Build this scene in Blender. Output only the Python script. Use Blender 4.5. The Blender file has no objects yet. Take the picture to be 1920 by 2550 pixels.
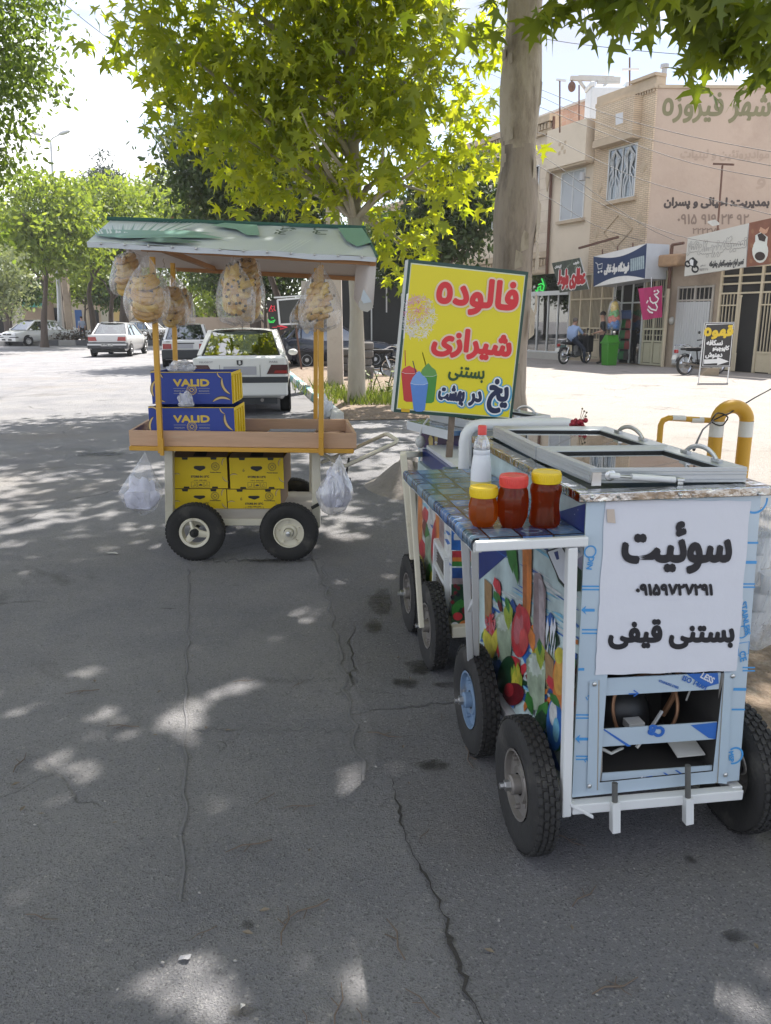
import bpy, bmesh, math, random
import numpy as np
from mathutils import Vector, Matrix, noise
R = math.radians
rng = random.Random(7)
SC = bpy.context.scene
COL = SC.collection
FPX, HCAM = 1960.0, 1.6
PIT = math.atan(480 / FPX)
CP, SP = math.cos(PIT), math.sin(PIT)
def ray(x, y):
 u = (x - 960) / FPX; v = (1275 - y) / FPX
 return Vector((u, CP + v * SP, v * CP - SP))
EYE = Vector((0, 0, HCAM))
def gnd(x, y, z=0.0):                       # where a sight line meets the level z
 d = ray(x, y); return EYE + d * ((z - HCAM) / d.z)
def at(x, y, Y):                            # a point of the sight line at distance Y
 d = ray(x, y); return EYE + d * (Y / d.y)
def onp(x, y, p0, n):                       # where a sight line meets a plane
 d = ray(x, y); return EYE + d * ((Vector(p0) - EYE).dot(n) / d.dot(n))
# ---------------------------------------------------------------- materials
MATS = {}
def mat(name, col, rough=.6, metal=0., var=.12, sc=6., bump=0., bsc=60., spec=.5, dirt=None, dsc=3., dth=.55, coat=0., stretch=None):
 if name in MATS: return MATS[name]
 m = bpy.data.materials.new(name); m.use_nodes = True
 nt = m.node_tree; N = nt.nodes; L = nt.links
 b = N['Principled BSDF']
 b.inputs['Roughness'].default_value = rough; b.inputs['Metallic'].default_value = metal
 b.inputs['Specular IOR Level'].default_value = spec; b.inputs['Coat Weight'].default_value = coat
 tc = N.new('ShaderNodeTexCoord'); src = tc.outputs['Object']
 if stretch:
  mp = N.new('ShaderNodeMapping'); mp.inputs['Scale'].default_value = stretch
  L.new(src, mp.inputs['Vector']); src = mp.outputs['Vector']
 nz = N.new('ShaderNodeTexNoise'); nz.inputs['Scale'].default_value = sc; nz.inputs['Detail'].default_value = 6; nz.inputs['Roughness'].default_value = .6
 L.new(src, nz.inputs['Vector'])
 mx = N.new('ShaderNodeMix'); mx.data_type = 'RGBA'
 c = Vector(col[:3])
 mx.inputs[6].default_value = (*(c * (1 - var)), 1); mx.inputs[7].default_value = (*[min(1, q) for q in (c * (1 + var))], 1)
 L.new(nz.outputs['Fac'], mx.inputs[0]); out = mx.outputs[2]
 if dirt:
  n2 = N.new('ShaderNodeTexNoise'); n2.inputs['Scale'].default_value = dsc; n2.inputs['Detail'].default_value = 8; n2.inputs['Roughness'].default_value = .7
  L.new(src, n2.inputs['Vector'])
  rp = N.new('ShaderNodeMapRange'); rp.inputs[1].default_value = dth; rp.inputs[2].default_value = dth + .18; rp.inputs[4].default_value = .75
  L.new(n2.outputs['Fac'], rp.inputs[0])
  m2 = N.new('ShaderNodeMix'); m2.data_type = 'RGBA'; m2.inputs[7].default_value = (*dirt, 1)
  L.new(rp.outputs[0], m2.inputs[0]); L.new(out, m2.inputs[6]); out = m2.outputs[2]
 L.new(out, b.inputs['Base Color'])
 if bump:
  n3 = N.new('ShaderNodeTexNoise'); n3.inputs['Scale'].default_value = bsc; n3.inputs['Detail'].default_value = 5
  L.new(src, n3.inputs['Vector'])
  bp = N.new('ShaderNodeBump'); bp.inputs['Strength'].default_value = bump; bp.inputs['Distance'].default_value = .02
  L.new(n3.outputs['Fac'], bp.inputs['Height']); L.new(bp.outputs[0], b.inputs['Normal'])
 MATS[name] = m
 return m
def film(name, col, dens=.25, rough=.15, wr=.6, wsc=25, diff=.5):
 # thin clear plastic: mostly see-through, some milky scatter, some gloss
 if name in MATS: return MATS[name]
 m = bpy.data.materials.new(name); m.use_nodes = True
 nt = m.node_tree; N = nt.nodes; L = nt.links; N.remove(N['Principled BSDF']); o = N['Material Output']
 tr = N.new('ShaderNodeBsdfTransparent'); tr.inputs[0].default_value = (.97, .97, .97, 1)
 df = N.new('ShaderNodeBsdfDiffuse'); df.inputs[0].default_value = (*col, 1)
 tl = N.new('ShaderNodeBsdfTranslucent'); tl.inputs[0].default_value = (*col, 1)
 gl = N.new('ShaderNodeBsdfGlossy'); gl.inputs['Roughness'].default_value = rough; gl.inputs[0].default_value = (1, 1, 1, 1)
 tc = N.new('ShaderNodeTexCoord'); mp = N.new('ShaderNodeMapping'); mp.inputs['Scale'].default_value = (1, 1, .25)
 nz = N.new('ShaderNodeTexNoise'); nz.inputs['Scale'].default_value = wsc; nz.inputs['Detail'].default_value = 3; nz.inputs['Distortion'].default_value = 1.2
 L.new(tc.outputs['Object'], mp.inputs[0]); L.new(mp.outputs[0], nz.inputs['Vector'])
 bp = N.new('ShaderNodeBump'); bp.inputs['Strength'].default_value = wr; bp.inputs['Distance'].default_value = .03
 L.new(nz.outputs['Fac'], bp.inputs['Height'])
 for s in (df, gl, tl): L.new(bp.outputs[0], s.inputs['Normal'])
 a = N.new('ShaderNodeMixShader'); a.inputs[0].default_value = .5; L.new(df.outputs[0], a.inputs[1]); L.new(tl.outputs[0], a.inputs[2])
 b = N.new('ShaderNodeMixShader'); b.inputs[0].default_value = 1 - diff; L.new(a.outputs[0], b.inputs[1]); L.new(gl.outputs[0], b.inputs[2])
 lw = N.new('ShaderNodeLayerWeight'); lw.inputs[0].default_value = .35; L.new(bp.outputs[0], lw.inputs['Normal'])
 mr = N.new('ShaderNodeMapRange'); mr.inputs[3].default_value = dens * .75; mr.inputs[4].default_value = min(1, dens * 2.4); L.new(lw.outputs['Facing'], mr.inputs[0])
 c = N.new('ShaderNodeMixShader'); L.new(mr.outputs[0], c.inputs[0]); L.new(tr.outputs[0], c.inputs[1]); L.new(b.outputs[0], c.inputs[2])
 L.new(c.outputs[0], o.inputs[0]); MATS[name] = m
 return m
def glass(name, tint=(.8, .9, .88), refl=.12, clear=.6, rough=.02):
 # window glass: part reflection, part see-through, the rest a dark body
 if name in MATS: return MATS[name]
 m = bpy.data.materials.new(name); m.use_nodes = True
 nt = m.node_tree; N = nt.nodes; L = nt.links; N.remove(N['Principled BSDF']); o = N['Material Output']
 tr = N.new('ShaderNodeBsdfTransparent'); tr.inputs[0].default_value = (*[clear * t for t in tint], 1)
 gl = N.new('ShaderNodeBsdfGlossy'); gl.inputs['Roughness'].default_value = rough
 lw = N.new('ShaderNodeLayerWeight'); lw.inputs[0].default_value = .5
 mr = N.new('ShaderNodeMapRange'); mr.inputs[3].default_value = refl; mr.inputs[4].default_value = min(1., refl * 4 + .3)
 pw = N.new('ShaderNodeMath'); pw.operation = 'POWER'; pw.inputs[1].default_value = 2.5
 L.new(lw.outputs['Facing'], pw.inputs[0]); L.new(pw.outputs[0], mr.inputs[0])
 c = N.new('ShaderNodeMixShader'); L.new(mr.outputs[0], c.inputs[0]); L.new(tr.outputs[0], c.inputs[1]); L.new(gl.outputs[0], c.inputs[2])
 L.new(c.outputs[0], o.inputs[0]); MATS[name] = m
 return m
def syrup(name, c, tc_):
 if name in MATS: return MATS[name]
 m = bpy.data.materials.new(name); m.use_nodes = True; nt = m.node_tree; N = nt.nodes; L = nt.links; b = N['Principled BSDF']; o = N['Material Output']
 b.inputs['Base Color'].default_value = (*c, 1); b.inputs['Roughness'].default_value = .08; b.inputs['Coat Weight'].default_value = .6
 tl = N.new('ShaderNodeBsdfTranslucent'); tl.inputs[0].default_value = (*tc_, 1); tr = N.new('ShaderNodeBsdfTransparent'); tr.inputs[0].default_value = (*tc_, 1)
 a = N.new('ShaderNodeMixShader'); a.inputs[0].default_value = .45; L.new(tl.outputs[0], a.inputs[1]); L.new(tr.outputs[0], a.inputs[2])
 x = N.new('ShaderNodeMixShader'); x.inputs[0].default_value = .72; L.new(b.outputs[0], x.inputs[1]); L.new(a.outputs[0], x.inputs[2]); L.new(x.outputs[0], o.inputs[0]); MATS[name] = m
 return m
def emis(name, col, st):
 if name in MATS: return MATS[name]
 m = bpy.data.materials.new(name); m.use_nodes = True; b = m.node_tree.nodes['Principled BSDF']
 b.inputs['Base Color'].default_value = (*col, 1); b.inputs['Emission Color'].default_value = (*col, 1); b.inputs['Emission Strength'].default_value = st
 MATS[name] = m; return m
def hexc(h):
 c = [int(h[i:i + 2], 16) / 255 for i in (0, 2, 4)]
 return tuple(q / 12.92 if q <= .04045 else ((q + .055) / 1.055) ** 2.4 for q in c)
# ---------------------------------------------------------------- mesh builder
class MB:
 def __init__(s): s.v = []; s.f = []; s.mi = []; s.mats = []; s.cur = 0
 def m(s, material):
  if material not in s.mats: s.mats.append(material)
  s.cur = s.mats.index(material); return s
 def add(s, vs, fs):
  n = len(s.v); s.v += [tuple(v) for v in vs]
  for f in fs: s.f.append(tuple(i + n for i in f)); s.mi.append(s.cur)
  return s
 def box(s, c, d, rot=None, taper=1.):
  hx, hy, hz = d[0] / 2, d[1] / 2, d[2] / 2; c = Vector(c)
  vs = []
  for z in (-hz, hz):
   t = taper if z > 0 else 1.
   for x, y in ((-hx, -hy), (hx, -hy), (hx, hy), (-hx, hy)):
    p = Vector((x * t, y * t, z))
    if rot is not None: p = rot @ p
    vs.append(p + c)
  return s.add(vs, [(3, 2, 1, 0), (4, 5, 6, 7), (0, 1, 5, 4), (1, 2, 6, 5), (2, 3, 7, 6), (3, 0, 4, 7)])
 def b2(s, x0, x1, y0, y1, z0, z1):
  return s.box(((x0 + x1) / 2, (y0 + y1) / 2, (z0 + z1) / 2), (abs(x1 - x0), abs(y1 - y0), abs(z1 - z0)))
 def tube(s, pts, r, seg=8, cap=True, flat=None):
  pts = [Vector(p) for p in pts]; n = len(pts)
  rr = r if isinstance(r, (list, tuple)) else [r] * n
  rings = []; up = None
  for i, p in enumerate(pts):
   t = (pts[min(i + 1, n - 1)] - pts[max(i - 1, 0)])
   t = t.normalized() if t.length > 1e-9 else Vector((0, 0, 1))
   if up is None:
    a = Vector((0, 0, 1)) if abs(t.z) < .9 else Vector((1, 0, 0))
    up = (a - t * a.dot(t)).normalized()
   else:
    up = (up - t * up.dot(t)); up = up.normalized() if up.length > 1e-6 else Vector((1, 0, 0))
   sd = t.cross(up)
   rings.append([p + (up * math.cos(2 * math.pi * k / seg + (math.pi / seg)) + sd * math.sin(2 * math.pi * k / seg + (math.pi / seg)) * (flat or 1.)) * rr[i] for k in range(seg)])
  vs = [v for rg in rings for v in rg]; fs = []
  for i in range(n - 1):
   for k in range(seg):
    a = i * seg + k; b = i * seg + (k + 1) % seg
    fs.append((a, b, b + seg, a + seg))
  if cap: fs.append(tuple(reversed(range(seg)))); fs.append(tuple((n - 1) * seg + k for k in range(seg)))
  return s.add(vs, fs)
 def bar(s, p, q, w, h=None):
  # square bar between two points
  return s.tube([p, q], w * .7071, 4)
 def lathe(s, prof, c, axis='z', seg=24, M=None):
  vs = []; fs = []; n = len(prof)
  for k in range(seg):
   a = 2 * math.pi * k / seg; ca, sa = math.cos(a), math.sin(a)
   for r, h in prof:
    p = {'z': Vector((r * ca, r * sa, h)), 'x': Vector((h, r * ca, r * sa)), 'y': Vector((r * ca, h, -r * sa))}[axis]
    if M is not None: p = M @ p
    vs.append(p + Vector(c))
  for k in range(seg):
   k2 = (k + 1) % seg
   for i in range(n - 1): fs.append((k * n + i, k2 * n + i, k2 * n + i + 1, k * n + i + 1))
  return s.add(vs, fs)
 def ball(s, c, r, seg=12, rings=8, M=None):
  r = Vector(r) if isinstance(r, (tuple, list, Vector)) else Vector((r, r, r))
  vs = []; fs = []
  for i in range(rings + 1):
   ph = math.pi * i / rings
   for k in range(seg):
    th = 2 * math.pi * k / seg
    p = Vector((r.x * math.sin(ph) * math.cos(th), r.y * math.sin(ph) * math.sin(th), r.z * math.cos(ph)))
    if M is not None: p = M @ p
    vs.append(p + Vector(c))
  for i in range(rings):
   for k in range(seg):
    a = i * seg + k; b = i * seg + (k + 1) % seg
    fs.append((a, a + seg, b + seg, b))
  return s.add(vs, fs)
 def poly(s, pts): return s.add(pts, [tuple(range(len(pts)))])
 def prism(s, pts, off):
  n = len(pts); off = Vector(off); vs = [Vector(p) for p in pts]; vs = vs + [p + off for p in vs]
  return s.add(vs, [tuple(reversed(range(n))), tuple(range(n, 2 * n))] + [(i, (i + 1) % n, (i + 1) % n + n, i + n) for i in range(n)])
 def quad4(s, a, b, c, d): return s.poly([a, b, c, d])
 def xf(s, M):
  s.v = [tuple(M @ Vector(v)) for v in s.v]; return s
 def build(s, name, parent=None, loc=None, smooth=None, bevel=0, subs=0):
  me = bpy.data.meshes.new(name); me.from_pydata(s.v, [], s.f)
  for m_ in s.mats: me.materials.append(m_)
  if s.mats: me.polygons.foreach_set('material_index', s.mi)
  bm = bmesh.new(); bm.from_mesh(me); bmesh.ops.recalc_face_normals(bm, faces=bm.faces); bm.to_mesh(me); bm.free()
  if smooth is not None:
   me.shade_smooth(); me.set_sharp_from_angle(angle=R(smooth))
  me.update()
  o = bpy.data.objects.new(name, me); COL.objects.link(o)
  if parent: o.parent = parent
  if loc is not None: o.location = loc
  if bevel:
   bv = o.modifiers.new('Bevel', 'BEVEL'); bv.width = bevel; bv.segments = 2; bv.limit_method = 'ANGLE'; bv.angle_limit = R(40)
  if subs:
   sb = o.modifiers.new('Subsurf', 'SUBSURF'); sb.levels = subs; sb.render_levels = subs
  return o
def tag(o, label=None, cat=None, group=None, kind=None):
 if label: o['label'] = label
 if cat: o['category'] = cat
 if group: o['group'] = group
 if kind: o['kind'] = kind
 return o
def thing(name, label, cat, loc=(0, 0, 0), rz=0, group=None, rot=None):
 o = bpy.data.objects.new(name, None); COL.objects.link(o); o.location = loc
 o.rotation_euler = rot if rot else (0, 0, rz); o.empty_display_size = .1
 return tag(o, label, cat, group)
def copy_tree(o, parent=None, label=None):
 c = o.copy(); COL.objects.link(c)
 if parent: c.parent = parent
 if label: c['label'] = label
 for ch in [x for x in bpy.data.objects if x.parent == o]: copy_tree(ch, c)
 return c
# ---------------------------------------------------------------- Persian lettering
_F = {'ا': (0xFE8D, 0), 'آ': (0xFE81, 0), 'ب': (0xFE8F, 1), 'پ': (0xFB56, 1), 'ت': (0xFE95, 1), 'ث': (0xFE99, 1), 'ج': (0xFE9D, 1), 'چ': (0xFB7A, 1), 'ح': (0xFEA1, 1), 'خ': (0xFEA5, 1),
  'د': (0xFEA9, 0), 'ذ': (0xFEAB, 0), 'ر': (0xFEAD, 0), 'ز': (0xFEAF, 0), 'ژ': (0xFB8A, 0), 'س': (0xFEB1, 1), 'ش': (0xFEB5, 1), 'ص': (0xFEB9, 1), 'ط': (0xFEC1, 1), 'ع': (0xFEC9, 1), 'غ': (0xFECD, 1),
  'ف': (0xFED1, 1), 'ق': (0xFED5, 1), 'ک': (0xFB8E, 1), 'گ': (0xFB92, 1), 'ل': (0xFEDD, 1), 'م': (0xFEE1, 1), 'ن': (0xFEE5, 1), 'و': (0xFEED, 0), 'ه': (0xFEE9, 1), 'ی': (0xFBFC, 1), 'ئ': (0xFE89, 1)}
def shape(s):
 if not any(ch in _F for ch in s): return s
 out = []; n = len(s); i = 0
 while i < n:
  ch = s[i]
  if ch == 'ـ': out.append(ch); i += 1; continue
  if ch not in _F: out.append(ch); i += 1; continue
  prv = i > 0 and ((s[i - 1] in _F and _F[s[i - 1]][1]) or s[i - 1] == 'ـ')
  if ch == 'ل' and i + 1 < n and s[i + 1] == 'ا':
   out.append(chr(0xFEFC if prv else 0xFEFB)); i += 2; continue
  nxt = i + 1 < n and (s[i + 1] in _F or s[i + 1] == 'ـ') and _F[ch][1]
  k = (3 if nxt else 1) if prv else (2 if nxt else 0)
  out.append('\u0665' if ch == 'ه' and k == 0 else chr(_F[ch][0] + k)); i += 1
 return ''.join(reversed(out))
_TC = {}
def text_mesh(s, res=3):
 if s in _TC: return _TC[s]
 c = bpy.data.curves.new('t', 'FONT'); c.body = shape(s); c.resolution_u = res
 o = bpy.data.objects.new('t', c); COL.objects.link(o)
 bpy.context.view_layer.update()
 me = bpy.data.meshes.new_from_object(o.evaluated_get(bpy.context.evaluated_depsgraph_get()))
 v = [tuple(x.co[:2]) for x in me.vertices]; f = [tuple(p.vertices) for p in me.polygons]
 bpy.data.objects.remove(o); bpy.data.curves.remove(c); bpy.data.meshes.remove(me)
 xs = [p[0] for p in v]; ys = [p[1] for p in v]; x0, x1, y0, y1 = min(xs), max(xs), min(ys), max(ys)
 _TC[s] = ([((p[0] - (x0 + x1) / 2) / (x1 - x0), (p[1] - (y0 + y1) / 2) / (y1 - y0)) for p in v], f, (x1 - x0) / (y1 - y0))
 return _TC[s]
def letters(mb, s, c, u, v, w, h=None, bold=0., lift=0., ncopy=8, step=.00012):
 # writes s into mb: centre c, u right, v up, fitted to w x h, strokes fattened by bold
 vs, fs, asp = text_mesh(s); c = Vector(c); u = Vector(u).normalized(); v = Vector(v).normalized(); n = u.cross(v)
 h = h or w / asp
 offs = [(0, 0)] + ([(bold * math.cos(2 * math.pi * k / ncopy), bold * math.sin(2 * math.pi * k / ncopy)) for k in range(ncopy)] if bold else [])
 jr = random.Random(1); jit = [jr.uniform(0, step * .8) for _ in vs]
 for k, (ox, oy) in enumerate(offs):
  mb.add([c + u * (p[0] * w + ox) + v * (p[1] * h + oy) + n * (lift + k * step + jit[q]) for q, p in enumerate(vs)], fs)
 return mb
def stroke(mb, pts, w, n, lift=0.):
 # a flat brush stroke through 3-D points lying in a plane of normal n
 n = Vector(n).normalized(); pts = [Vector(p) for p in pts]; L_ = []; R_ = []
 for i, p in enumerate(pts):
  t = (pts[min(i + 1, len(pts) - 1)] - pts[max(i - 1, 0)]).normalized(); s_ = n.cross(t) * (w / 2)
  L_.append(p + s_ + n * lift); R_.append(p - s_ + n * lift)
 k = len(pts)
 return mb.add(L_ + R_, [(i, i + 1, k + i + 1, k + i) for i in range(k - 1)])
# ---------------------------------------------------------------- camera, sky, sun
cam = bpy.data.cameras.new('camera'); co = bpy.data.objects.new('camera', cam); COL.objects.link(co)
co.location = EYE; co.rotation_euler = (math.pi / 2 - PIT, 0, 0)
cam.sensor_fit = 'VERTICAL'; cam.sensor_height = 24; cam.lens = 24 * FPX / 2550; cam.clip_end = 2000; cam.clip_start = .05
SC.camera = co
SUN_EL, SUN_AZ = R(60), R(24)               # azimuth from +Y towards +X
sd = Vector((math.cos(SUN_EL) * math.sin(SUN_AZ), math.cos(SUN_EL) * math.cos(SUN_AZ), math.sin(SUN_EL)))
sl = bpy.data.lights.new('sun', 'SUN'); sl.energy = 4.7; sl.angle = R(.55); sl.color = (1, .955, .88)
so = bpy.data.objects.new('sun', sl); COL.objects.link(so); so.location = (6, 20, 40)
so.rotation_euler = (-sd).to_track_quat('-Z', 'Y').to_euler()
w = bpy.data.worlds.new('World'); SC.world = w; w.use_nodes = True
nt = w.node_tree; N = nt.nodes; L = nt.links; bg = N['Background']
sky = N.new('ShaderNodeTexSky'); sky.sky_type = 'NISHITA'; sky.sun_disc = False
sky.sun_elevation = SUN_EL; sky.sun_rotation = SUN_AZ; sky.air_density = 1.0; sky.dust_density = 1.0; sky.altitude = 900
tc = N.new('ShaderNodeTexCoord'); mp = N.new('ShaderNodeMapping'); mp.inputs['Scale'].default_value = (1, 1, 2.2); mp.inputs['Location'].default_value = (.3, .2, .4)
nz = N.new('ShaderNodeTexNoise'); nz.inputs['Scale'].default_value = 2.2; nz.inputs['Detail'].default_value = 5; nz.inputs['Roughness'].default_value = .5
L.new(tc.outputs['Generated'], mp.inputs[0]); L.new(mp.outputs[0], nz.inputs['Vector'])
mr = N.new('ShaderNodeMapRange'); mr.inputs[1].default_value = .36; mr.inputs[2].default_value = .60; mr.inputs[3].default_value = .02; mr.inputs[4].default_value = .93; L.new(nz.outputs['Fac'], mr.inputs[0])
mx = N.new('ShaderNodeMix'); mx.data_type = 'RGBA'; mx.inputs[7].default_value = (8.2, 8.2, 8.6, 1)
n2 = N.new('ShaderNodeTexNoise'); n2.inputs['Scale'].default_value = 3.1; n2.inputs['Detail'].default_value = 4; L.new(mp.outputs[0], n2.inputs['Vector'])
cr = N.new('ShaderNodeMix'); cr.data_type = 'RGBA'; cr.inputs[6].default_value = (2.9, 2.95, 3.5, 1); cr.inputs[7].default_value = (8.2, 8.1, 8.1, 1)
m3 = N.new('ShaderNodeMapRange'); m3.inputs[1].default_value = .4; m3.inputs[2].default_value = .52; L.new(n2.outputs['Fac'], m3.inputs[0]); L.new(m3.outputs[0], cr.inputs[0])
L.new(cr.outputs[2], mx.inputs[7])
L.new(mr.outputs[0], mx.inputs[0]); L.new(sky.outputs[0], mx.inputs[6]); L.new(mx.outputs[2], bg.inputs['Color']); bg.inputs['Strength'].default_value = .1
SC.view_settings.view_transform = 'Standard'; SC.view_settings.look = 'None'; SC.view_settings.gamma = 1; SC.view_settings.exposure = 1.5
SC.render.engine = 'CYCLES'; cy = SC.cycles; cy.max_bounces = 8; cy.transparent_max_bounces = 24; cy.diffuse_bounces = 4; cy.glossy_bounces = 3; cy.transmission_bounces = 4
cy.use_denoising = True; cy.sample_clamp_indirect = 6; cy.caustics_reflective = False; cy.caustics_refractive = False
# ---------------------------------------------------------------- ground
RA = R(11.3); RD = Vector((-math.sin(RA), math.cos(RA), 0)); RN = Vector((math.cos(RA), math.sin(RA), 0))
def rd(lat, alo, z=0.): return RN * lat + RD * alo + Vector((0, 0, z))
def asphalt(name, base, dusty, seed=0., fine=1.):
 m = bpy.data.materials.new(name); m.use_nodes = True
 nt = m.node_tree; N = nt.nodes; L = nt.links; b = N['Principled BSDF']; b.inputs['Roughness'].default_value = .88; b.inputs['Specular IOR Level'].default_value = .25
 tc = N.new('ShaderNodeTexCoord'); P = tc.outputs['Object']
 def nse(sc, det=6, ro=.6, dist=0.):
  n = N.new('ShaderNodeTexNoise'); n.inputs['Scale'].default_value = sc; n.inputs['Detail'].default_value = det; n.inputs['Roughness'].default_value = ro; n.inputs['Distortion'].default_value = dist
  L.new(P, n.inputs['Vector']); return n.outputs['Fac']
 def mrng(x, a, b_, c=0., d=1.):
  n = N.new('ShaderNodeMapRange'); n.inputs[1].default_value = a; n.inputs[2].default_value = b_; n.inputs[3].default_value = c; n.inputs[4].default_value = d; L.new(x, n.inputs[0]); return n.outputs[0]
 def mixc(f, a, b_):
  n = N.new('ShaderNodeMix'); n.data_type = 'RGBA'; L.new(f, n.inputs[0])
  for k, x in ((6, a), (7, b_)):
   if isinstance(x, tuple): n.inputs[k].default_value = (*x, 1)
   else: L.new(x, n.inputs[k])
  return n.outputs[2]
 def mul(a, b_):
  n = N.new('ShaderNodeMath'); n.operation = 'MULTIPLY'
  for k, x in enumerate((a, b_)):
   if isinstance(x, float): n.inputs[k].default_value = x
   else: L.new(x, n.inputs[k])
  return n.outputs[0]
 def addm(a, b_):
  n = N.new('ShaderNodeMath'); n.operation = 'ADD'; L.new(a, n.inputs[0]); L.new(b_, n.inputs[1]); return n.outputs[0]
 col = mixc(mrng(nse(1.1, 8, .65), .35, .65), base, dusty)
 # aggregate: pale and dark stones a few mm to a cm wide
 vo = N.new('ShaderNodeTexVoronoi'); vo.inputs['Scale'].default_value = 190 * fine; L.new(P, vo.inputs['Vector'])
 sp = N.new('ShaderNodeSeparateColor'); L.new(vo.outputs['Color'], sp.inputs[0])
 col = mixc(mul(mrng(sp.outputs[0], .86, .98), .5), col, (.40, .39, .38))
 col = mixc(mul(mrng(sp.outputs[1], .78, .98), .45), col, (.045, .042, .045))
 v2 = N.new('ShaderNodeTexVoronoi'); v2.inputs['Scale'].default_value = 46 * fine; L.new(P, v2.inputs['Vector'])
 s2 = N.new('ShaderNodeSeparateColor'); L.new(v2.outputs['Color'], s2.inputs[0])
 col = mixc(mul(mul(mrng(s2.outputs[0], .975, .979), mrng(v2.outputs['Distance'], .28, .2)), .55), col, (.42, .40, .37))
 # dark worn stains
 col = mixc(mul(mrng(nse(.75, 9, .7, .4), .585, .70), .6), col, (.055, .05, .047))
 col = mixc(mul(mrng(nse(9, 6, .75), .60, .74), .4), col, (.06, .053, .05))
 # brown dust
 col = mixc(mul(mrng(nse(.33, 7, .6), .52, .68), .5), col, (.25, .22, .19))
 # thin cracks
 wv = N.new('ShaderNodeTexVoronoi'); wv.feature = 'DISTANCE_TO_EDGE'; wv.inputs['Scale'].default_value = .55
 dn = N.new('ShaderNodeTexNoise'); dn.inputs['Scale'].default_value = 3.; dn.inputs['Detail'].default_value = 6; L.new(P, dn.inputs['Vector'])
 vm = N.new('ShaderNodeVectorMath'); vm.operation = 'MULTIPLY_ADD'; vm.inputs[1].default_value = (.35, .35, .35); L.new(dn.outputs['Color'], vm.inputs[0]); L.new(P, vm.inputs[2]); L.new(vm.outputs[0], wv.inputs['Vector'])
 crack = mul(mrng(wv.outputs['Distance'], .006, .0015), mrng(nse(.5, 3), .5, .58))
 col = mixc(mul(crack, .3), col, (.03, .028, .028))
 L.new(col, b.inputs['Base Color'])
 h = addm(mul(vo.outputs['Distance'], .35), mul(nse(170 * fine, 4, .7), .9)); h = addm(h, mul(nse(30, 5, .7), 1.1)); h = addm(h, mul(crack, -1.5))
 bp = N.new('ShaderNodeBump'); bp.inputs['Strength'].default_value = 1.; bp.inputs['Distance'].default_value = .016; L.new(h, bp.inputs['Height']); L.new(bp.outputs[0], b.inputs['Normal'])
 return m
ASPH = asphalt('asphalt', (.20, .199, .216), (.28, .273, .276))
FORE = asphalt('dusty_paving', (.285, .262, .243), (.32, .292, .27), fine=.6)
OLD = asphalt('old_asphalt', (.188, .186, .199), (.225, .22, .224))
g = MB().m(ASPH); g.poly([(-400, -60, 0), (400, -60, 0), (400, 600, 0), (-400, 600, 0)])
tag(g.build('road'), kind='structure')
# side strip of older asphalt along the kerb, with a broken edge
edge = [(0.97, -2.5)]
y = -2.5; r1 = random.Random(3)
while y < 3.2:
 y += r1.uniform(.015, .05); edge.append((.503 + .010 * math.sin(y * 4.9) + .008 * math.sin(y * 11.1) + r1.uniform(-.011, .011), y))
while y < 24:
 y += r1.uniform(.1, .25); edge.append((.505 + .03 * math.sin((y - 3.2) * 1.1) + r1.uniform(-.012, .012), y))
pts = [rd(a, b, .004) for a, b in edge] + [rd(1.72, 24, .004), rd(1.72, -2.5, .004)]
tag(MB().m(OLD).poly(pts).build('gutter_strip'), kind='structure')
# the crack / lip along that edge
lip = MB().m(mat('crack_dirt', (.035, .032, .03), .95, bump=.5, bsc=90))
L_ = []; R_ = []
for i, (a, b) in enumerate(edge[1:]):
 if b > 2.5: break
 wd = max(.002, .006 + .006 * math.sin(b * 8.3) + .005 * math.sin(b * 19.7 + 1) + r1.uniform(-.006, .006))
 if b > 2.2: wd *= max(.05, (2.5 - b) / .3)
 L_.append(rd(a, b, .008)); R_.append(rd(a + wd, b, .008))
k = len(L_); lip.add(L_ + R_, [(i, i + 1, k + i + 1, k + i) for i in range(k - 1)])
tag(lip.build('road_crack'), kind='structure')
# straight patch seams (slightly different asphalt)
SEAM = mat('seam_tar', (.135, .133, .142), .9, var=.3, sc=14, bump=.4, bsc=120)
sm = MB().m(SEAM)
def seamline(p, q, w, n=40, amp=.012, z=.006):
 a = []; b = []
 p = Vector(p); q = Vector(q); t = (q - p).normalized(); s_ = Vector((-t.y, t.x, 0))
 for i in range(n + 1):
  c = p.lerp(q, i / n) + s_ * (amp * math.sin(i * 1.7) + r1.uniform(-amp, amp)); ww = w * r1.uniform(.5, 1.2)
  a.append(c + s_ * ww / 2 + Vector((0, 0, z))); b.append(c - s_ * ww / 2 + Vector((0, 0, z)))
 sm.add(a + b, [(i, i + 1, n + 1 + i + 1, n + 1 + i) for i in range(n)])
seamline(gnd(800, 1400), gnd(905, 1950), .012)
seamline(gnd(905, 1720), gnd(1010, 1735), .007)
seamline(gnd(480, 1818), gnd(900, 1822), .006)
seamline(gnd(660, 1695), gnd(840, 1697), .010, amp=.016)
seamline(gnd(490, 1398), gnd(790, 1392), .03, amp=.03)
seamline(gnd(470, 1420), gnd(452, 2250), .010, amp=.006)
tag(sm.build('road_seams'), kind='structure')
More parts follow.
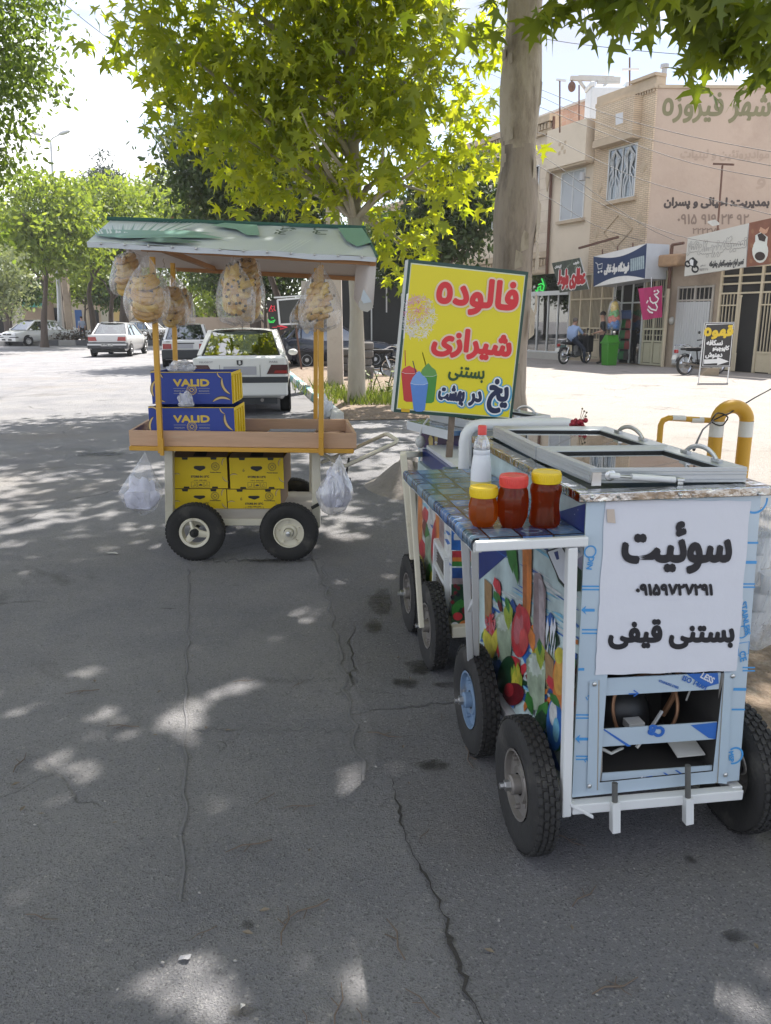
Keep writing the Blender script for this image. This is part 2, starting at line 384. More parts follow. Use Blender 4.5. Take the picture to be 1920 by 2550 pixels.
# forecourt paving to the right, beyond the planting strip
fp = MB().m(FORE); fp.poly([rd(3.9, -6, .008), rd(60, -6, .008), rd(60, 90, .008), rd(5.6, 90, .008), rd(5.6, 30, .008), rd(3.9, 7.6, .008)])
tag(fp.build('forecourt'), kind='structure')
SOIL = mat('soil', (.17, .125, .09), .95, var=.45, sc=9, bump=1., bsc=30, dirt=(.28, .24, .2), dsc=14, dth=.5)
def bed(name, outline, z=.09, amp=.03, step=.25):
 # a patch of uneven earth
 xs = [p[0] for p in outline]; ys = [p[1] for p in outline]; bmm = MB().m(SOIL)
 nx = max(2, int((max(xs) - min(xs)) / step)); ny = max(2, int((max(ys) - min(ys)) / step)); g_ = []
 for j in range(ny + 1):
  for i in range(nx + 1):
   la = min(xs) + (max(xs) - min(xs)) * i / nx; al = min(ys) + (max(ys) - min(ys)) * j / ny
   p = rd(la, al); e = min(i, nx - i, j, ny - j)
   h = z + (amp * noise.noise(Vector((la * 1.7, al * 1.7, 3))) + amp * .6 * noise.noise(Vector((la * 5, al * 5, 1))) if e > 0 else -z + .0)
   g_.append((p.x, p.y, h if e > 0 else .012))
 bmm.add(g_, [(j * (nx + 1) + i, j * (nx + 1) + i + 1, (j + 1) * (nx + 1) + i + 1, (j + 1) * (nx + 1) + i) for j in range(ny) for i in range(nx)])
 return tag(bmm.build(name, smooth=60), kind='structure')
bed('planting_bed', [(1.78, -3), (3.7, 6.9)], .1, .03, .14)
bed('planting_bed', [(1.78, 12.6), (4.6, 34)], .09, .02, .3)
# kerbs: painted stones
TEAL = mat('kerb_teal', (.10, .22, .235), .8, var=.3, sc=7, bump=.3, bsc=40, dirt=(.33, .33, .31), dsc=5, dth=.52)
WHT = mat('kerb_white', (.48, .47, .44), .8, var=.2, sc=7, bump=.3, bsc=40, dirt=(.22, .2, .19), dsc=5, dth=.56)
kb = MB()
def kerbrun(lat, a0, a1, w=.16, h=.15, seg=.9, first=0):
 a = a0; i = first
 while a < a1:
  b = min(a + seg, a1); kb.m(TEAL if i % 2 == 0 else WHT)
  p = [rd(lat, a + .006), rd(lat + w, a + .006), rd(lat + w, b - .006), rd(lat, b - .006)]
  top = [x + Vector((0, 0, h)) for x in p]; top[0] = top[0] + RN * .03; top[3] = top[3] + RN * .03
  kb.add(p + top, [(4, 5, 6, 7), (0, 1, 5, 4), (1, 2, 6, 5), (2, 3, 7, 6), (3, 0, 4, 7)]); a = b; i += 1
kerbrun(1.66, -3, 7.0); kerbrun(1.66, 12.5, 40, first=1)
tag(kb.build('kerb', bevel=.015), kind='structure')
# small earth mound where the near kerb ends
mo = MB().m(mat('mound_earth', (.19, .17, .155), .95, var=.35, sc=8, bump=1., bsc=22))
def hump(mb, c, rx, ry, h, n=22, rough=.25, seed=0.):
 vs = [Vector(c) + Vector((0, 0, h))]; fs = []; rings = 7
 for i in range(1, rings + 1):
  t = i / rings
  for k in range(n):
   a = 2 * math.pi * k / n; q = 1 + rough * noise.noise(Vector((math.cos(a) * 1.5 + seed, math.sin(a) * 1.5, t * 2)))
   vs.append(Vector(c) + Vector((rx * t * q * math.cos(a), ry * t * q * math.sin(a), h * (math.cos(t * math.pi) + 1) / 2 * q - (.03 if t == 1 else 0))))
 for k in range(n): fs.append((0, 1 + k, 1 + (k + 1) % n))
 for i in range(rings - 1):
  for k in range(n):
   a = 1 + i * n + k; b = 1 + i * n + (k + 1) % n; fs.append((a, a + n, b + n, b))
 mb.add(vs, fs)
hump(mo, rd(1.75, 7.4), .55, .75, .26)
tag(mo.build('earth_mound', smooth=60), kind='structure')
# oily stains
def stain_mat():
 m = bpy.data.materials.new('oil_stain'); m.use_nodes = True; nt = m.node_tree; N = nt.nodes; L = nt.links; b = N['Principled BSDF']; b.inputs['Base Color'].default_value = (.028, .026, .025, 1); b.inputs['Roughness'].default_value = .6
 tr = N.new('ShaderNodeBsdfTransparent'); mx = N.new('ShaderNodeMixShader'); tc = N.new('ShaderNodeTexCoord'); nz = N.new('ShaderNodeTexNoise'); nz.inputs['Scale'].default_value = 14; nz.inputs['Detail'].default_value = 9; nz.inputs['Roughness'].default_value = .75; L.new(tc.outputs['Object'], nz.inputs['Vector'])
 at_ = N.new('ShaderNodeVertexColor'); at_.layer_name = 'edge'; ad = N.new('ShaderNodeMath'); ad.operation = 'MULTIPLY_ADD'; ad.inputs[1].default_value = .55; L.new(at_.outputs['Color'], ad.inputs[0]); L.new(nz.outputs['Fac'], ad.inputs[2]); mr = N.new('ShaderNodeMapRange'); mr.inputs[1].default_value = .74; mr.inputs[2].default_value = 1.02; mr.inputs[4].default_value = .62; L.new(ad.outputs[0], mr.inputs[0]); L.new(mr.outputs[0], mx.inputs[0]); L.new(tr.outputs[0], mx.inputs[1]); L.new(b.outputs[0], mx.inputs[2]); L.new(mx.outputs[0], N['Material Output'].inputs[0]); return m
STN = stain_mat()
for k, (x, y, rx, ry) in enumerate(((950, 1500, .11, .30), (930, 1560, .07, .14), (1045, 1660, .10, .12), (1010, 1700, .09, .07), (1110, 1705, .08, .04), (1075, 1905, .09, .05), (1690, 1860, .06, .03), (690, 1395, .35, .05), (600, 2515, .05, .03), (420, 1515, .07, .012), (1830, 2330, .05, .03), (620, 2300, .03, .03), (250, 1130, .5, .25), (1720, 2140, .03, .03))):
 c = gnd(x, y, .0095); n = 18; vs = [c];
 for rg in (.55, 1.):
  for i in range(n): a = 2 * math.pi * i / n; q = rg * (1 + .35 * noise.noise(Vector((math.cos(a) * 1.3 + k, math.sin(a) * 1.3, k)))); vs.append(c + Vector((rx * q * math.cos(a), ry * q * math.sin(a), 0)))
 fs = [(0, 1 + i, 1 + (i + 1) % n) for i in range(n)] + [(1 + i, 1 + n + i, 1 + n + (i + 1) % n, 1 + (i + 1) % n) for i in range(n)]
 o = MB().m(STN).add(vs, fs).build('road_stain'); tag(o, kind='structure'); ca = o.data.color_attributes.new('edge', 'FLOAT_COLOR', 'POINT')
 for i in range(len(vs)): e = 1. if i == 0 else (.75 if i <= n else 0.); ca.data[i].color = (e, e, e, 1)
# ---------------------------------------------------------------- wheels
TYRE = mat('tyre_rubber', (.022, .021, .021), .82, var=.35, sc=10, bump=.15, bsc=80, dirt=(.085, .078, .07), dsc=6, dth=.56)
STEELD = mat('dusty_steel', (.25, .23, .215), .55, metal=.5, var=.3, sc=12, dirt=(.12, .105, .09), dsc=9, dth=.5)
STEEL = mat('steel', (.55, .55, .55), .3, metal=.9, var=.1)
WPAINT = mat('white_paint', (.62, .63, .64), .4, var=.06, sc=5, dirt=(.33, .3, .26), dsc=7, dth=.64)
CREAM = mat('cream_paint', (.62, .58, .47), .45, var=.08, sc=6, dirt=(.3, .24, .17), dsc=8, dth=.6)
BLUEP = mat('rim_blue', (.16, .24, .36), .5, var=.3, sc=12, dirt=(.2, .18, .16), dsc=12, dth=.5)
BLACK = mat('black', (.012, .012, .012), .6, var=.2)
def tyre_mb(Rr, W, blocks=44, rows=4, rin=.52, M=None, mold=None):
 mb = MB().m(TYRE); h = W / 2; ri = Rr * rin
 prof = [(ri, -h * .62), (ri + .01, -h * .8), (Rr * .78, -h), (Rr * .90, -h * .96), (Rr * .965, -h * .78), (Rr * .985, -h * .4), (Rr * .99, 0), (Rr * .985, h * .4), (Rr * .965, h * .78), (Rr * .90, h * .96), (Rr * .78, h), (ri + .01, h * .8), (ri, h * .62), (ri, -h * .62)]
 mb.lathe(prof, (0, 0, 0), 'x', 40)
 for j in range(rows):
  x = (-1 + 2 * (j + .5) / rows) * h * .84; bw = h * 2 * .84 / rows * .80
  rr = Rr * (.99 - .03 * abs(x / h) ** 3)
  for k in range(blocks):
   a = 2 * math.pi * (k + (.5 if j % 2 else 0)) / blocks; bl = 2 * math.pi * rr / blocks * .40
   t = Vector((0, -math.sin(a), math.cos(a))); n = Vector((0, math.cos(a), math.sin(a))); n = (n + Vector((.25 * (x / h) ** 3, 0, 0))).normalized()
   c = Vector((x, rr * math.cos(a), rr * math.sin(a)))
   X = Vector((1, 0, 0))
   pts = [(-.5, -.6), (.5, -.6), (.62, 0), (.5, .6), (-.5, .6), (-.62, 0)]    # six-sided tread block
   lo = [c + X * (p[0] * bw * .9) + t * (p[1] * 2 * bl * .8) - n * .002 for p in pts]
   hi = [c + X * (p[0] * bw * .80) + t * (p[1] * 2 * bl * .7) + n * .0055 for p in pts]
   mb.add(lo + hi, [(6, 7, 8, 9, 10, 11)] + [(i, (i + 1) % 6, (i + 1) % 6 + 6, i + 6) for i in range(6)])
 return mb
def cart_wheel(parent, loc, side, Rr=.2, W=.080, rim=STEELD, style='disc', protos={}):
 # side -1: hub faces -x
 key = (Rr, W)
 if key not in protos:
  protos[key] = tyre_mb(Rr, W).build('wheel', parent, smooth=35); o = protos[key]
 else:
  o = protos[key].copy(); COL.objects.link(o); o.parent = parent
 o.location = loc; o.rotation_euler = (rng.uniform(0, 6), 0, 0)
 s = side; mb = MB().m(rim); rp = Rr * .53; d = s * W * .30
 if style == 'disc':
  mb.lathe([(rp, s * W * .40), (rp * .93, s * W * .40), (rp * .90, d * .6), (rp * .55, d * .5), (rp * .5, d * .9), (.034, d * .9)], (0, 0, 0), 'x', 32)
  for k in range(5):
   a = 2 * math.pi * k / 5; mb.lathe([(0, d * .6 + s * .014), (.008, d * .6 + s * .013), (.009, d * .4)], (0, rp * .72 * math.cos(a), rp * .72 * math.sin(a)), 'x', 6)
 else:
  mb.lathe([(rp, s * W * .40), (rp * .97, s * W * .44), (rp * .82, s * W * .40), (rp * .80, d * .4), (rp * .80, -d)], (0, 0, 0), 'x', 32)
  for k in range(3):
   a = 2 * math.pi * k / 3 + .5; p = Vector((d * .9, rp * .25 * math.cos(a), rp * .25 * math.sin(a))); q = Vector((d * .5, rp * .84 * math.cos(a), rp * .84 * math.sin(a)))
   mb.tube([p, q], [.028, .02], 8, flat=.6)
  mb.lathe([(0, d), (rp * .34, d), (rp * .36, d * .5)], (0, 0, 0), 'x', 20)
 r_ = mb.build('rim', o, smooth=35); r_.rotation_euler = (.3, 0, 0)
 hb = MB().m(STEEL if style == 'disc' else BLACK)
 x0 = d * .5; x1 = s * (W * .5 + .03)
 hb.m(rim if style == 'disc' else BLACK).lathe([(.03, x0), (.03, x1 - s * .025), (.026, x1 - s * .02), (0, x1 - s * .02)], (0, 0, 0), 'x', 16)
 hb.m(STEEL if style == 'disc' else BLACK).lathe([(.017, x1 - s * .02), (.017, x1 - s * .004), (.010, x1 - s * .002), (.010, x1 + s * .012), (0, x1 + s * .012)], (0, 0, 0), 'x', 6)
 hb.build('hub', o, smooth=35)
 return o
# ---------------------------------------------------------------- front ice cream cart
YAW = R(9.5); O1 = Vector((.532, 2.03, 0))
M1 = Matrix.Translation(O1) @ Matrix.Rotation(YAW, 4, 'Z'); M1i = M1.inverted()
NF = (M1.to_3x3() @ Vector((0, -1, 0))); NSD = (M1.to_3x3() @ Vector((-1, 0, 0)))
def F1(x, y, off=0.): p = M1i @ onp(x, y, O1 + NF * off, NF); return Vector((p.x, -off, p.z))
def S1(x, y, off=0.): p = M1i @ onp(x, y, O1 + NSD * off, NSD); return Vector((-off, p.y, p.z))
FILM = mat('protective_film', (.43, .52, .61), .28, metal=.15, var=.08, sc=4, bump=.06, bsc=8, coat=.2)
FBLUE = mat('film_blue', (.03, .12, .42), .35, var=.1); FLBLUE = mat('film_light_blue', (.06, .27, .58), .35, var=.1)
INOX = mat('stainless_steel', (.50, .50, .50), .10, metal=1., var=.06, sc=5, bump=.7, bsc=11)
ALU = mat('aluminium', (.50, .52, .54), .34, metal=.55, var=.05, sc=8)
PAPER = mat('paper', (.58, .59, .65), .75, var=.03, sc=6, bump=.12, bsc=16)
INK = mat('ink', (.010, .010, .016), .5, var=.1)
NAVY = mat('print_navy', (.018, .035, .17), .3, var=.35, sc=6)
def pr(name, col, **k): return mat('print_' + name, col, .3, **{**dict(var=.95, sc=16), **k})
cart = thing('ice_cream_cart', 'front ice cream cart in blue steel film with white Persian poster and fruit print side', 'ice cream cart', O1, YAW, 'ice cream carts parked along the kerb')
LEN = 1.02
b = MB().m(FILM)      # body: slightly wider at the foot, the front lower half open
zt, zb = 1.13, .245; xl, xr = (.012, 0.), (.545, .508)   # bottom / top
def bx_(t, x): return None
def bodyx(s, z): k = (z - zb) / (zt - zb); p = xl if s == 0 else xr; return p[0] + (p[1] - p[0]) * k
zo0, zo1 = .285, .64; xo0, xo1 = .095, .455
fr = lambda x, z: Vector((x, 0, z))
o_ = [fr(bodyx(0, zb), zb), fr(bodyx(1, zb), zb), fr(bodyx(1, zt), zt), fr(bodyx(0, zt), zt)]
i_ = [fr(xo0, zo0), fr(xo1, zo0), fr(xo1, zo1), fr(xo0, zo1)]
b.add(o_ + i_, [(0, 1, 5, 4), (1, 2, 6, 5), (2, 3, 7, 6), (3, 0, 4, 7)])
bk = [p + Vector((0, LEN, 0)) for p in o_]
b.add(o_ + bk, [(1, 2, 6, 5), (4, 5, 6, 7)])
b.m(pr('base', (.42, .52, .66), sc=5)).add(o_ + bk, [(3, 0, 4, 7)])
b.m(mat('machine_dark', (.03, .028, .027), .9, var=.3))
ib = [p + Vector((0, .32, 0)) for p in i_]
b.add(i_ + ib, [(0, 1, 5, 4), (1, 2, 6, 5), (2, 3, 7, 6), (3, 0, 4, 7), (4, 5, 6, 7)])
body = b.build('body', cart)
# rim of polished steel
rm = MB().m(INOX)
x0, x1, y0, y1 = -.026, .534, -.014, LEN + .014
for q in ((x0, x1, y0, y0 + .05), (x0, x1, y1 - .05, y1), (x0, x0 + .05, y0 + .05, y1 - .05), (x1 - .05, x1, y0 + .05, y1 - .05)): rm.b2(*q, 1.131, 1.157)
rm.b2(x0 + .05, x1 - .05, .49, .53, 1.131, 1.156)
rmo = rm.build('rim_trim', cart, bevel=.003)
for x, y in ((1475, 1239), (1695, 1232), (1893, 1230)): MB().m(STEEL).ball(F1(x, y, .016), .006, 8, 6).build('screw', rmo, smooth=60)
tub = MB().m(mat('freezer_liner', (.30, .32, .33), .4, var=.2)); tub.b2(.03, .475, .05, LEN - .05, 1.0, 1.005)
tub.build('freezer_tub', cart)
LGL = glass('lid_glass', (.75, .8, .82), .28, .35)
def lid(parent, cs, z0=1.158, h=.044, wd=.042, handle=True):
 cs = [Vector((c[0], c[1], 0)) for c in cs]; ctr = sum(cs, Vector()) / 4
 mb = MB().m(ALU); inn = []
 for c in cs:
  d = ctr - c; inn.append(c + Vector((math.copysign(wd, d.x), math.copysign(wd, d.y), 0)))
 for k in range(4):
  a, b_, ib_, ia = cs[k], cs[(k + 1) % 4], inn[(k + 1) % 4], inn[k]
  e = Vector((0, 0, z0)); t = Vector((0, 0, z0 + h)); sl = Vector((0, 0, -.008))
  mb.add([a + e, b_ + e, ib_ + e, ia + e, a + t, b_ + t, ib_ + t + sl, ia + t + sl], [(0, 1, 5, 4), (4, 5, 6, 7), (2, 3, 7, 6), (3, 2, 1, 0), (0, 4, 7, 3), (1, 2, 6, 5)])
  n = (b_ - a).cross(Vector((0, 0, 1))).normalized()
  for zz in (.010, .024, .034):     # ribs of the extruded profile
   p = a + n * .001 + Vector((0, 0, z0 + zz)); q = b_ + n * .001 + Vector((0, 0, z0 + zz)); mb.tube([p, q], .0022, 4)
 o = mb.build('lid', parent, bevel=.002)
 g_ = MB().m(LGL); zz = z0 + h - .018; g_.add([p + Vector((0, 0, zz)) for p in inn], [(0, 1, 2, 3)]); g_.build('glass', o)
 gk = MB().m(BLACK)
 for k in range(4): gk.tube([inn[k] + Vector((0, 0, zz + .003)), inn[(k + 1) % 4] + Vector((0, 0, zz + .003))], .005, 4)
 gk.build('gasket', o)
 if handle:
  hm = MB().m(STEEL); a = cs[1].lerp(cs[2], .28) + Vector((-.02, 0, z0 + h)); c = cs[1].lerp(cs[2], .68) + Vector((-.02, 0, z0 + h))
  pts = [a.lerp(c, t) + Vector((0, 0, .028 * math.sin(math.pi * t) ** .7)) for t in [i / 10 for i in range(11)]]
  hm.tube(pts, .008, 6, flat=.5); hm.box(a, (.014, .04, .008)); hm.box(c, (.014, .04, .008)); hm.build('handle', o, smooth=50)
 return o
lid1 = lid(cart, [(.050, .100), (.487, .042), (.472, .442), (.034, .480)])
lid2 = lid(cart, [(.033, .488), (.471, .450), (.470, .915), (.046, .99)])
# gas strut on the front of the lid
gs = MB(); P = lambda x, y: F1(x, y, -.052)
gs.m(mat('white_plastic', (.62, .63, .64), .4, var=.05)).tube([P(1572, 1188), P(1680, 1195)], .0095, 12); gs.tube([P(1516, 1184), P(1541, 1186)], .009, 10)
gs.m(STEEL).tube([P(1541, 1186), P(1572, 1188)], .0035, 8)
gs.ball(P(1520, 1184), (.016, .004, .016), 12, 6); gs.tube([P(1684, 1195), P(1702, 1196)], .007, 8); gs.box(P(1692, 1203), (.016, .012, .026)); gs.box(P(1485, 1193), (.026, .006, .036))
gs.build('gas_strut', cart, smooth=50)
# poster on the front
po = MB().m(PAPER)
def grid4(mb, a, b_, c, d, nx, ny, fn):
 vs = []
 for j in range(ny + 1):
  for i in range(nx + 1):
   s, t = i / nx, j / ny; p = a.lerp(b_, s).lerp(d.lerp(c, s), t); vs.append(p + fn(s, t))
 mb.add(vs, [(j * (nx + 1) + i, j * (nx + 1) + i + 1, (j + 1) * (nx + 1) + i + 1, (j + 1) * (nx + 1) + i) for j in range(ny) for i in range(nx)])
a, b_, c, d = F1(1481, 1679), F1(1832, 1668), F1(1869, 1247), F1(1507, 1244)
wav = lambda s, t: Vector((.0015 * math.sin(t * 20), -.0015 - .0012 * (.5 + .5 * noise.noise(Vector((s * 5, t * 6, 2)))), .0012 * math.sin(s * 25)))
grid4(po, a, b_, c, d, 24, 28, wav)
poster = po.build('poster', cart, smooth=60)
po2 = MB().m(PAPER); wav2 = lambda s, t: wav(s, t) + Vector((0, -.0012, 0))
grid4(po2, F1(1481, 1680), F1(1832, 1669), F1(1849, 1492), F1(1492, 1496), 20, 12, wav2)
po2.build('lower_sheet', poster, smooth=60)
ti = MB().m(INK); U1 = Vector((1, 0, 0)); V1 = Vector((0, 0, 1))
def fit(s, l, r, t, bt, bold, lift=.0045, mb=None, Fn=F1):
 p = Fn((l + r) / 2, (t + bt) / 2); wv = (Fn(r, (t + bt) / 2) - Fn(l, (t + bt) / 2)); hv = Fn((l + r) / 2, t) - Fn((l + r) / 2, bt)
 letters(mb, s, p, wv, hv, wv.length, hv.length, bold, lift)
fit('سوئیت', 1552, 1818, 1302, 1424, .0058, mb=ti)
fit('۰۹۱۵۹۷۲۷۲۹۱', 1584, 1772, 1454, 1480, .0028, mb=ti)
fit('بستنی قیفی', 1518, 1826, 1544, 1612, .0045, mb=ti)
ti.build('lettering', poster)
tp = MB().m(mat('old_tape', (.50, .42, .36), .6, var=.2)); tp.poly([F1(1511, 1268, .006), F1(1530, 1268, .006), F1(1533, 1303, .006), F1(1513, 1301, .006)]); tp.build('tape', poster)
# film print: stripes, letters, marks
fm = MB().m(FLBLUE)
def stripe(px0, px1, y, w=6, Fn=F1, off=.0012, m_=FLBLUE):
 fm.m(m_); a, c = Fn(px0, y, off), Fn(px1, y + .006 * (px1 - px0), off); d = Vector((0, 0, w * .0011)); fm.poly([a, c, c + d, a + d])
for y in (1462, 1470, 1570, 1579): stripe(1449, 1492, y, 4)
for y in (1670,): stripe(1440, 1455, y, 7)
for y in (1782, 1790, 1885, 1893): stripe(1434, 1468, y, 4)
for y in (1354,): stripe(1858, 1888, y, 5)
for y in (1404,): stripe(1853, 1884, y, 8)
for y in (1456, 1464, 1664, 1672): stripe(1849, 1880, y, 4)
for y in (1720,): stripe(1826, 1858, y, 8)
for y in (1769,): stripe(1822, 1855, y, 5)
def arrow(px, py, s=1.):
 pts = [(0, 0), (13, -11), (10, -3), (34, -3), (34, 4), (10, 4), (13, 12)]; fm.m(FLBLUE).poly([F1(px + x * s, py + y * s, .0012) for x, y in pts])
arrow(1447, 1519); arrow(1432, 1840)
ffit = lambda s, l, r, t, bt, bold=.0008, m_=FLBLUE: (fm.m(m_), fit(s, l, r, t, bt, bold, .0014, fm))
def rot_letters(s, px, py, w, ang, m_=FLBLUE, bold=.001, off=.0014, h=None):
 fm.m(m_); u = Vector((math.cos(ang), 0, math.sin(ang))); v = Vector((-math.sin(ang), 0, math.cos(ang))); letters(fm, s, F1(px, py, off), u, v, w, h, bold)
rot_letters('STAINLESS', 1857, 1540, .105, R(-76)); rot_letters('DIN', 1470, 1402, .035, R(-100)); rot_letters('MSP', 1821, 1884, .035, R(-80), bold=.001)
rot_letters('CE', 1850, 1634, .032, R(-75), bold=.001)
rot_letters('133', 1468, 1735, .02, R(30), bold=.0006); rot_letters('133', 1463, 1890, .02, R(30), bold=.0006)
def ring(px, py, r, w, m_=FLBLUE, a0=0, a1=2 * math.pi, n=20):
 fm.m(m_); c = F1(px, py, .0013); pts = [c + Vector((r * math.cos(a0 + (a1 - a0) * i / n), 0, r * math.sin(a0 + (a1 - a0) * i / n))) for i in range(n + 1)]; stroke(fm, pts, w, (0, -1, 0), 0)
ring(1829, 1882, .026, .006, a0=-1.9, a1=2.2); ring(1470, 1374, .016, .004); ring(1848, 1574, .018, .004); ring(1882, 1247, .034, .006, a0=-2.6, a1=.2)
for q in ((1840, 1598, 1866, 1628),):
 pts = [F1(q[0], q[1] + 4, .0013), F1(q[2], q[1], .0013), F1(q[2] - 2, q[3], .0013), F1(q[0] - 2, q[3] + 4, .0013), F1(q[0], q[1] + 4, .0013)]; fm.m(FLBLUE); stroke(fm, pts, .0025, (0, -1, 0))
fm.build('film_print', body)
# angle strips and slats of the open grille
gr = MB().m(FILM)
gr.poly([F1(1468, 1697, .004), F1(1490, 1694, .004), F1(1486, 1968, .004), F1(1462, 1971, .004)]); gr.poly([F1(1804, 1676, .004), F1(1824, 1674, .004), F1(1810, 1952, .004), F1(1788, 1950, .004)])
gr.m(mat('grille_edge', (.36, .34, .31), .5, metal=.4, var=.2)); gr.poly([F1(1490, 1694, .004), F1(1503, 1692, -.012), F1(1499, 1966, -.012), F1(1486, 1968, .004)]); gr.poly([F1(1793, 1676, -.012), F1(1804, 1676, .004), F1(1788, 1950, .004), F1(1776, 1951, -.012)])
for (yl0, yr0, yl1, yr1) in ((1690, 1675, 1733, 1716), (1816, 1797, 1860, 1840), (1926, 1905, 1970, 1950)):
 gr.m(FILM); a, b2_, c, d = F1(1500, yl0, -.006), F1(1796, yr0, -.006), F1(1790, yr1, -.006), F1(1495, yl1, -.006); gr.prism([a, b2_, c, d], (0, .004, 0))
gro = gr.build('grille', cart)
fm = MB()
def slant(pts, m_=FBLUE, off=-.0045): fm.m(m_).poly([F1(x, y, off) for x, y in pts])
slant([(1710, 1678), (1788, 1676), (1790, 1702), (1756, 1712)]); slant([(1720, 1806), (1793, 1798), (1790, 1842), (1765, 1838)])
slant([(1568, 1940), (1624, 1932), (1662, 1957), (1594, 1963)]); slant([(1500, 1816), (1506, 1816), (1572, 1858), (1562, 1859)])
slant([(1650, 1924), (1656, 1924), (1706, 1954), (1698, 1955)]); slant([(1680, 1918), (1686, 1918), (1738, 1950), (1730, 1951)])
rot_letters('LESS', 1762, 1688, .045, R(-30), PAPER, .001, -.004); rot_letters('ISO 14001', 1730, 1700, .085, R(-26), FBLUE, .0007, -.0042); rot_letters('STAINLESS STEEL', 1666, 1704, .07, R(-24), FBLUE, .0003, -.0043)
rot_letters('CB', 1634, 1820, .05, R(160), FBLUE, .003, -.0042); rot_letters('IS M', 1612, 1946, .05, R(-22), PAPER, .0012, -.004)
fm.m(FBLUE); stroke(fm, [F1(1566, 1728, -.0042), F1(1588, 1727, -.0042)], .004, (0, -1, 0)); stroke(fm, [F1(1578, 1719, -.0042), F1(1590, 1727, -.0042), F1(1578, 1734, -.0042)], .004, (0, -1, 0))
fm.build('film_print', gro)
for x, y in ((1481, 1704), (1468, 1958), (1825, 1684), (1807, 1930)): MB().m(STEEL).ball(F1(x, y, .006), (.007, .004, .007), 8, 6).build('screw', gro, smooth=60)
# machine inside: coil of copper tube, cables, compressor
ci = MB().m(mat('copper_tube', (.30, .16, .09), .4, metal=.4, var=.2))
cc = Vector((.275, .10, .46)); ci.tube([cc + Vector((.105 * math.cos(t), .01 * math.sin(3 * t), .115 * math.sin(t))) for t in [2 * math.pi * i / 40 for i in range(41)]], .0055, 6, cap=False)
ci.tube([(.375, .12, .63), (.372, .1, .56), (.378, .12, .48), (.365, .15, .40)], .009, 6)
ci.m(mat('cable_white', (.5, .5, .48), .5)).tube([(.33, .09, .62), (.335, .08, .57), (.35, .1, .53)], .005, 6); ci.tube([(.235, .06, .35), (.265, .07, .38), (.30, .08, .42), (.33, .1, .44)], .006, 6); ci.tube([(.12, .06, .36), (.15, .05, .345), (.18, .06, .35), (.2, .08, .34)], .005, 6)
ci.tube([(.42, .1, .6), (.425, .1, .53), (.42, .12, .46)], .003, 6)
ci.m(mat('cable_yellow', (.5, .4, .04), .5)).tube([(.235, .05, .385), (.255, .05, .405)], .007, 6)
ci.m(mat('label_white', (.5, .5, .48), .6)).box((.225, .07, .425), (.05, .04, .022)); ci.box((.40, .08, .335), (.09, .1, .004), Matrix.Rotation(.25, 3, 'X'))
ci.build('machinery', cart, smooth=50)
cp = MB().m(mat('compressor', (.018, .018, .018), .45, var=.2)); cp.ball((.24, .2, .39), (.1, .09, .11), 20, 12); cp.build('compressor', cart, smooth=60)
# chassis of white square tube
ch = MB().m(WPAINT)
ch.bar((.005, -.012, .222), (.545, -.012, .212), .032); ch.bar((-.0, -.012, .222), (0, LEN, .222), .034); ch.bar((.535, -.012, .215), (.535, LEN, .22), .034); ch.bar((0, LEN, .222), (.535, LEN, .222), .03)
ch.prism([(-.005, -.03, .235), (.07, -.03, .185), (.07, .004, .185), (-.005, .004, .235)], (0, 0, .012))
cho = ch.build('chassis', cart, bevel=.003)
for px, yt, ym, yb in ((1531, 1950, 1996, 2069), (1713, 1906, 1985, 2048)):
 pg = MB(); pg.m(WPAINT).bar(F1(px, ym, .035), F1(px, yb, .035), .024); pg.m(mat('peg_steel', (.16, .16, .155), .5, metal=.5, var=.2)).tube([F1(px, yt, .035), F1(px, ym + 8, .035)], .0085, 10); pg.build('tow_peg', cho)
for y in (.155, .72):
 ax = MB().m(STEELD); ax.tube([(-.06, y, .2), (.6, y, .2)], .014, 8); ax.build('axle', cart)
cart_wheel(cart, (-.076, .150, .205), -1, .205); cart_wheel(cart, (-.074, .715, .205), -1, .205, rim=BLUEP); cart_wheel(cart, (.625, .14, .205), 1, .205); cart_wheel(cart, (.625, .715, .205), 1, .205)
